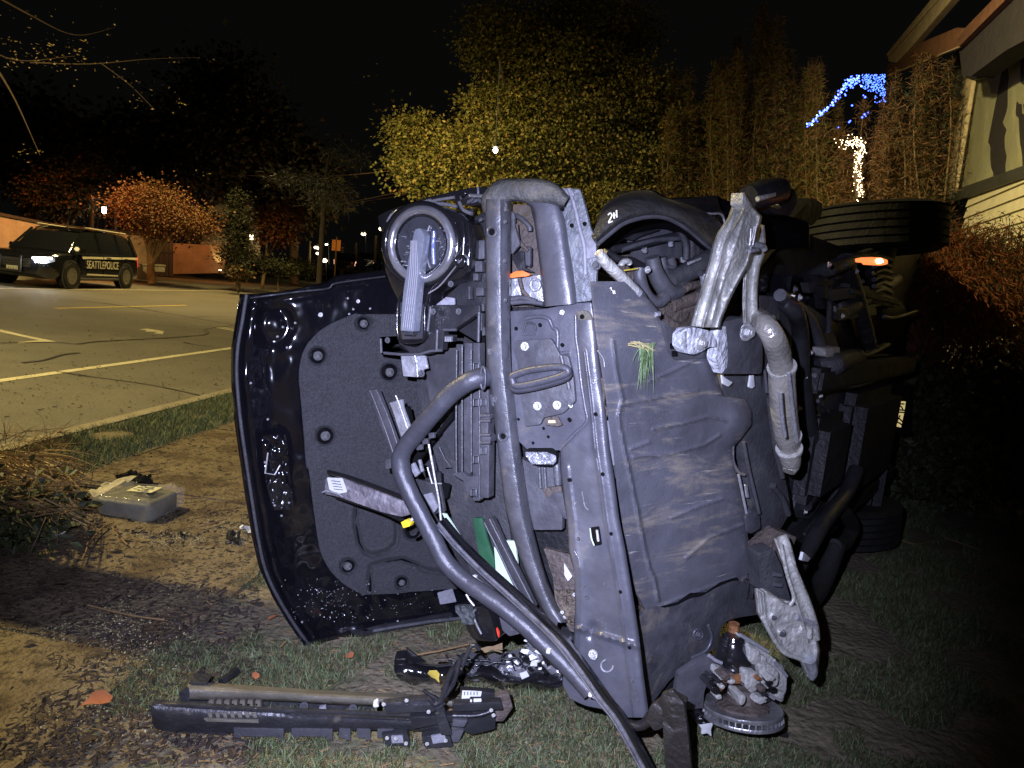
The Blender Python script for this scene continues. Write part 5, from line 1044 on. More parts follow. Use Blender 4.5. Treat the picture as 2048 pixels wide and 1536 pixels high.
for k in range(5): tube('bump_stop_rib', S, Z6([(1030, 540+k*38), (1130, 545+k*38)]), .010, m_blackm, W_, off=-.25)
for k in range(3): tube('bump_stop_rib', S, Z6([(1040+k*40, 520), (1045+k*40, 720)]), .010, m_blackm, W_, off=-.25)
tube('axle_shaft', S, Z6([(860, 900), (1000, 830), (1130, 760), (1270, 690)]), [.026, .032, .036, .036], m_blackm, W_, off=-.12, n=18); tube('boot_clamp', S, Z6([(1010, 755), (1110, 715)]), .005, m_alu2, W_, off=-.085)
tube('cv_boot', S, Z6([(760, 860), (820, 900), (900, 900), (960, 870)]), [.035, .042, .045, .035], m_blackm, W_, off=-.14, n=18)
tube('sway_bar', S, Z6([(600, 790), (595, 880), (640, 1000), (700, 1070), (760, 1080), (810, 1040)]), [.02, .02, .018, .018, .02, .022], m_grey, W_, off=-.08, n=14)
tube('sway_bar', S, Z6([(700, 700), (730, 830), (790, 940), (850, 1000), (940, 990)]), [.022, .025, .028, .028, .02], m_grey, W_, off=-.1, n=14)
tube('sway_bar_link', S, Z6([(780, 700), (800, 800), (870, 780), (850, 700)]), .016, m_grey, W_, off=-.14)
bolt(S, *Z6([(660, 808)])[0], -.05, .011, W_); tube('grass_stem', S, Z6([(460, 815), (580, 798)]), .0015, m_yellow, W_, off=-.04, n=4)
tube('tie_rod', S, Z6([(245, 660), (300, 740), (440, 870), (565, 1000)]), [.013, .016, .016, .014], m_alu, W_, off=.0, n=12); tube('tie_rod', S, Z6([(565, 1000), (650, 1085), (745, 1190)]), [.010, .012, .010], m_grey, W_, off=.0, n=12)
tube('tie_rod_collar', S, Z6([(550, 985), (580, 1012)]), .016, m_alu2, W_, off=.0, n=10); tube('tie_rod_end', S, Z6([(725, 1190), (760, 1185)]), .008, m_alu2, W_, off=.01)
tube('ball_joint', S, Z6([(1150, 840), (1150, 900), (1155, 950), (1165, 990)]), [.018, .014, .012, .006], m_alu2, W_, off=-.06, n=12); tube('joint_cap', S, Z6([(1110, 835), (1190, 850)]), .010, m_blackm, W_, off=-.06)
for L, r in [([(1190, 870), (1150, 990), (1050, 1060), (860, 1120)], .022), ([(1200, 990), (1120, 1090), (900, 1175)], .012), ([(840, 1060), (1000, 960), (1130, 930)], .014), ([(760, 1200), (860, 1280), (960, 1300)], .02)]:
    tube('cross_member', S, Z6(L), r, m_brown, W_, off=-.10)
plate('subframe_web', S, Z6([(300, 760), (500, 780), (700, 1060), (860, 1110), (1200, 1000), (1200, 1280), (900, 1310), (800, 1290), (740, 1200), (560, 1020)]), -.09, .03, m_brown, W_, r=4)
# ---- control arms (cast)
def arm(name, pl, spine, wid, thk, mat, off, rib=True):
    """cast arm: flanged profile round a spine (px), widths in px"""
    R_ = []
    for i, (p, w_) in enumerate(zip(spine, wid)):
        a = Vector(spine[max(i-1, 0)][:2]); b = Vector(spine[min(i+1, len(spine)-1)][:2]); t = (b-a).normalized(); nr_ = Vector((-t.y, t.x)); o = off+(p[2] if len(p) > 2 else 0)
        prof = ((1, -thk), (1, 0), (.82, .008), (.6, -.006), (.1, -.012), (-.45, -.006), (-.8, .008), (-1, 0), (-1, -thk)) if rib else ((1, -thk), (1, -.2*thk), (.5, .35*thk), (-.5, .35*thk), (-1, -.2*thk), (-1, -thk))
        R_.append([(p[0]+nr_.x*w_*k, p[1]+nr_.y*w_*k, o+q) for k, q in prof])
    return loft(name, pl, R_, mat, W_, .006, 5, 2, dent=.004, ds=9)
aL = Z6([(1484, 150), (1465, 270), (1430, 370), (1345, 490), (1300, 600), (1268, 750), (1228, 880), (1182, 1050), (1138, 1200), (1112, 1300)])
aR = Z6([(1492, 150), (1560, 262), (1640, 350), (1625, 450), (1600, 560), (1565, 650), (1535, 760), (1482, 850), (1420, 960), (1362, 1080), (1302, 1220), (1282, 1300)])
def ha(x, y):
    xl = np.interp(y, [p[1] for p in aL], [p[0] for p in aL]); xr = np.interp(y, [p[1] for p in aR], [p[0] for p in aR]); a_, b_ = x-xl, xr-x
    v = -.03*math.exp(-max(a_, 0)/1.6)-.03*math.exp(-max(b_, 0)/1.6)+.010*g(a_-5, 3)+.008*g(b_-5, 3)
    v += .022*math.exp(-((x-1474)/26)**2-((y-500)/44)**2)-.010*math.exp(-((x-1442)/7)**2-((y-600)/46)**2)+.006*g(segd(x, y, Z6([(1500, 300), (1450, 480), (1400, 640), (1340, 800), (1210, 1240)])), 3)
    return v+.003*noise.noise((x*.07, y*.05, 3))
field('control_arm', S, aL, aR, m_alu, W_, 110, 30, ha, .13, .035)
arm('control_arm', S, Z6([(1600, 420), (1570, 640), (1555, 800), (1545, 1000), (1550, 1150), (1560, 1260)]), [13, 22, 14, 13, 14, 16], .03, m_alu, .07)
plate('arm_lug', S, Z6([(1480, 145), (1520, 200), (1560, 270), (1520, 320), (1470, 250)]), .14, .04, m_alu, W_, r=3)
tube('sensor_bracket', S, Z6([(1540, 590), (1640, 605), (1660, 640)]), .009, m_alu2, W_, off=.15); tube('sensor_bracket', S, Z6([(1530, 650), (1600, 640)]), .006, m_alu2, W_, off=.15)
for L in [[(1545, 460), (1535, 600)], [(1575, 440), (1550, 560)], [(1590, 430), (1560, 600)]]: tube('brake_pipe', S, Z6(L), .003, m_zinc, W_, off=.17)
plate('arm_mount', S, Z6([(1285, 1262), (1420, 1225), (1540, 1215), (1590, 1260), (1640, 1400), (1650, 1536), (1640, 1700), (1300, 1700), (1330, 1536), (1335, 1400)]), .05, .06, m_grey, W_, r=6, bev=.008)
bolt(S, *Z6([(1500, 1338)])[0], .06, .030, W_); E_ = ellipse(*Z6([(1500, 1338)])[0], 9, 9, 14); tube('nut_ring', S, E_+[E_[0]], .004, m_alu2, W_, off=.072)
tube('arm_bushing', S, Z6([(960, 1330), (960, 1470)]), .012, m_alu2, W_, off=.06)
m_bush = MAT('scraped_white_mount', (.55, .57, .6), .5, .3, .5, .8, 50, .4, 20, ((.2, .2, .2), .6, 20, .8))
plate('bushing_mount', S, Z6([(945, 1360), (990, 1310), (1080, 1300), (1200, 1330), (1250, 1400), (1260, 1470), (1180, 1470), (1140, 1500), (1060, 1536), (980, 1520), (940, 1460)]), .07, .03, m_bush, W_, r=5)
bolt(S, *Z6([(1112, 1430)])[0], .075, .022, W_)
plate('scraped_tower', S, Z6([(1270, 1300), (1330, 1290), (1350, 1536), (1340, 1640), (1290, 1700), (1250, 1536)])+Z7([(1060, 150), (1020, 60)]), .055, .03, m_bush, W_, r=3)
for x, y in Z6([(880, 1460), (895, 1525)]): plate('square_hole', S, [(x-5, y-5), (x+5, y-6), (x+6, y+5), (x-4, y+6)], .03, .004, m_void, W_, r=1, bev=0)
plate('mount_web', S, Z6([(790, 1240), (870, 1300), (960, 1330), (960, 1480), (1200, 1480), (1220, 1560), (900, 1580), (840, 1500)]), .02, .02, m_grey, W_, r=3)
# black strut arm top right
tube('upper_strut', S, Z6([(1520, 190), (1640, 160), (1790, 130)]), [.036, .044, .040], m_black, W_, off=.02, n=16); tube('strut_print', S, Z6([(1600, 205), (1740, 165)]), .008, m_alu, W_, off=.058)
plate('strut_bracket', S, Z6([(1690, 60), (1800, 70), (1930, 130), (1945, 230), (1880, 350), (1760, 330), (1700, 290), (1560, 300), (1520, 240), (1640, 220), (1700, 270), (1790, 290), (1830, 250), (1800, 180), (1700, 120)]), -.02, .05, m_black, W_, r=4, bev=.01)
# ---- transmission side
plate('gearbox_guard', S, Z7([(1060, 330), (1100, 100), (1380, 90), (1400, 130), (1430, 350), (1450, 600), (1500, 800), (1540, 1000), (1565, 1150), (1540, 1180), (1440, 1340), (1380, 1380), (1330, 1300), (1290, 1150), (1250, 900), (1200, 640)]), -.03, .03, MAT('gearbox_guard_plastic', (.045, .046, .05), .5, 0, .45, .2, 70, .4, 7, ((.15, .13, .09), .55, 6, .6), low=.1), W_, r=5)
for L, r, m in [([(1150, 650), (1150, 780), (1190, 860), (1230, 880)], .006, m_skid), ([(1190, 880), (1215, 1000), (1245, 1150)], .005, m_lblgrey), ([(1225, 650), (1260, 830), (1300, 1000), (1335, 1150)], .007, m_grey), ([(1375, 140), (1390, 300)], .006, m_grey), ([(1430, 960), (1500, 1050), (1540, 1160)], .012, m_blackm), ([(1400, 330), (1440, 640), (1500, 900)], .010, m_blackm)]:
    tube('guard_rail', S, Z7(L), r, m, W_, off=.0)
plate('guard_slot', S, Z7([(1275, 180), (1300, 175), (1308, 260), (1285, 275), (1262, 262)]), .002, .006, m_white, W_, r=2); plate('guard_slot', S, Z7([(1072, 175), (1100, 200), (1150, 230), (1120, 260), (1080, 240)]), .002, .006, m_white, W_, r=2)
plate('guard_slot', S, Z7([(1238, 950), (1255, 955), (1268, 1045), (1250, 1045)]), .004, .006, m_alu2, W_, r=2)
plate('side_lump', S, Z7([(1240, 1180), (1290, 1130), (1340, 1160), (1350, 1260), (1280, 1300), (1250, 1290)]), .01, .03, m_grey, W_, r=5)
plate('inner_frame_panel', B, [(1520, 590), (1600, 600), (1660, 640), (1700, 760), (1720, 900), (1690, 1010), (1600, 1080), (1540, 1100), (1530, 900), (1520, 740)], -.02, .05, m_blackm, W_, r=6)
tube('frame_tube', B, [(1535, 600, -.15), (1580, 612), (1600, 660), (1605, 760), (1625, 880), (1640, 960), (1610, 1010)], .030, m_black, W_, off=.02, n=16)
tube('frame_tube', B, [(1560, 590), (1620, 640), (1650, 720)], .022, m_grey, W_, off=.0)
ex = [(1524, 640, .0), (1545, 668), (1556, 700), (1562, 735), (1566, 760)]
tube('exhaust_pipe', B, [(1512, 628, -.16), (1528, 646, -.04), (1545, 672), (1557, 705), (1562, 740)], [.028, .032, .034, .036, .034], m_foil, W_, off=.10, n=18)
tube('exhaust_converter', B, Z7([(1490, 115), (1495, 150), (1500, 300), (1515, 480), (1535, 620), (1545, 680)]), [.032, .040, .042, .042, .042, .034], m_foil, W_, off=.10, n=22)
tube('exhaust_elbow', B, Z7([(1548, 700), (1555, 760), (1560, 810), (1545, 860)]), [.034, .036, .032, .022], m_foil, W_, off=.10, n=18)
for y0_ in (115, 600, 690): tube('exhaust_band', B, Z7([(1495+(y0_-115)*.09, y0_), (1497+(y0_-115)*.09, y0_+14)]), .045, m_alu, W_, off=.10, n=22)
for L in [[(1485, 300), (1500, 480), (1520, 610)], [(1545, 160), (1575, 420), (1605, 650)]]: tube('shield_seam', B, Z7(L), .006, m_alu2, W_, off=.14)
for k in range(7): tube('flex_pipe_ring', B, Z6([(1690+k*3, 1225+k*12), (1730+k*3, 1215+k*12)]), .008, m_alu, W_, off=.06)
plate('fuel_tank_guard', B, Z7([(1650, 250), (1760, 300), (1850, 430), (1880, 700), (1870, 880), (1800, 1050), (1700, 1200), (1560, 1180), (1620, 1000), (1700, 900), (1690, 500)]), .0, .05, m_blackm, W_, r=8, bev=.01)
tube('tank_strap', B, Z7([(1750, 360), (1830, 440), (1850, 640), (1870, 880)]), .008, m_blackm, W_, off=.01)
for x, y in Z7([(1765, 322), (1752, 868), (1740, 1052), (1658, 1140), (1856, 1020), (1695, 18), (1617, 412), (1450, 568)]): bolt(B, x, y, .02, .013, W_)
plate('shiny_bracket', B, Z7([(1690, 455), (1770, 450), (1780, 480), (1760, 492), (1695, 490)]), .02, .01, m_grey, W_, r=3)
tube('drive_shaft', B, Zj([(200, 310, -.2), (330, 200), (450, 160), (620, 100, -.2)]), .05, m_blackm, W_, off=.02, n=14); plate('shaft_flange', B, Zj([(330, 60), (440, 50), (440, 120), (340, 130)]), .05, .05, m_alu, W_, r=4)
tube('loop_bracket', B, Zj([(320, 320), (400, 290), (430, 300), (400, 320), (340, 330)]), .008, m_grey, W_, off=.02)
tube('bent_rod', B, Zj([(190, 270), (210, 300)]), .006, m_zinc, W_, off=.04); 
# step bar going down to the ground and black hoops
tube('side_step', B, [(1712, 940), (1690, 990), (1650, 1040), (1620, 1090), (1590, 1145)], [.035, .035, .035, .035, .03], m_black, W_, off=.12, n=10)
tube('side_step', B, [(1690, 960), (1660, 1020), (1610, 1080)], .03, m_blackm, W_, off=.05, n=10)
tube('step_hoop', B, [(1672, 1090), (1650, 1150), (1628, 1190), (1600, 1200), (1585, 1170)], .045, m_rubber, W_, off=.1, n=12)
tube('step_hoop', B, [(1672, 1020), (1692, 1030), (1705, 1055), (1690, 1085), (1668, 1092)], .035, m_rubber, W_, off=.1, n=12)
plate('white_chip', B, Z8([(1650, 85), (1700, 130), (1680, 155), (1636, 145)]), .2, .01, m_white, W_, r=1)
# marker lamp glowing red orange, far side
plate('marker_lamp', B, Zi([(715, 750), (760, 740), (850, 735), (905, 755), (905, 790), (860, 800), (780, 800), (765, 780), (720, 780)]), .25, .03, EMIT('marker_lamp_glow', (1, .22, .06), 1.6), W_, r=2); plate('marker_bulb', B, Zi([(822, 752), (860, 748), (868, 775), (835, 785)]), .256, .01, EMIT('marker_bulb_glow', (1, .62, .35), 22), W_, r=1)
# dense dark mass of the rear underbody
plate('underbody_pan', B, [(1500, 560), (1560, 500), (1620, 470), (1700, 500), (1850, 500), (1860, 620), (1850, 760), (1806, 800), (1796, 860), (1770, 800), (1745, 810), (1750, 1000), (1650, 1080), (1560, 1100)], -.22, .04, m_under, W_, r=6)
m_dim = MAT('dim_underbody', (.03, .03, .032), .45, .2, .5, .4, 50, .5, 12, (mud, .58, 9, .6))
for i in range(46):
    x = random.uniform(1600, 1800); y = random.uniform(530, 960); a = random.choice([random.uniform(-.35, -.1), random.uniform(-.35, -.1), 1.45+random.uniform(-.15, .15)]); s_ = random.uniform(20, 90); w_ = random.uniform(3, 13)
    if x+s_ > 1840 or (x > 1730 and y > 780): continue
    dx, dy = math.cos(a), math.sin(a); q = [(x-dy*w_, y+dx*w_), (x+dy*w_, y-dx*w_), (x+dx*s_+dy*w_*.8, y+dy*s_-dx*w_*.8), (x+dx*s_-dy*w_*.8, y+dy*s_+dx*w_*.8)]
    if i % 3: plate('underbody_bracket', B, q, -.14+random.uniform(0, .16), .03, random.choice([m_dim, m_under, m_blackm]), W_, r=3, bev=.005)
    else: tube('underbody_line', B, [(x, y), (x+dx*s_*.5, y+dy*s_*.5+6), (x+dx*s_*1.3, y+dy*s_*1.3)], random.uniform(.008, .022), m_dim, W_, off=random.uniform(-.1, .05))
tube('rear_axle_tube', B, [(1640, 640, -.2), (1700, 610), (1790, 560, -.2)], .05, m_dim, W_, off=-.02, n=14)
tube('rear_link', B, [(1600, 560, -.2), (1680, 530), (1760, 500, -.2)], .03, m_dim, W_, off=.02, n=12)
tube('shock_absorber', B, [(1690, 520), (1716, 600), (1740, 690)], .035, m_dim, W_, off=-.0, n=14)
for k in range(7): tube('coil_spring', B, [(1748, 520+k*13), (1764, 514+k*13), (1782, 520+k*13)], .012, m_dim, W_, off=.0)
plate('rear_bracket', Plane((D(1650, 430, 3.3).x, D(1650, 430, 3.3).y), (.6, .8)), Zi([(100, 420), (270, 230), (360, 280), (350, 380), (270, 470), (200, 440), (120, 520), (0, 560), (-60, 480)]), 0, .08, m_under, W_, r=5, bev=.01)
for i, (x, y) in enumerate(Zi([(405, 795), (550, 795), (640, 850), (120, 1000), (160, 1070), (500, 1140), (520, 1225), (690, 935)])): bolt(B, x, y, .06, .012, W_, BB if i % 2 else BZ)
# ---- lower front corner: arm, hub, disc
Q = Plane((.86, 2.12), (.95, .3))
arm('lower_control_arm', Q, Z8([(1490, -20), (1520, 60), (1560, 200), (1610, 330), (1660, 470), (1700, 600), (1725, 720)]), [13, 13, 12, 13, 15, 16, 13], .03, m_alu, .06)
wL = Z8([(1342, 372), (1350, 460), (1358, 545), (1440, 690), (1500, 790), (1600, 848), (1662, 880), (1690, 960), (1702, 990)])
wR = Z8([(1410, 372), (1530, 440), (1590, 450), (1690, 520), (1740, 640), (1768, 780), (1758, 880), (1738, 960), (1712, 992)])
wR = Z8([(1420, 372), (1520, 440), (1640, 470), (1692, 520), (1740, 640), (1768, 780), (1758, 880), (1738, 960), (1712, 992)])
def hw_(x, y):
    xl = np.interp(y, [p[1] for p in wL], [p[0] for p in wL]); xr = np.interp(y, [p[1] for p in wR], [p[0] for p in wR]); a_, b_ = x-xl, xr-x
    v = -.03*math.exp(-max(a_, 0)/1.6)-.03*math.exp(-max(b_, 0)/1.6)+.012*g(a_-6, 3.5)+.010*g(b_-6, 3.5)
    for (cx_, cy_) in Z8([(1500, 660), (1440, 545), (1650, 640)]): v += .010*math.exp(-(math.hypot(x-cx_, y-cy_)/8)**4)-.008*g(math.hypot(x-cx_, y-cy_), 3)
    return v+.004*noise.noise((x*.08, y*.08, 3))
field('lower_control_arm_web', Q, wL, wR, m_alu, W_, 90, 44, hw_, .045, .03)
tube('arm_rib', Q, Z8([(1490, 30), (1530, 230), (1580, 400), (1555, 460)]), .006, m_alu, W_, off=.07); tube('arm_edge', Q, Z8([(1360, 545), (1440, 700), (1520, 800), (1640, 850), (1700, 960)]), .007, m_alu, W_, off=.05)
tube('lower_ball_joint', Q, Z8([(1690, 840), (1715, 930), (1708, 985)]), [.022, .016, .007], m_alu2, W_, off=.06, n=12); bolt(Q, *Z8([(1500, 660)])[0], .05, .012, W_, BB); bolt(Q, *Z8([(1440, 545)])[0], .05, .010, W_, BB)
tube('arm_strut', Q, Z8([(1600, 545), (1720, 590), (1730, 610)]), .008, m_alu2, W_, off=.06); tube('arm_strut', Q, Z8([(1690, 610), (1690, 690)]), .010, m_alu, W_, off=.06)
plate('spring_cover', Q, Z8([(1330, 100), (1440, 60), (1500, 200), (1560, 420), (1540, 470), (1430, 400), (1350, 370)]), -.03, .06, m_blackm, W_, r=5)
for y_ in (240, 310): tube('cover_slot', Q, Z8([(1440, y_), (1490, y_+8)]), .008, m_grey, W_, off=-.01)
plate('rear_dark_panel', Q, Z8([(1330, 60), (1480, -60), (1600, -20), (1500, 300), (1380, 400)]), -.12, .06, m_brown, W_, r=3)
plate('hub_plate', Q, Z8([(770, 945), (900, 860), (985, 820), (1045, 850), (1030, 900), (985, 990), (950, 1070), (940, 1190), (820, 1200), (740, 1180), (750, 1060)]), .0, .02, m_grey, W_, r=5)
plate('knuckle', Q, Z8([(1190, 670), (1260, 700), (1330, 740), (1400, 800), (1455, 850), (1510, 900), (1532, 970), (1530, 1060), (1500, 1150), (1400, 1100), (1290, 1010), (1240, 900), (1240, 780)]), -.02, .05, m_alu, W_, r=6, bev=.01)
for P_ in [([(1250, 730), (1320, 760), (1300, 870), (1260, 850)]), ([(1320, 800), (1390, 830), (1380, 880), (1330, 860)]), ([(1350, 900), (1470, 930), (1460, 1020), (1360, 990)]), ([(1370, 915), (1450, 935), (1445, 1005), (1375, 985)]), ([(1440, 1060), (1520, 1080), (1500, 1130), (1450, 1110)])]:
    plate('knuckle_boss', Q, Z8(P_), .0, .02, m_alu, W_, r=3, bev=.006)
for L in [[(1200, 672), (1290, 720), (1400, 790)], [(1250, 1020), (1350, 1060), (1440, 1120)], [(1440, 850), (1530, 960)]]: tube('knuckle_rib', Q, Z8(L), .006, m_alu2, W_, off=.0)
tube('lower_axle_shaft', Q, Z8([(1158, 590), (1155, 680)]), .018, m_rust, W_, off=-.06, n=14)
tube('lower_cv_boot', Q, Z8([(1155, 670), (1155, 730), (1160, 800), (1170, 890)]), [.026, .044, .060, .066], m_gloss, W_, off=-.04, n=20)
for k in range(6):
    c_ = Q.P(Z8([(1156+k*2, 700+k*32)])[0]+(-.04,)); r_ = .036+.0055*k
    tube3('boot_pleat', [c_+Vector((r_*math.cos(a), r_*math.sin(a), 0)) for a in np.linspace(0, 2*PI, 20)], .004, m_gloss, W_, n=6, sub=1, caps=False)
tube('boot_clamp', Q, Z8([(1140, 900), (1143, 945)]), .052, m_rust, W_, off=-.02, n=24)
tube('clamp_edge', Q, Z8([(980, 815), (1030, 850), (1070, 868)]), .006, m_lblgrey, W_, off=.03)
for P_, o_ in [([(1270, 760), (1340, 775), (1350, 850), (1300, 890), (1255, 850)], .02), ([(1330, 880), (1420, 880), (1480, 940), (1470, 1030), (1380, 1060), (1340, 990)], .03), ([(1240, 930), (1330, 940), (1350, 1040), (1280, 1090), (1230, 1030)], .05), ([(1060, 930), (1130, 945), (1120, 1000), (1050, 990)], .05), ([(1180, 1090), (1245, 1095), (1240, 1150), (1205, 1180)], .09)]:
    plate('brake_caliper', Q, Z8(P_), o_, .05, m_alu, W_, r=6, bev=.014)
for k in range(44):
    x, y = random.uniform(990, 1440), random.uniform(960, 1140); s = random.uniform(14, 46); a = random.uniform(0, PI)
    plate('crushed_casting', Q, Z8([(x+s*math.cos(a+q*2*PI/5)*random.uniform(.6, 1.2), y+s*.7*math.sin(a+q*2*PI/5)*random.uniform(.6, 1.2)) for q in range(5)]), random.uniform(-.01, .07), .03, random.choice([m_alu, m_gloss, m_brown, m_dim, m_black, m_rust]), W_, r=2, bev=.004)
# brake disc: two plates with vanes, lies flat
dc = Q.P(Z8([(1215, 1175)])[0]); dc.z = max(dc.z, .07); Md = Matrix.Translation(dc) @ Matrix.Rotation(-.20, 4, 'X') @ Matrix.Rotation(-.06, 4, 'Y')
m_disc = MAT('machined_disc', (.30, .30, .30), .35, .75, .5, .2, 60, .3, 20)
lathe('brake_disc', [(.08, .0), (.125, .004), (.128, .0), (.128, -.008), (.09, -.009)], m_disc, W_, Md, 60); lathe('brake_disc', [(.06, -.024), (.128, -.022), (.130, -.026), (.130, -.033), (.06, -.034)], m_disc, W_, Md, 60)
for k in range(40):
    an = 2*PI*k/40; p = Md @ Vector((.118*math.cos(an), .118*math.sin(an), -.015)); o = boxm('disc_vane', p, (.02, .004, .014), m_disc, W_, 0, M=(Md.to_3x3().to_4x4() @ Matrix.Rotation(an, 4, 'Z')))
lathe('hub', [(.02, .07), (.045, .06), (.05, .02), (.085, .008), (.085, -.02), (.02, -.03)], m_brown, W_, Md, 30)
plate('torn_foil', Q, Z8([(915, 1312), (1010, 1298), (995, 1340), (1000, 1388), (970, 1365), (930, 1372), (935, 1340)]), .04, .006, m_white, W_, r=1)
field('shredded_tyre', Q, Z8([(850, 1225), (870, 1250), (900, 1290), (930, 1320)]), Z8([(1500, 1210), (1530, 1245), (1500, 1290), (1380, 1330)]), m_gloss, W_, 14, 60, lambda x, y: .02*noise.noise((x*.06, y*.1, 5)), -.02, .03)
for L in [[(1280, 1280), (1380, 1390), (1480, 1440)], [(1340, 1270), (1450, 1350), (1530, 1380)]]: tube('loose_cable', Q, Z8(L), .008, m_rubber, W_, off=.0)
# strap hanging out at the bottom
plate('hanging_strap', A, [(1322, 1388), (1345, 1380), (1368, 1408), (1376, 1470), (1384, 1560), (1332, 1560), (1326, 1470)], .10, .015, m_strap, W_, r=5)
plate('torn_bracket', A, Z8([(560, 1180), (640, 1120), (740, 1090), (830, 1140), (800, 1180), (740, 1240), (640, 1340), (590, 1350), (540, 1280)]), .06, .02, m_strap, W_, r=5)
tube('drain_hose', A, [(1226, 1432), (1255, 1448), (1285, 1450), (1300, 1432)], .014, m_strap, W_, off=.03)
plate('under_shield', S, Z8([(545, 1200), (640, 1080), (770, 950), (790, 940), (760, 1060), (740, 1200), (640, 1130), (580, 1170)]), -.02, .02, m_black, W_, r=4)
# ---- reservoir and the crushed lower lamp
plate('washer_bottle', A, Z9([(740, 700), (800, 680), (880, 700), (940, 690), (1000, 710), (1040, 800), (1085, 980), (1060, 1000), (960, 1000), (880, 985), (845, 940), (800, 850), (780, 790)]), .0, .09, m_gloss, W_, r=12, bev=.02)
field('bottle_cover', A, Z9([(725, 690), (730, 740), (770, 790), (800, 850)]), Z9([(850, 690), (860, 740), (880, 790), (885, 850)]), MAT('mottled_cover', (.05, .055, .055), .6, 0, .3, .6, 60, .6, 30), W_, 20, 20, lambda x, y: .006*noise.noise((x*.15, y*.15, 0)), .02, .015)
tube('bottle_ridge', A, Z9([(900, 720), (880, 760), (910, 850), (950, 930)]), .004, m_chrome, W_, off=.01); tube('bottle_ridge', A, Z9([(820, 590), (850, 640), (890, 690)]), .004, m_zinc, W_, off=-.01)
plate('red_reflector', A, Z9([(1028, 855), (1060, 850), (1095, 920), (1098, 960), (1085, 972), (1040, 905)]), -.01, .01, m_red, W_, r=2); plate('olive_scrap', A, Z9([(1018, 785), (1050, 790), (1065, 850), (1030, 860)]), -.015, .01, MAT('olive_scrap', (.2, .22, .06), .7), W_, r=2)
plate('lower_frame_end', A, Z9([(1090, 740), (1140, 740), (1400, 900), (1330, 915), (1190, 950), (1130, 900)]), -.0, .02, m_grey, W_, r=3); bolt(A, *Z9([(1222, 888)])[0], .004, .008, W_, BB)
plate('lower_frame_end', A, Z9([(1030, 560), (1100, 620), (1480, 760), (1620, 960), (1560, 1010), (1380, 850), (1150, 760)]), -.02, .02, m_black, W_, r=3)
# ================================================================== DEBRIS ROUND THE WRECK
def PG(a, b):
    p, q = G(*a), G(*b); return Plane((p.x, p.y), (q.x-p.x, q.y-p.y))
# long bumper trim on the ground
T = PG((300, 1474), (1000, 1490)); T2 = T.sh(-.13)
tm = thing('bumper_trim', T.P((620, 1480)), 'long black bumper trim with clip slots lying on the grass in the foreground', 'bumper trim')
m_trimk = MAT('trim_black', (.022, .022, .024), .42, 0, .5, .2, 80, .3, 10, (mud, .6, 14, .5)); m_trimg = MAT('trim_olive_grey', (.12, .11, .085), .42, 0, .5, .2, 80, .25, 8, (mud, .6, 10, .5))
loft('top_face', T2, [[(x, yt, -.02), (x, yt+6, .015), (x+3, (yt+yb)/2, .035), (x+3, yb, .03), (x+3, yb+4, 0)] for x, yt, yb in ((376, 1366, 1397), (440, 1369, 1397), (560, 1377, 1399), (680, 1384, 1406), (800, 1390, 1410), (905, 1398, 1412))], m_trimg, tm, .006, 5, 3)
plate('end_cap', T2, Z10([(245, 320), (345, 322), (345, 330), (255, 330)]), .01, .05, m_trimk, tm, r=1); plate('end_cap', T2, Z10([(197, 370), (250, 335), (300, 380), (340, 420), (330, 450), (210, 440)]), -.01, .10, m_trimk, tm, r=4)
plate('back_web', T2, Z10([(210, 400), (620, 410), (1240, 440), (1240, 500), (300, 470)]), -.02, .02, m_trimk, tm, r=2)
for k in range(7):
    x = 350+k*40; plate('slat_rib', T2, Z10([(x, 415), (x+26, 417), (x+30, 462), (x+8, 462), (x+12, 430), (x, 430)]), .03, .03, m_trimg, tm, r=1, bev=.002)
for x, y in [(840, 440), (1090, 452)]: q = Z10([(x, y)])[0]; bolt(T2, q[0], q[1], .02, .014, tm, BB, 'boss')
plate('silver_clip', T2, Z10([(915, 450), (950, 440), (955, 462), (925, 470)]), .03, .01, m_lblgrey, tm, r=1)
loft('front_board', T, [[(x, yt, -.035), (x, yt+1, .008), (x, (yt+yb)/2, .014), (x, yb, .0)] for x, yt, yb in ((304, 1408, 1448), (326, 1411, 1461), (420, 1418, 1464), (520, 1423, 1466), (640, 1430, 1462), (760, 1436, 1460), (860, 1440, 1462), (906, 1444, 1462))], m_trimk, tm, .008, 5, 3)
plate('front_lip', T, Z10([(110, 430), (140, 440), (460, 465), (900, 482), (1240, 492), (1500, 500), (1500, 490), (1000, 470), (600, 455), (200, 430)]), .012, .012, m_trimk, tm, r=1, bev=.002)
for k in range(7):
    x = 345+k*38; plate('vent_slot', T, Z10([(x, 474), (x+22, 475), (x+26, 502), (x+8, 501)]), .018, .004, m_trimg, tm, r=1, bev=.001)
plate('vent_blade', T, Z10([(325, 506), (605, 514), (608, 528), (340, 520)]), .02, .012, m_trimg, tm, r=1)
for x0_, x1_ in [(480, 735), (775, 985), (1020, 1078), (1110, 1180), (1215, 1310)]:
    plate('clip_tab', T, Z10([(x0_, 552+(x0_-480)*.01), (x1_, 556+(x1_-480)*.01), (x1_, 615), (x1_-25, 618), (x1_-30, 600), (x0_+40, 596), (x0_+35, 606), (x0_, 602)]), .01, .012, m_grey, tm, r=1, bev=.002)
plate('lower_flange', T, Z10([(130, 520), (440, 545), (440, 590), (140, 570)]), .0, .02, m_trimk, tm, r=3); plate('left_end', T, Z10([(50, 435), (118, 440), (125, 520), (95, 560), (62, 510)]), -.0, .03, m_trimk, tm, r=2)
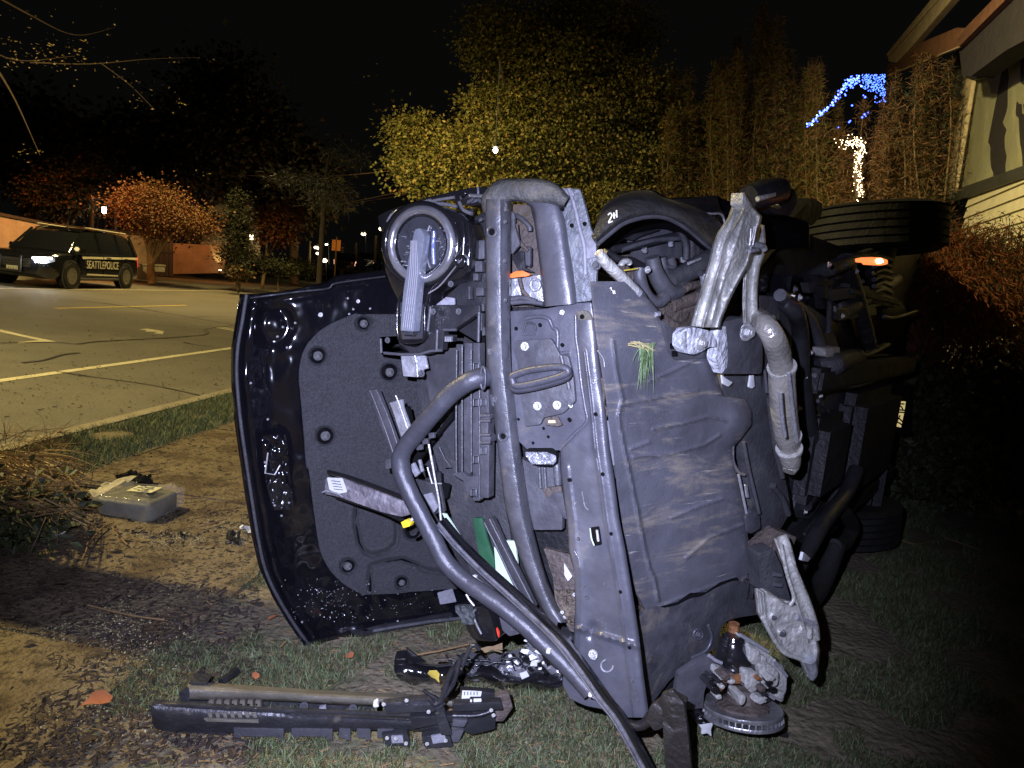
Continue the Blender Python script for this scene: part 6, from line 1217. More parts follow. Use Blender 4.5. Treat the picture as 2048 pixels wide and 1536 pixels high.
# bracket cluster at its right end
cl = thing('broken_bracket_cluster', T.P((960, 1470)), 'broken black clips with a barcode label at the right end of the trim', 'debris')
for P_, o, m in [([(1235, 590), (1370, 580), (1385, 650), (1260, 645)], .03, m_trimk), ([(1440, 600), (1580, 575), (1605, 650), (1460, 660)], .03, m_trimk), ([(1585, 570), (1660, 565), (1630, 630), (1600, 625)], .035, m_grey), ([(1510, 480), (1560, 470), (1600, 590), (1540, 590)], .05, m_trimk), ([(1600, 480), (1820, 470), (1820, 560), (1700, 590), (1600, 540)], .02, m_black), ([(1600, 510), (1680, 515), (1660, 550), (1600, 545)], .05, m_grey), ([(1640, 362), (1820, 375), (1840, 470), (1660, 470)], -.02, m_black), ([(1240, 430), (1500, 400), (1560, 440), (1500, 470), (1260, 480)], .03, m_trimk), ([(1820, 385), (1890, 380), (1910, 450), (1860, 520), (1800, 520)], .0, m_brown), ([(1600, 430), (1850, 420), (1860, 460), (1600, 470)], .04, m_black), ([(1380, 500), (1700, 485), (1700, 500), (1400, 560)], .04, m_black), ([(1190, 440), (1215, 425), (1225, 445), (1200, 450)], .06, m_white)]:
    plate('bracket', T, Z10(P_), o, .025, m, cl, r=3, bev=.003)
for P_ in [[(1285, 598), (1345, 595), (1350, 630), (1290, 632)], [(1490, 598), (1560, 585), (1570, 625), (1500, 635)]]: plate('bracket_window', T, Z10(P_), .036, .008, m_lblgrey, cl, r=1, bev=.001)
for x, y in [(1265, 605), (1310, 608), (1362, 632), (1365, 412), (1478, 470), (1470, 634), (1565, 618), (1798, 462), (1810, 488), (1248, 432)]:
    q = Z10([(x, y)])[0]; bolt(T, q[0], q[1], .055, .006, cl, BZ, 'rivet')
for L, r in [([(1480, 400), (1520, 430), (1600, 330), (1640, 200)], .007), ([(1540, 420), (1580, 300), (1600, 250)], .008), ([(1450, 360), (1560, 430)], .005), ([(1650, 230), (1700, 130), (1740, 150)], .006), ([(1600, 490), (1720, 488), (1790, 470)], .006), ([(1560, 370), (1575, 300)], .010)]:
    tube('harness_tube', T, Z10(L), r, m_black, cl, off=.04)
lbl = plate('barcode_label', T, Z10([(1650, 362), (1750, 366), (1745, 392), (1690, 392), (1682, 420), (1645, 420)]), .0, .002, m_white, cl, r=1, bev=0)
for k in range(5): tube('label_print', T, Z10([(1662+k*16, 368), (1662+k*16, 384)]), .0012, m_black, cl, off=.002, n=4)
plate('label_block', T, Z10([(1708, 404), (1748, 403), (1748, 418), (1708, 420)]), .035, .002, m_white, cl, r=1, bev=0); plate('label_block', T, Z10([(1690, 408), (1700, 408), (1700, 420), (1690, 420)]), .035, .002, m_white, cl, r=1, bev=0)
# fallen orange and yellow leaves near it, built as folded leaves
m_leafo = LEAFM('fallen_orange_leaf', (.34, .12, .05), .7, .3); m_leafy = LEAFM('fallen_yellow_leaf', (.50, .38, .06), .7, .3); m_leafb = LEAFM('fallen_dark_leaf', (.035, .025, .018), .8, .5)
def leafmesh(nm, mat, a=1.0):
    out = [(0, 0), (.25, .32), (.6, .30), (.78, .12), (1.05, 0), (.78, -.12), (.6, -.30), (.25, -.32)]
    V = [(x-.5, y, .12*abs(y)+.10*math.sin(x*3.1)*a) for x, y in out]+[(.0, 0, .02), (.3, 0, .05)]
    Fc = [(0, 8, 1), (1, 8, 2), (2, 8, 9), (2, 9, 3), (3, 9, 4), (4, 9, 5), (5, 9, 6), (6, 9, 8), (6, 8, 7), (7, 8, 0)]
    me = bpy.data.meshes.new(nm); me.from_pydata(V, [], Fc); me.materials.append(mat); me.polygons.foreach_set('use_smooth', [True]*len(Fc)); return me
LM = [leafmesh('fallen_leaf', m_leafo), leafmesh('fallen_leaf', m_leafy), leafmesh('fallen_leaf', m_leafb, 1.6)]
def fleaf(x, y, s, k, lb, grp, z=.02):
    o = bpy.data.objects.new('fallen_leaf', LM[k]); link(o, None, label=lb, category='leaf', group=grp)
    p = G(x, y, 0); o.location = (p.x, p.y, z); o.scale = (s, s, s); o.rotation_euler = (random.uniform(-.4, .4), random.uniform(-.3, .3), random.uniform(0, 6)); return o
fleaf(865, 1385, .06, 1, 'yellow leaf caught on the broken black clips', 'bright fallen leaves', .06)
fleaf(547, 1245, .05, 0, 'orange leaf on the grass below the lower corner of the hood', 'bright fallen leaves'); fleaf(698, 1322, .05, 0, 'orange leaf on the grass above the long trim', 'bright fallen leaves')
fleaf(510, 1362, .04, 0, 'small red leaf just above the left half of the trim', 'bright fallen leaves'); fleaf(195, 1413, .09, 0, 'large orange leaf in the dirt left of the trim', 'bright fallen leaves')
for i in range(46):
    if i < 16: x, y = random.uniform(10, 460), random.uniform(600, 800)
    else: x, y = random.uniform(30, 500), random.uniform(900, 1480)
    z = ZR+.01 if i < 16 else .012
    o = fleaf(x, y, random.uniform(.03, .055), 2, 'small dry dark leaf lying on the road' if i < 16 else 'small dry dark leaf lying on the littered pavement and dirt', 'dry leaves on the road' if i < 16 else 'dry leaves on the pavement', z)
    p = G(x, y, z); o.location = p
# black stick on the grass, long bare twigs
def stickk(L, r, lb, mat=m_bark, z=.02, grp=None): return tube3('twig', [G(x, y, z+random.uniform(0, .012)) for x, y in L], r, mat, None, n=6, label=lb, cat='stick', group=grp)
stickk(Z10([(415, 318), (460, 285), (492, 262)]), [.014, .012, .016], 'short thick black stick end just above the trim', m_black, .03)
m_twig = MAT('dry_twig', (.20, .13, .06), .8, 0, .2, .4, 90)
for L, lb in [(Z11([(640, 1130), (700, 1060), (760, 1000), (830, 970)]), 'forked pale twig below the plastic bag'), (Z11([(820, 1000), (860, 1060), (930, 1130)]), 'thin twig running down from the bag corner'), (Z11([(1180, 800), (1300, 795), (1480, 790)]), 'straight thin twig right of the bag'), (Z11([(1450, 1000), (1550, 975), (1660, 940)]), 'thin twig lying nearer the hood'), (Z11([(900, 610), (1050, 600), (1190, 575)]), 'pale twig behind the bag'), (Z11([(410, 500), (500, 525), (600, 548)]), 'pale curved stalk on the verge above the bag'), (Z11([(600, 1240), (630, 1180), (640, 1120)]), 'short dark twig in the shadow'), (Z3([(1420, 1500), (1600, 1470), (1820, 1420)]), 'flat straw blade pointing at the washer bottle'), (Z3([(440, 1440), (480, 1400)]), 'tiny twig beside the hood corner'), ([(1800, 1080), (1830, 1088), (1860, 1084)], 'thin dark twig right of the wreck'), ([(175, 1210), (260, 1230), (330, 1240)], 'long twig across the glass littered dirt'), ([(1890, 985+90), (1960, 1100)], 'faint twig in the dark corner')]:
    stickk(L, .004, lb, m_twig if 'straw' not in lb else m_straw if False else m_twig)
# plastic wrapped box
BG = PG((188, 1036), (300, 1046)); bgt_ = thing('wrapped_box', BG.P((250, 1030)), 'grey boxy part wrapped in clear plastic with a printed label on the pavement', 'package')
def gz(L, z): return [G(x, y, z) for x, y in L]
bot = gz(Z11([(640, 905), (700, 960), (1100, 965), (1165, 860), (860, 760), (760, 760)]), .0)
c0 = BG.P(Z11([(1100, 950)])[0]); 
e1 = (G(*Z11([(1070, 962)])[0])-G(*Z11([(640, 900)])[0])); e1.z = 0; e2 = Vector((-e1.y, e1.x, 0)).normalized()
def bag(name, grow, mat, amp, z1):
    V = []; n1, n2 = 34, 26; P0 = G(*Z11([(660, 925)])[0]); U_ = e1.normalized(); Wv = e2; l1 = e1.length; l2 = .28
    Fc = []
    # superellipsoid-ish box, wrinkled
    for i in range(n2+1):
        ph = -PI/2+PI*i/n2
        for j in range(n1):
            th = 2*PI*j/n1; f = lambda c: math.copysign(abs(c)**.28, c)
            x = f(math.cos(ph))*f(math.cos(th)); y = f(math.cos(ph))*f(math.sin(th)); z = f(math.sin(ph))
            p = P0+U_*(l1*(.5+x*.5*grow))+Wv*(l2*(.5+y*.5*grow))+Vector((0, 0, z1*(.5+z*.5)))
            p += Vector((1, 1, .6))*amp*noise.noise(p*16)+Vector((0, 0, 1))*amp*.5*noise.noise(p*40)
            if p.z < .003: p.z = .003
            V.append(p)
    for i in range(n2):
        for j in range(n1): j2 = (j+1) % n1; Fc.append((i*n1+j, i*n1+j2, (i+1)*n1+j2, (i+1)*n1+j))
    return addmesh(name, V, Fc, mat, bgt_, True, 1.2)
bag('inner_box', .96, MAT('grey_box', (.07, .068, .045), .6, 0, .4, .2, 40, .3, 8), .004, .105)
m_film = MAT('plastic_film', (.75, .72, .6), .08, 0, .6, var=.05, alpha=.12, rvar=.04); bag('plastic_wrap', 1.06, m_film, .03, .125)
P0 = G(*Z11([(660, 925)])[0]); U_ = e1.normalized()
def topP(u, v, z=.133): return P0+U_*(e1.length*u)+e2*(.30*v)+Vector((0, 0, z))
addmesh('box_label', [topP(.42, .28), topP(.80, .34), topP(.80, .68), topP(.42, .62)], [(0, 1, 2, 3)], MAT('cream_label', (.62, .60, .36), .7, var=.1), bgt_, False)
for k in range(6):
    v0 = .34+k*.05; a0 = .46 if k % 2 else .56
    addmesh('label_print', [topP(a0, v0, .135), topP(a0+.10, v0+.01, .135), topP(a0+.10, v0+.035, .135), topP(a0, v0+.025, .135)], [(0, 1, 2, 3)], m_grey, bgt_, False)
    addmesh('label_print', [topP(.64, v0, .135), topP(.74-.02*(k % 3), v0+.01, .135), topP(.74-.02*(k % 3), v0+.03, .135), topP(.64, v0+.02, .135)], [(0, 1, 2, 3)], m_grey, bgt_, False)
# crumpled film tail
V = []; Fc = []
for i in range(16):
    for j in range(12):
        p = P0+U_*(-.18+.2*i/15)+e2*(.02+.34*j/11)+Vector((0, 0, .05+.07*i/15)); p += Vector((.02, .02, .05))*noise.noise(p*14); p.z = max(p.z, .01); V.append(p)
Fc = [(i*12+j, i*12+j+1, (i+1)*12+j+1, (i+1)*12+j) for i in range(15) for j in range(11)]
addmesh('plastic_tail', V, Fc, MAT('creased_film', (.5, .46, .34), .3, 0, .6, .5, 30, .2, 10, alpha=.85), bgt_, True, 1)
# black slatted frame beside it
fg = thing('slatted_frame', G(120, 990), 'long black slatted plastic frame lying between straw and the wrapped box', 'debris')
a0, a1 = G(*Z11([(90, 640)])[0], .06), G(*Z11([(755, 715)])[0], .06); b0, b1 = G(*Z11([(120, 700)])[0], .05), G(*Z11([(720, 760)])[0], .05)
tube3('rail', [a0, a1], .011, m_black, fg, n=6); tube3('rail', [b0, b1], .009, m_grey, fg, n=6); tube3('rail', [a0+Vector((0, 0, -.04)), a1+Vector((0, 0, -.04))], .010, m_black, fg, n=6)
for k in range(8): t = (k+.5)/8; tube3('slat', [a0.lerp(a1, t), b0.lerp(b1, t)], .007, m_black, fg, n=6)
addmesh('film_behind', [a0+Vector((0, 0, -.03)), a1+Vector((0, 0, -.03)), b1+Vector((0, 0, -.03)), b0+Vector((0, 0, -.03))], [(0, 1, 2, 3)], MAT('pale_mesh_film', (.35, .31, .2), .6), fg, False)
# black crumpled scrap behind bag; pale plastic scraps
def scrap(name, L, z, mat, lb, amp=.03, cat='debris', grp=None):
    P = [G(x, y, z) for x, y in L]; c = sum(P, Vector())/len(P); V = [c]; n = len(P); R_ = 5
    for r in range(1, R_+1):
        for k in range(n*3):
            a = P[(k//3) % n].lerp(P[(k//3+1) % n], (k % 3)/3); p = c.lerp(a, r/R_); p = p+Vector((0, 0, amp*abs(noise.noise(p*20))*2+amp*.3)); V.append(p)
    m = n*3; Fc = [(0, 1+k, 1+(k+1) % m) for k in range(m)]
    for r in range(R_-1): Fc += [(1+r*m+k, 1+(r+1)*m+k, 1+(r+1)*m+(k+1) % m, 1+r*m+(k+1) % m) for k in range(m)]
    b_ = len(V); V += [v-Vector((0, 0, .006)) for v in V]; Fc += [tuple(b_+q for q in f[::-1]) for f in Fc]
    o = addmesh(name, V, Fc, mat, None, True, .7, label=lb, cat=cat, group=grp); return o
scrap('plastic_scrap', Z11([(830, 640), (960, 618), (1010, 640), (1105, 650), (1120, 705), (1000, 700), (860, 670)]), .03, m_gloss, 'crumpled black plastic scrap just behind the wrapped box', .04)
scrap('pale_shard', Z11([(60, 1050), (180, 1060), (330, 1040), (350, 1000), (480, 1040), (490, 1060), (400, 1088), (150, 1085)]), .02, MAT('cream_plastic', (.45, .42, .3), .5, dirt=((.08, .06, .03), .55, 14, .7)), 'long curved cream plastic shard under the straw heap', .02)
scrap('plastic_scrap', Z11([(370, 910), (490, 870), (500, 960), (480, 1010), (380, 1030)]), .03, m_black, 'upright black scrap in front of the straw heap', .05)
scrap('pale_shard', Z11([(1750, 1010), (1820, 1020), (1880, 1000), (1900, 1060), (1830, 1055), (1780, 1035)]), .02, m_white, 'small pale pointed shard beside the hood edge', .02)
scrap('plastic_scrap', Z11([(1300, 1068), (1360, 1060), (1350, 1085), (1310, 1095)]), .01, m_black, 'small black scrap on the pavement between bag and hood', .02, grp='small black scraps')
scrap('plastic_scrap', [(455, 1070), (480, 1075), (478, 1092), (450, 1085)], .01, m_black, 'black scrap touching the glass litter beside the hood', .03, grp='small black scraps')
# crushed lamp assembly lying under the front
cr_ = thing('crushed_headlight', G(1000, 1365), 'crushed glossy black headlight shell and clear shards on the grass under the front', 'debris')
CP = PG((800, 1360), (1130, 1385))
loft('headlight_shell', CP, [[(x, yt, -.05), (x, yt*.7+yb*.3, .02), (x+3, yt*.35+yb*.65, .05), (x+2, yb, .0)] for x, yt, yb in ((789, 1318, 1356), (815, 1310, 1365), (850, 1320, 1368), (890, 1326, 1372), (925, 1322, 1370), (970, 1318, 1366), (1010, 1326, 1378), (1060, 1335, 1384), (1110, 1340, 1388), (1140, 1330, 1378))], m_gloss, cr_, .006, 5, 3, dent=.03, ds=11)
loft('headlight_shell', CP, [[(x, yt, -.06), (x, (yt+yb)/2, .02), (x, yb, .0)] for x, yt, yb in ((905, 1318, 1340), (945, 1310, 1350), (1000, 1306, 1362), (1060, 1300, 1362), (1110, 1305, 1355), (1130, 1312, 1350))], m_chrome, cr_, .005, 6, 4, dent=.045, ds=16)
plate('shell_fin', CP, Z9([(310, 1045), (350, 1080), (400, 1115), (480, 1170), (350, 1180), (310, 1120)]), .03, .006, m_gloss, cr_, r=2); plate('shell_end', CP, Z9([(205, 1140), (310, 1130), (320, 1300), (240, 1310), (200, 1260)]), .03, .05, m_gloss, cr_, r=6, bev=.01)
for k in range(46):
    x, y = random.triangular(1120, 1620, 1380), random.triangular(960, 1290, 1130); s = random.uniform(16, 60); a = random.uniform(0, 6)
    plate('lens_shard', CP, Z9([(x+s*math.cos(a+q*2*PI/4)*random.uniform(.5, 1.3), y+s*.7*math.sin(a+q*2*PI/4)*random.uniform(.5, 1.3)) for q in range(4)]), random.uniform(.0, .08), .004, random.choice([m_shard, m_chrome, m_white, m_glass, m_chrome, m_alu2, m_gloss]), cr_, r=1, bev=.001)
for k in range(9):
    x = 560+k*90; tube('loose_wire', CP, Z9([(x, 1130+random.uniform(-30, 30)), (x+70, 1180+random.uniform(-40, 40)), (x+150, 1130+random.uniform(-60, 90)), (x+230, 1210+random.uniform(-60, 60))]), random.choice([.003, .004, .006]), random.choice([m_black, m_gloss, m_black, m_brown]), cr_, off=.05)
tube('harness_pipe', CP, Z9([(630, 1410), (680, 1290), (740, 1200), (820, 1110)]), .012, m_black, cr_, off=.07); tube('harness_pipe', CP, Z9([(640, 1380), (665, 1310)]), .012, m_rust, cr_, off=.08)
for k in range(12):
    L0 = Z9([(890+random.uniform(0, 60), 1090), (1000, 1060+random.uniform(-20, 20)), (1130, 1050+random.uniform(-40, 40))]); tube('straw_stem', CP, L0, .0025, m_cane, cr_, off=.08, n=4)
# grass tuft caught on the skid plate
tf = thing('grass_tuft', S.P((1290, 700, .03)), 'tuft of torn green grass caught on the muddy skid plate', 'grass tuft')
V = []; Fc = []
def blade_tri(V, Fc, p, q, w_):
    t = (q-p).normalized(); s = t.cross(Vector((random.uniform(-1, 1), 1, random.uniform(-1, 1)))).normalized()*w_; m = p.lerp(q, .5)+Vector((random.uniform(-.004, .004), 0, 0)); o = len(V)
    V += [p-s, p+s, m+s*.8, m-s*.8, q]; Fc += [(o, o+1, o+2, o+3), (o+3, o+2, o+4)]
for k in range(60):
    x0_, y0_ = random.gauss(1292, 7), random.uniform(684, 694); x1_ = x0_+random.gauss(-3, 6)-(k % 6 == 0)*12; y1_ = y0_+random.triangular(20, 105, 45)
    blade_tri(V, Fc, S.P((x0_, y0_, .025)), S.P((x1_, y1_, .03+random.uniform(0, .03))), .0014)
addmesh('blades', V, Fc, MAT('fresh_grass', (.10, .16, .06), .6, var=.4, vs_=60), tf, False)
V = []; Fc = []
for k in range(14): blade_tri(V, Fc, S.P((random.uniform(1255, 1290), random.uniform(680, 692), .03)), S.P((random.uniform(1290, 1325), random.uniform(684, 715), .035)), .0014)
addmesh('dry_blades', V, Fc, MAT('dry_grass_stem', (.42, .36, .16), .7), tf, False)

# street tree just outside the frame whose trunk throws the broad shadow over the pavement
stt = thing('street_tree', (-3.05, 2.86, 0), 'street tree trunk standing just outside the left edge, throwing the broad shadow', 'tree')
tube3('trunk', [(-3.05, 2.86, -.02), (-3.04, 2.86, .9), (-3.08, 2.9, 2.0), (-3.1, 2.9, 3.0)], [.28, .22, .20, .17], m_bark, stt, n=14)
for q in ((-3.9, 4.3, 4.4), (-2.9, 2.6, 4.2), (-4.1, 3.0, 4.5)): tube3('limb', [(-3.1, 2.9, 2.9), ((-3.1+q[0])/2, (2.9+q[1])/2, 3.8), q], [.10, .06, .02], m_bark, stt, n=7)
# ================================================================== SHRUB, STRAW, GRASS, LITTER
sh = tree('shrub', 'dark leafy shrub at the left edge beside the pavement', [ell(-70, 1050, 3.3, 90, 60, 70, 2), ell(20, 1040, 3.2, 50, 30, 40, .8)], 4500, .05, .018, [lf_dk, lf_moss], [.7, 1], ground_under(-30, 1060, 3.5), [D(-80, 820, 3.7), D(0, 900, 3.5), D(-120, 960, 3.4)], .03, clump=.10, cn=30, cat='shrub')
for q in [(8, 803), (14, 828), (2, 855)]: pass
stw = thing('straw_heap', G(90, 1030), 'heap of pale uprooted stalks and roots spilling onto the pavement', 'straw')
m_stalk = MAT('pale_straw', (.46, .34, .15), .7, 0, .3)
for k in range(260):
    x0_, y0_ = random.uniform(-40, 90), random.uniform(900, 1020); x1_ = x0_+random.uniform(60, 150); y1_ = y0_+random.uniform(5, 75); z0, z1 = random.uniform(.04, .30), random.uniform(.01, .08)
    if x1_ > 215: continue
    p, q = G(x0_, y0_, z0), G(x1_, min(y1_, 1050), z1); m = p.lerp(q, .5)+Vector((0, 0, random.uniform(0, .04)))
    tube3('stalk', [p, m, q], [.0035, .003, .0015], random.choice([m_stalk, m_stalk, m_cane]), stw, n=4, sub=2, caps=False)
V = []; Fc = []
for k in range(900):
    p = G(random.uniform(-30, 130), random.uniform(860, 1040), random.uniform(.0, .2)); q = p+Vector((random.gauss(.04, .09), random.gauss(0, .08), random.gauss(.02, .07))); q.z = max(q.z, .005); blade_tri(V, Fc, p, q, .0018)
addmesh('fine_roots', V, Fc, m_twig, stw, False, kind='stuff')
def grass(name, label_, n, sampler, hmin, hmax, w_, mats, probs, lean=.6):
    XY = sampler(n); n = len(XY); z = np.array([lawn_h(a, b) for a, b in XY]); P = np.column_stack([XY, z-.004])
    ang = rng.uniform(0, 2*PI, n); h_ = rng.uniform(hmin, hmax, n); s = np.column_stack([np.cos(ang), np.sin(ang), np.zeros(n)])*w_
    tip = P+np.column_stack([rng.normal(0, lean, n)*h_, rng.normal(0, lean, n)*h_, h_]); mid = P+(tip-P)*.55; mid[:, 2] += h_*.18
    V = np.stack([P-s, P+s, mid+s*.7, mid-s*.7, tip], 1).reshape(-1, 3); b_ = np.arange(n)*5
    Fa = np.concatenate([np.stack([b_, b_+1, b_+2], 1), np.stack([b_, b_+2, b_+3], 1), np.stack([b_+3, b_+2, b_+4], 1)]); mi = np.searchsorted(np.cumsum(probs), rng.uniform(0, .999, n)); mi = np.clip(np.tile(mi, 3), 0, len(mats)-1)
    return fastmesh(name, V, Fa, mats, mi, None, False, label=label_, category='grass', kind='stuff')
def samp_near(n):
    x = rng.uniform(-2.2, 4.2, n*2); y = 1.45+rng.uniform(0, 1, n*2)**1.8*6.5; nn = CA*x-SA*y
    f = np.array([noise.noise((a*2.1, b*2.1, 4))+.5*noise.noise((a*6, b*6, 9)) for a, b in zip(x, y)])
    # worn patch in the foreground and along the pavement is bare
    bare = np.clip((1.95-y)/.35, 0, 1)*.4+np.clip((-1.15-nn)/.3, 0, 1)*.4+np.clip((-.6-x)/.5, 0, 1)*np.clip((2.6-y)/.5, 0, 1)*.2
    k = (f > -.2+bare+.25*np.clip((x-.8)/.6, 0, 1)*np.clip((3.2-y)/.6, 0, 1)) & (nn > -1.44); return np.column_stack([x[k], y[k]])[:n]
grass('lawn_grass', 'short patchy lawn grass around the wreck', 250000, samp_near, .012, .036, .0012, [lf_grass, lf_moss, lf_dry], [.45, .6, 1], .6)
def samp_verge(n):
    nn = rng.uniform(-3.70, -3.03, n*2); s = .5+rng.uniform(0, 1, n*2)**1.3*13; x = CA*nn+SA*s; y = -SA*nn+CA*s
    f = np.array([noise.noise((a*2.5, b*2.5, 14)) for a, b in zip(x, y)]); k = f > -.3; return np.column_stack([x[k], y[k]])[:n]
grass('verge_grass', 'ragged green grass on the verge between kerb and pavement', 60000, samp_verge, .02, .06, .002, [lf_grass, lf_moss, lf_dry], [.6, .8, 1], .5)
# grass and straw fragments lying flat (litter) and crumbled window glass
def litter(name, lb, n, area, ln, w_, mat, z=.006, cube=False, cat='litter'):
    V = []; Fa = []; c = 0
    P = area(n); k = len(P); ang = rng.uniform(0, 2*PI, k); l_ = ln*rng.uniform(.3, 1.5, k)
    zz = np.array([max(0, lawn_h(a, b)) for a, b in P])+z
    d = np.column_stack([np.cos(ang), np.sin(ang), rng.normal(0, .15, k)])*l_[:, None]; s = np.column_stack([-np.sin(ang), np.cos(ang), rng.normal(0, .5, k)])*(w_*rng.uniform(.5, 1.4, k))[:, None]
    P3 = np.column_stack([P, zz]); top = P3+np.array([0, 0, w_*1.2])
    V = np.stack([P3-d-s, P3+d-s, P3+d+s, P3-d+s, top], 1).reshape(-1, 3); b_ = np.arange(k)*5
    Fa = np.concatenate([np.stack([b_+i, b_+(i+1) % 4, b_+4], 1) for i in range(4)]); return fastmesh(name, V, Fa, mat, None, None, False, label=lb, category=cat, kind='stuff')
def pxarea(f):
    def a(n):
        out = []
        for _ in range(n*3):
            x, y = f(); p = G(x, y, 0); out.append((p.x, p.y))
            if len(out) >= n: break
        return np.array(out)
    return a
m_glit = MAT('crumbled_glass', (.42, .40, .22), .05, 0, 1.0, var=.15, rvar=.02)
litter('broken_glass', 'glittering crumbs of window glass scattered on the pavement left of the hood', 2600, pxarea(lambda: (random.triangular(180, 560, 440), random.gauss(1100-.0, 34))), .0022, .0018, m_glit, cat='broken glass')
litter('broken_glass', 'glittering glass crumbs on the dirt in the lower left foreground', 2600, pxarea(lambda: (random.triangular(-40, 420, 60), random.triangular(1180, 1500, 1260))), .0022, .0018, m_glit, cat='broken glass')
litter('mulch', 'dark bark and leaf litter scattered over pavement and dirt', 4500, pxarea(lambda: (random.uniform(-20, 520), random.uniform(880, 1530))), .014, .004, m_leafb, cat='litter')
litter('straw_litter', 'short pale straw bits scattered over the worn ground', 2600, pxarea(lambda: (random.uniform(0, 1500), random.uniform(1180, 1536))), .014, .0012, m_twig, cat='litter')
litter('road_grit', 'grit and tiny leaf bits on the asphalt', 420, pxarea(lambda: (random.uniform(0, 470), random.triangular(590, 860, 760))), .012, .004, m_leafb, ZR+.01, cat='grit')

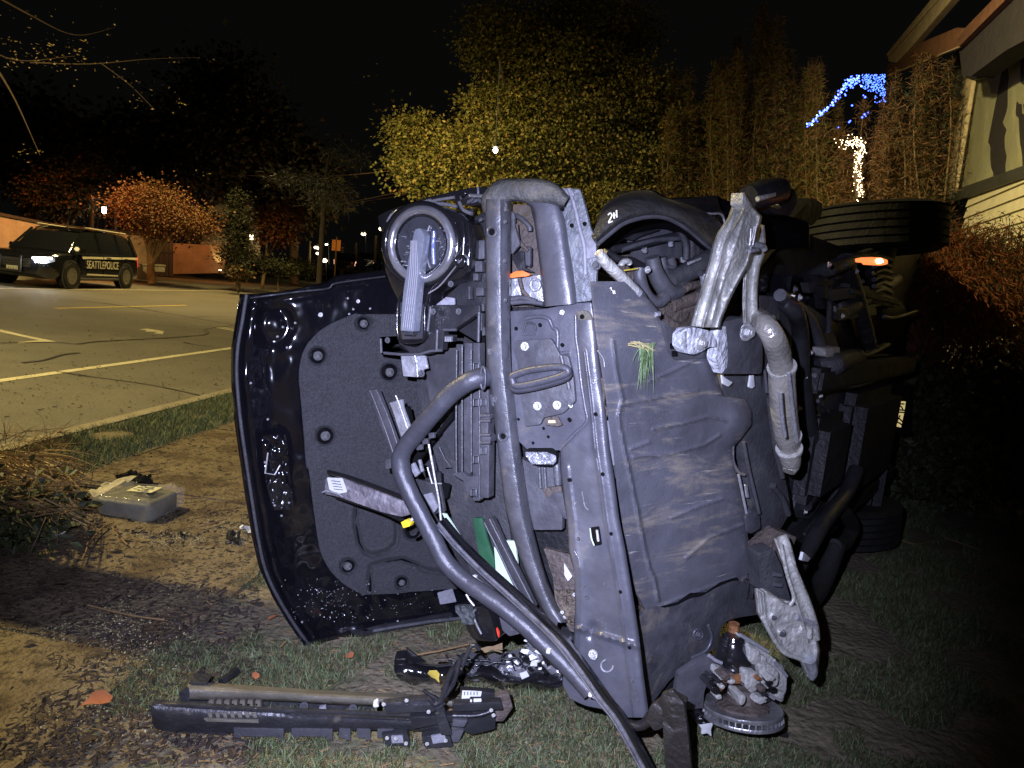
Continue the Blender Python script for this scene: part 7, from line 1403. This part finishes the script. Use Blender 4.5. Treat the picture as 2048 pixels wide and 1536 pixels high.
# ================================================================== VEHICLES ACROSS THE ROAD
m_cpaint = MAT('police_black_paint', (.012, .013, .017), .12, 0, .6, .02, 20, .1, 4, coat=1, rvar=.03); m_cglass = MAT('car_glass', (.012, .014, .018), .05, 0, .8, var=.05, coat=.5, rvar=.02)
m_stripe = MAT('cream_stripe', (.62, .58, .42), .4, var=.05); m_rim = MAT('steel_rim', (.35, .34, .3), .3, .8)
def suv(name, loc, yaw, label, police=True, scale=1, group=None, dark=False):
    """x forward, y left"""
    t = thing(name, loc, label, 'police car' if police else 'car', group, yaw)
    def am(nm, V, Fc, mat, par=t, sharp=.5, **k):
        o = addmesh(nm, [Vector(v)*scale for v in V], Fc, mat, None, True, sharp, local=True, **k); o.parent = par; return o
    def sect(st, ys, nm, mat, cap=True):
        V = []; Fc = []; m = len(st[0][1])*2
        for x, prof in st:
            V += [(x, y, z) for y, z in prof]+[(x, -y, z) for y, z in prof[::-1]]
        n = len(st)
        for i in range(n-1):
            for j in range(m): j2 = (j+1) % m; Fc.append((i*m+j, i*m+j2, (i+1)*m+j2, (i+1)*m+j))
        Fc.append(tuple(range(m))[::-1]); Fc.append(tuple((n-1)*m+j for j in range(m))); return am(nm, V, Fc, mat)
    def pf(w, zb, zm, zt, cr_=.9): return [(.0, zb), (w*.92, zb), (w, zb+.12), (w*1.0, zm), (w*.965, zt-.05), (w*cr_, zt), (0, zt+.03)]
    body = sect([(-2.46, pf(.80, .42, .75, 1.02)), (-2.40, pf(.90, .34, .8, 1.08)), (-2.1, pf(.96, .28, .8, 1.10)), (-1.2, pf(.985, .26, .8, 1.10)), (.4, pf(.985, .26, .8, 1.07)), (1.1, pf(.98, .26, .78, 1.06)), (1.9, pf(.96, .26, .76, 1.00)), (2.3, pf(.90, .28, .72, .92)), (2.48, pf(.78, .34, .66, .82)), (2.53, pf(.70, .40, .62, .74))], 0, 'body', m_cpaint)
    def gf(w0, w1, z0, z1): return [(0, z0), (w0, z0), (w0*.5+w1*.5+.015, (z0+z1)/2), (w1, z1-.03), (w1-.06, z1), (0, z1+.02)]
    sect([(-2.38, gf(.84, .80, 1.06, 1.12)), (-2.22, gf(.87, .76, 1.06, 1.5)), (-1.95, gf(.88, .74, 1.06, 1.68)), (-1.2, gf(.9, .74, 1.06, 1.75)), (-.2, gf(.9, .74, 1.06, 1.76)), (.5, gf(.9, .73, 1.05, 1.70)), (.75, gf(.9, .72, 1.05, 1.6)), (1.15, gf(.88, .75, 1.05, 1.28)), (1.45, gf(.86, .82, 1.03, 1.08))], 0, 'windows', m_cglass)
    def bar(nm, a, b, r, mat, par=t, n=6): 
        o = tube3(nm, [Vector(a)*scale, Vector(b)*scale], r*scale, mat, None, n=n, local=True); o.parent = par; return o
    am('roof', [(-2.0, -.70, 1.70), (-2.0, .70, 1.70), (-1.2, .74, 1.765), (-1.2, -.74, 1.765), (.2, .74, 1.77), (.2, -.74, 1.77), (.62, .70, 1.69), (.62, -.70, 1.69), (-1.2, 0, 1.80), (.2, 0, 1.805)], [(0, 1, 2, 8, 3), (3, 8, 9, 5), (8, 2, 4, 9), (5, 9, 4, 6, 7)], m_cpaint)
    for s in (1, -1):
        for x0_, x1_ in ((-.05, -.1), (-1.15, -1.22), (-2.02, -2.3)): bar('pillar', (x0_, s*.76, 1.72), (x1_, s*.905, 1.07), .045, m_cpaint)
        bar('pillar', (.6, s*.74, 1.68), (1.35, s*.88, 1.07), .035, m_cpaint); bar('roof_rail', (-1.9, s*.72, 1.80), (.4, s*.72, 1.83), .022, m_stripe if police else m_metal)
        bar('sill', (-1.0, s*.98, .30), (1.1, s*.98, .30), .05, m_blackm)
        bar('mirror', (1.0, s*.98, 1.12), (.98, s*1.12, 1.14), .075, m_cpaint)
        for dx in (-.15, -1.22, 1.05): bar('door_seam', (dx, s*.992, 1.04), (dx, s*.994, .36), .008, m_void)
        for dx in (-.35, -1.4): bar('door_handle', (dx, s*.995, .97), (dx-.2, s*.995, .97), .018, m_cpaint)
        bar('headlight_strip', (2.53, s*.52, .83), (2.30, s*.93, .87), .03, EMIT('headlamp_strip', (.9, .95, 1), 6 if police else .05)); bar('headlight_lens', (2.50, s*.60, .775), (2.42, s*.84, .79), .075, EMIT('headlamp_glow', (.9, .95, 1), 90 if police else .05))
        hl_ = am('headlight', [(2.50, s*.50, .72), (2.50, s*.50, .84), (2.36, s*.86, .86), (2.2, s*.93, .88), (2.2, s*.945, .78), (2.38, s*.885, .72)], [tuple(range(6))], m_drl)
        am('taillight', [(-2.41, s*.905, .95), (-2.30, s*.95, .97), (-2.30, s*.955, 1.10), (-2.43, s*.90, 1.10), (-2.44, s*.90, .72), (-2.46, s*.86, .72)], [(0, 1, 2, 3), (0, 3, 5, 4)], EMIT('tail_glow', (1, .03, .03) if police else (1, .45, .3), 1.1 if police else 1.5))
        for wx in (1.5, -1.5):
            M = Matrix.Translation((wx*scale, s*.86*scale, .385*scale)) @ Matrix.Rotation(-s*PI/2, 4, 'X')
            ar = lathe('wheel_arch', [(.44*scale, .108*scale), (.46*scale, .133*scale), (.40*scale, .133*scale), (.40*scale, .09*scale)], m_blackm, None, M, 28, local=True); ar.parent = t
            R_ = .385*scale; tr_ = lathe('wheel', [(R_*.6, -.1), (R_*.95, -.11), (R_, -.08), (R_, .10), (R_*.95, .145), (R_*.64, .15)], m_rubber, None, M, 32, local=True); tr_.parent = t
            rm = lathe('rim', [(.02, .125), (R_*.16, .13), (R_*.2, .10), (R_*.5, .105), (R_*.63, .152)], m_rim, None, M, 28, local=True); rm.parent = tr_
            for k in range(6):
                a = k*PI/3; p = M @ Vector((R_*.33*math.cos(a), R_*.33*math.sin(a), .118)); h_ = lathe('rim_hole', [(R_*.09, .004), (R_*.09, .0)], m_void, None, M @ Matrix.Translation((R_*.38*math.cos(a), R_*.38*math.sin(a), .104)), 8, local=True); h_.parent = tr_
    am('grille', [(2.545, -.48, .56), (2.545, .48, .56), (2.53, .50, .80), (2.53, -.50, .80)], [(0, 1, 2, 3)], m_blackm)
    for z in (.6, .66, .72): bar('grille_bar', (2.55, -.46, z), (2.55, .46, z), .012, m_grey)
    pl_ = am('licence_plate', [(2.56, -.16, .43), (2.56, .16, .43), (2.56, .16, .57), (2.56, -.16, .57)], [(0, 1, 2, 3)], MAT('plate_face', (.6, .6, .5), .5, var=.02))
    for k in range(4): bar('plate_character', (2.563, -.11+k*.07, .47), (2.563, -.09+k*.07, .53), .008, m_grey, t, 4)
    if police:
        for s in (1, -1):
            am('side_stripe', [(.95, s*.985, .90), (-2.25, s*.975, .98), (-2.25, s*.968, 1.05), (.95, s*.975, .97)], [(0, 1, 2, 3)], m_stripe)
            am('side_stripe', [(.75, s*1.0, .42), (-1.0, s*1.0, .40), (-1.0, s*1.0, .44), (.75, s*1.0, .47)], [(0, 1, 2, 3)], m_stripe)
            M = Matrix(((-s, 0, 0, -.12), (0, 0, s, s*1.002), (0, 1, 0, .73), (0, 0, 0, 1))); o = text('lettering', 'SEATTLEPOLICE', .34, M, m_stripe, None, .003, .74, local=True); o.parent = t
        bar('push_bar', (2.66, -.3, .45), (2.66, .3, .45), .03, m_metal); bar('push_bar', (2.66, -.28, .42), (2.62, -.28, .85), .03, m_metal); bar('push_bar', (2.66, .28, .42), (2.62, .28, .85), .03, m_metal)
        bar('spotlight', (1.15, .95, 1.15), (1.28, 1.0, 1.18), .07, m_zinc); bar('roof_antenna', (.1, 0, 1.8), (.05, 0, 1.95), .02, m_metal)
    return t
yaw = math.atan2(-1, .03)
pc = RD(-16.78, 21.6, ZR)
suv('police_suv', RD(-16.75, 20.1, ZR), yaw, 'black patrol vehicle with lit headlight and pale side lettering across the road', True)
lamp('police_headlight_beam', 'SPOT', RD(-15.9, 18.2, .80), 260, (.8, .9, 1), .05, RD(-12.0, 4, -.3), 70, .6)
suv('parked_car', D(700, 548, 62), yaw+PI, 'dark car with faint tail lights far down the street beyond the sign', False, 1, 'cars far down the street')
suv('parked_car', D(738, 540, 75), yaw+PI, 'farthest dark car near the wreck headlight', False, 1, 'cars far down the street')
# overhead branches, top left, catching the street lamp
ob = thing('overhanging_branches', D(120, 60, 13), 'high overhanging branches with a few leaves catching the street light at the upper left', 'tree')
m_bleaf = LEAFM('lit_twig_leaf', (.30, .22, .09), .6, .5)
for L, r in [([(-260, -80, 12), (-60, 70, 12.5), (30, 120, 13), (150, 112, 13.3)], [.04, .02, .01, .004]), ([(-100, -60, 12), (60, 30, 12.6), (150, 70, 13), (230, 55, 13.3)], [.03, .012, .006, .003]), ([(60, 125, 13), (180, 128, 13.3), (300, 118, 13.6), (400, 115, 14)], [.012, .009, .006, .003]), ([(200, 125, 13.3), (260, 170, 13.5), (310, 220, 13.6)], [.008, .006, .003]), ([(-60, 60, 12.5), (20, 180, 12.8), (80, 310, 13)], [.03, .015, .004])]:
    tube3('branch', [D(*p) for p in L], r, m_bark, ob, n=5)
Pn = []; 
for (cx_, cy_, sx, sy, dp, n) in [(90, 115, 55, 16, 13, 90), (60, 90, 60, 25, 13, 50), (150, 100, 20, 30, 13.2, 18), (262, 150, 26, 18, 13.4, 22), (290, 190, 18, 25, 13.5, 14), (380, 122, 35, 8, 14, 14), (360, 205, 14, 14, 13.8, 12), (220, 70, 20, 18, 13.3, 7), (60, 305, 22, 10, 13, 16), (740, 150, 12, 14, 14, 8), (50, 20, 60, 15, 12.8, 18), (400, 345, 20, 3, 15, 6)]:
    for _ in range(n): Pn.append(D(random.gauss(cx_, sx), random.gauss(cy_, sy), dp+random.uniform(-.3, .3)))
Pn = np.array([tuple(p) for p in Pn]); V, Fa = leaves(Pn, rng.normal(size=Pn.shape)*np.array([1, 1, .3]), .055, .014); fastmesh('lit_leaves', V, Fa, [m_bleaf], None, ob)
# conifer sprays left of the big tree
pn = thing('conifer', ground_under(640, 540, 20), 'dark conifer with faint pale needle sprays above the orange sign', 'tree')
tube3('trunk', [ground_under(640, 540, 20), D(650, 380, 20), D(660, 300, 20)], [.09, .06, .02], m_darkwood, pn)
P, O = cloud([ell(690, 310, 20, 38, 14, 30, 1), ell(640, 370, 20, 60, 16, 40, 1.4), ell(590, 360, 20, 40, 14, 40, 1), ell(665, 400, 20, 50, 14, 40, 1)], 2600, .22, 30, .6, .5); V, Fa = leaves(P, O, .2, .012); fastmesh('needles', V, Fa, [lf_dk, LEAFM('pale_needle', (.10, .10, .09), .6)], rng.integers(0, 2, len(P)), pn)
# glowing patch added in place of lamp-lit siding seen past the wreck
gpatch = thing('glow_patch', D(1787, 820, 4.9), 'small warm glowing patch standing in for lit siding behind twigs low between the wreck and the shrub', 'window')
GPP = Plane((D(1787, 820, 4.9).x, D(1787, 820, 4.9).y), (1, .2)); m_glowpatch = EMIT('lit_siding_glow', (.85, .68, .30), .62)
plate('glow_face', GPP, Zj([(765, 420), (850, 450), (920, 450), (910, 520), (885, 640), (850, 632), (795, 600), (780, 500)]), 0, .01, m_glowpatch, gpatch, r=1, bev=0)
for k in range(22):
    x, y = random.uniform(765, 900), random.uniform(420, 630); a = random.uniform(0, PI); s = random.uniform(40, 110)
    tube('twig', GPP, Zj([(x, y), (x+s*.5*math.cos(a)+8, y+s*.5*math.sin(a)), (x+s*math.cos(a), y+s*math.sin(a))]), .005, m_void, gpatch, off=.04, n=4)
plate('patch_backing', GPP, Zj([(740, 330), (960, 330), (960, 700), (740, 700)]), -.03, .03, m_void, gpatch, r=1, bev=0)  # black sheet behind the added glowing patch
bpy.context.view_layer.update()
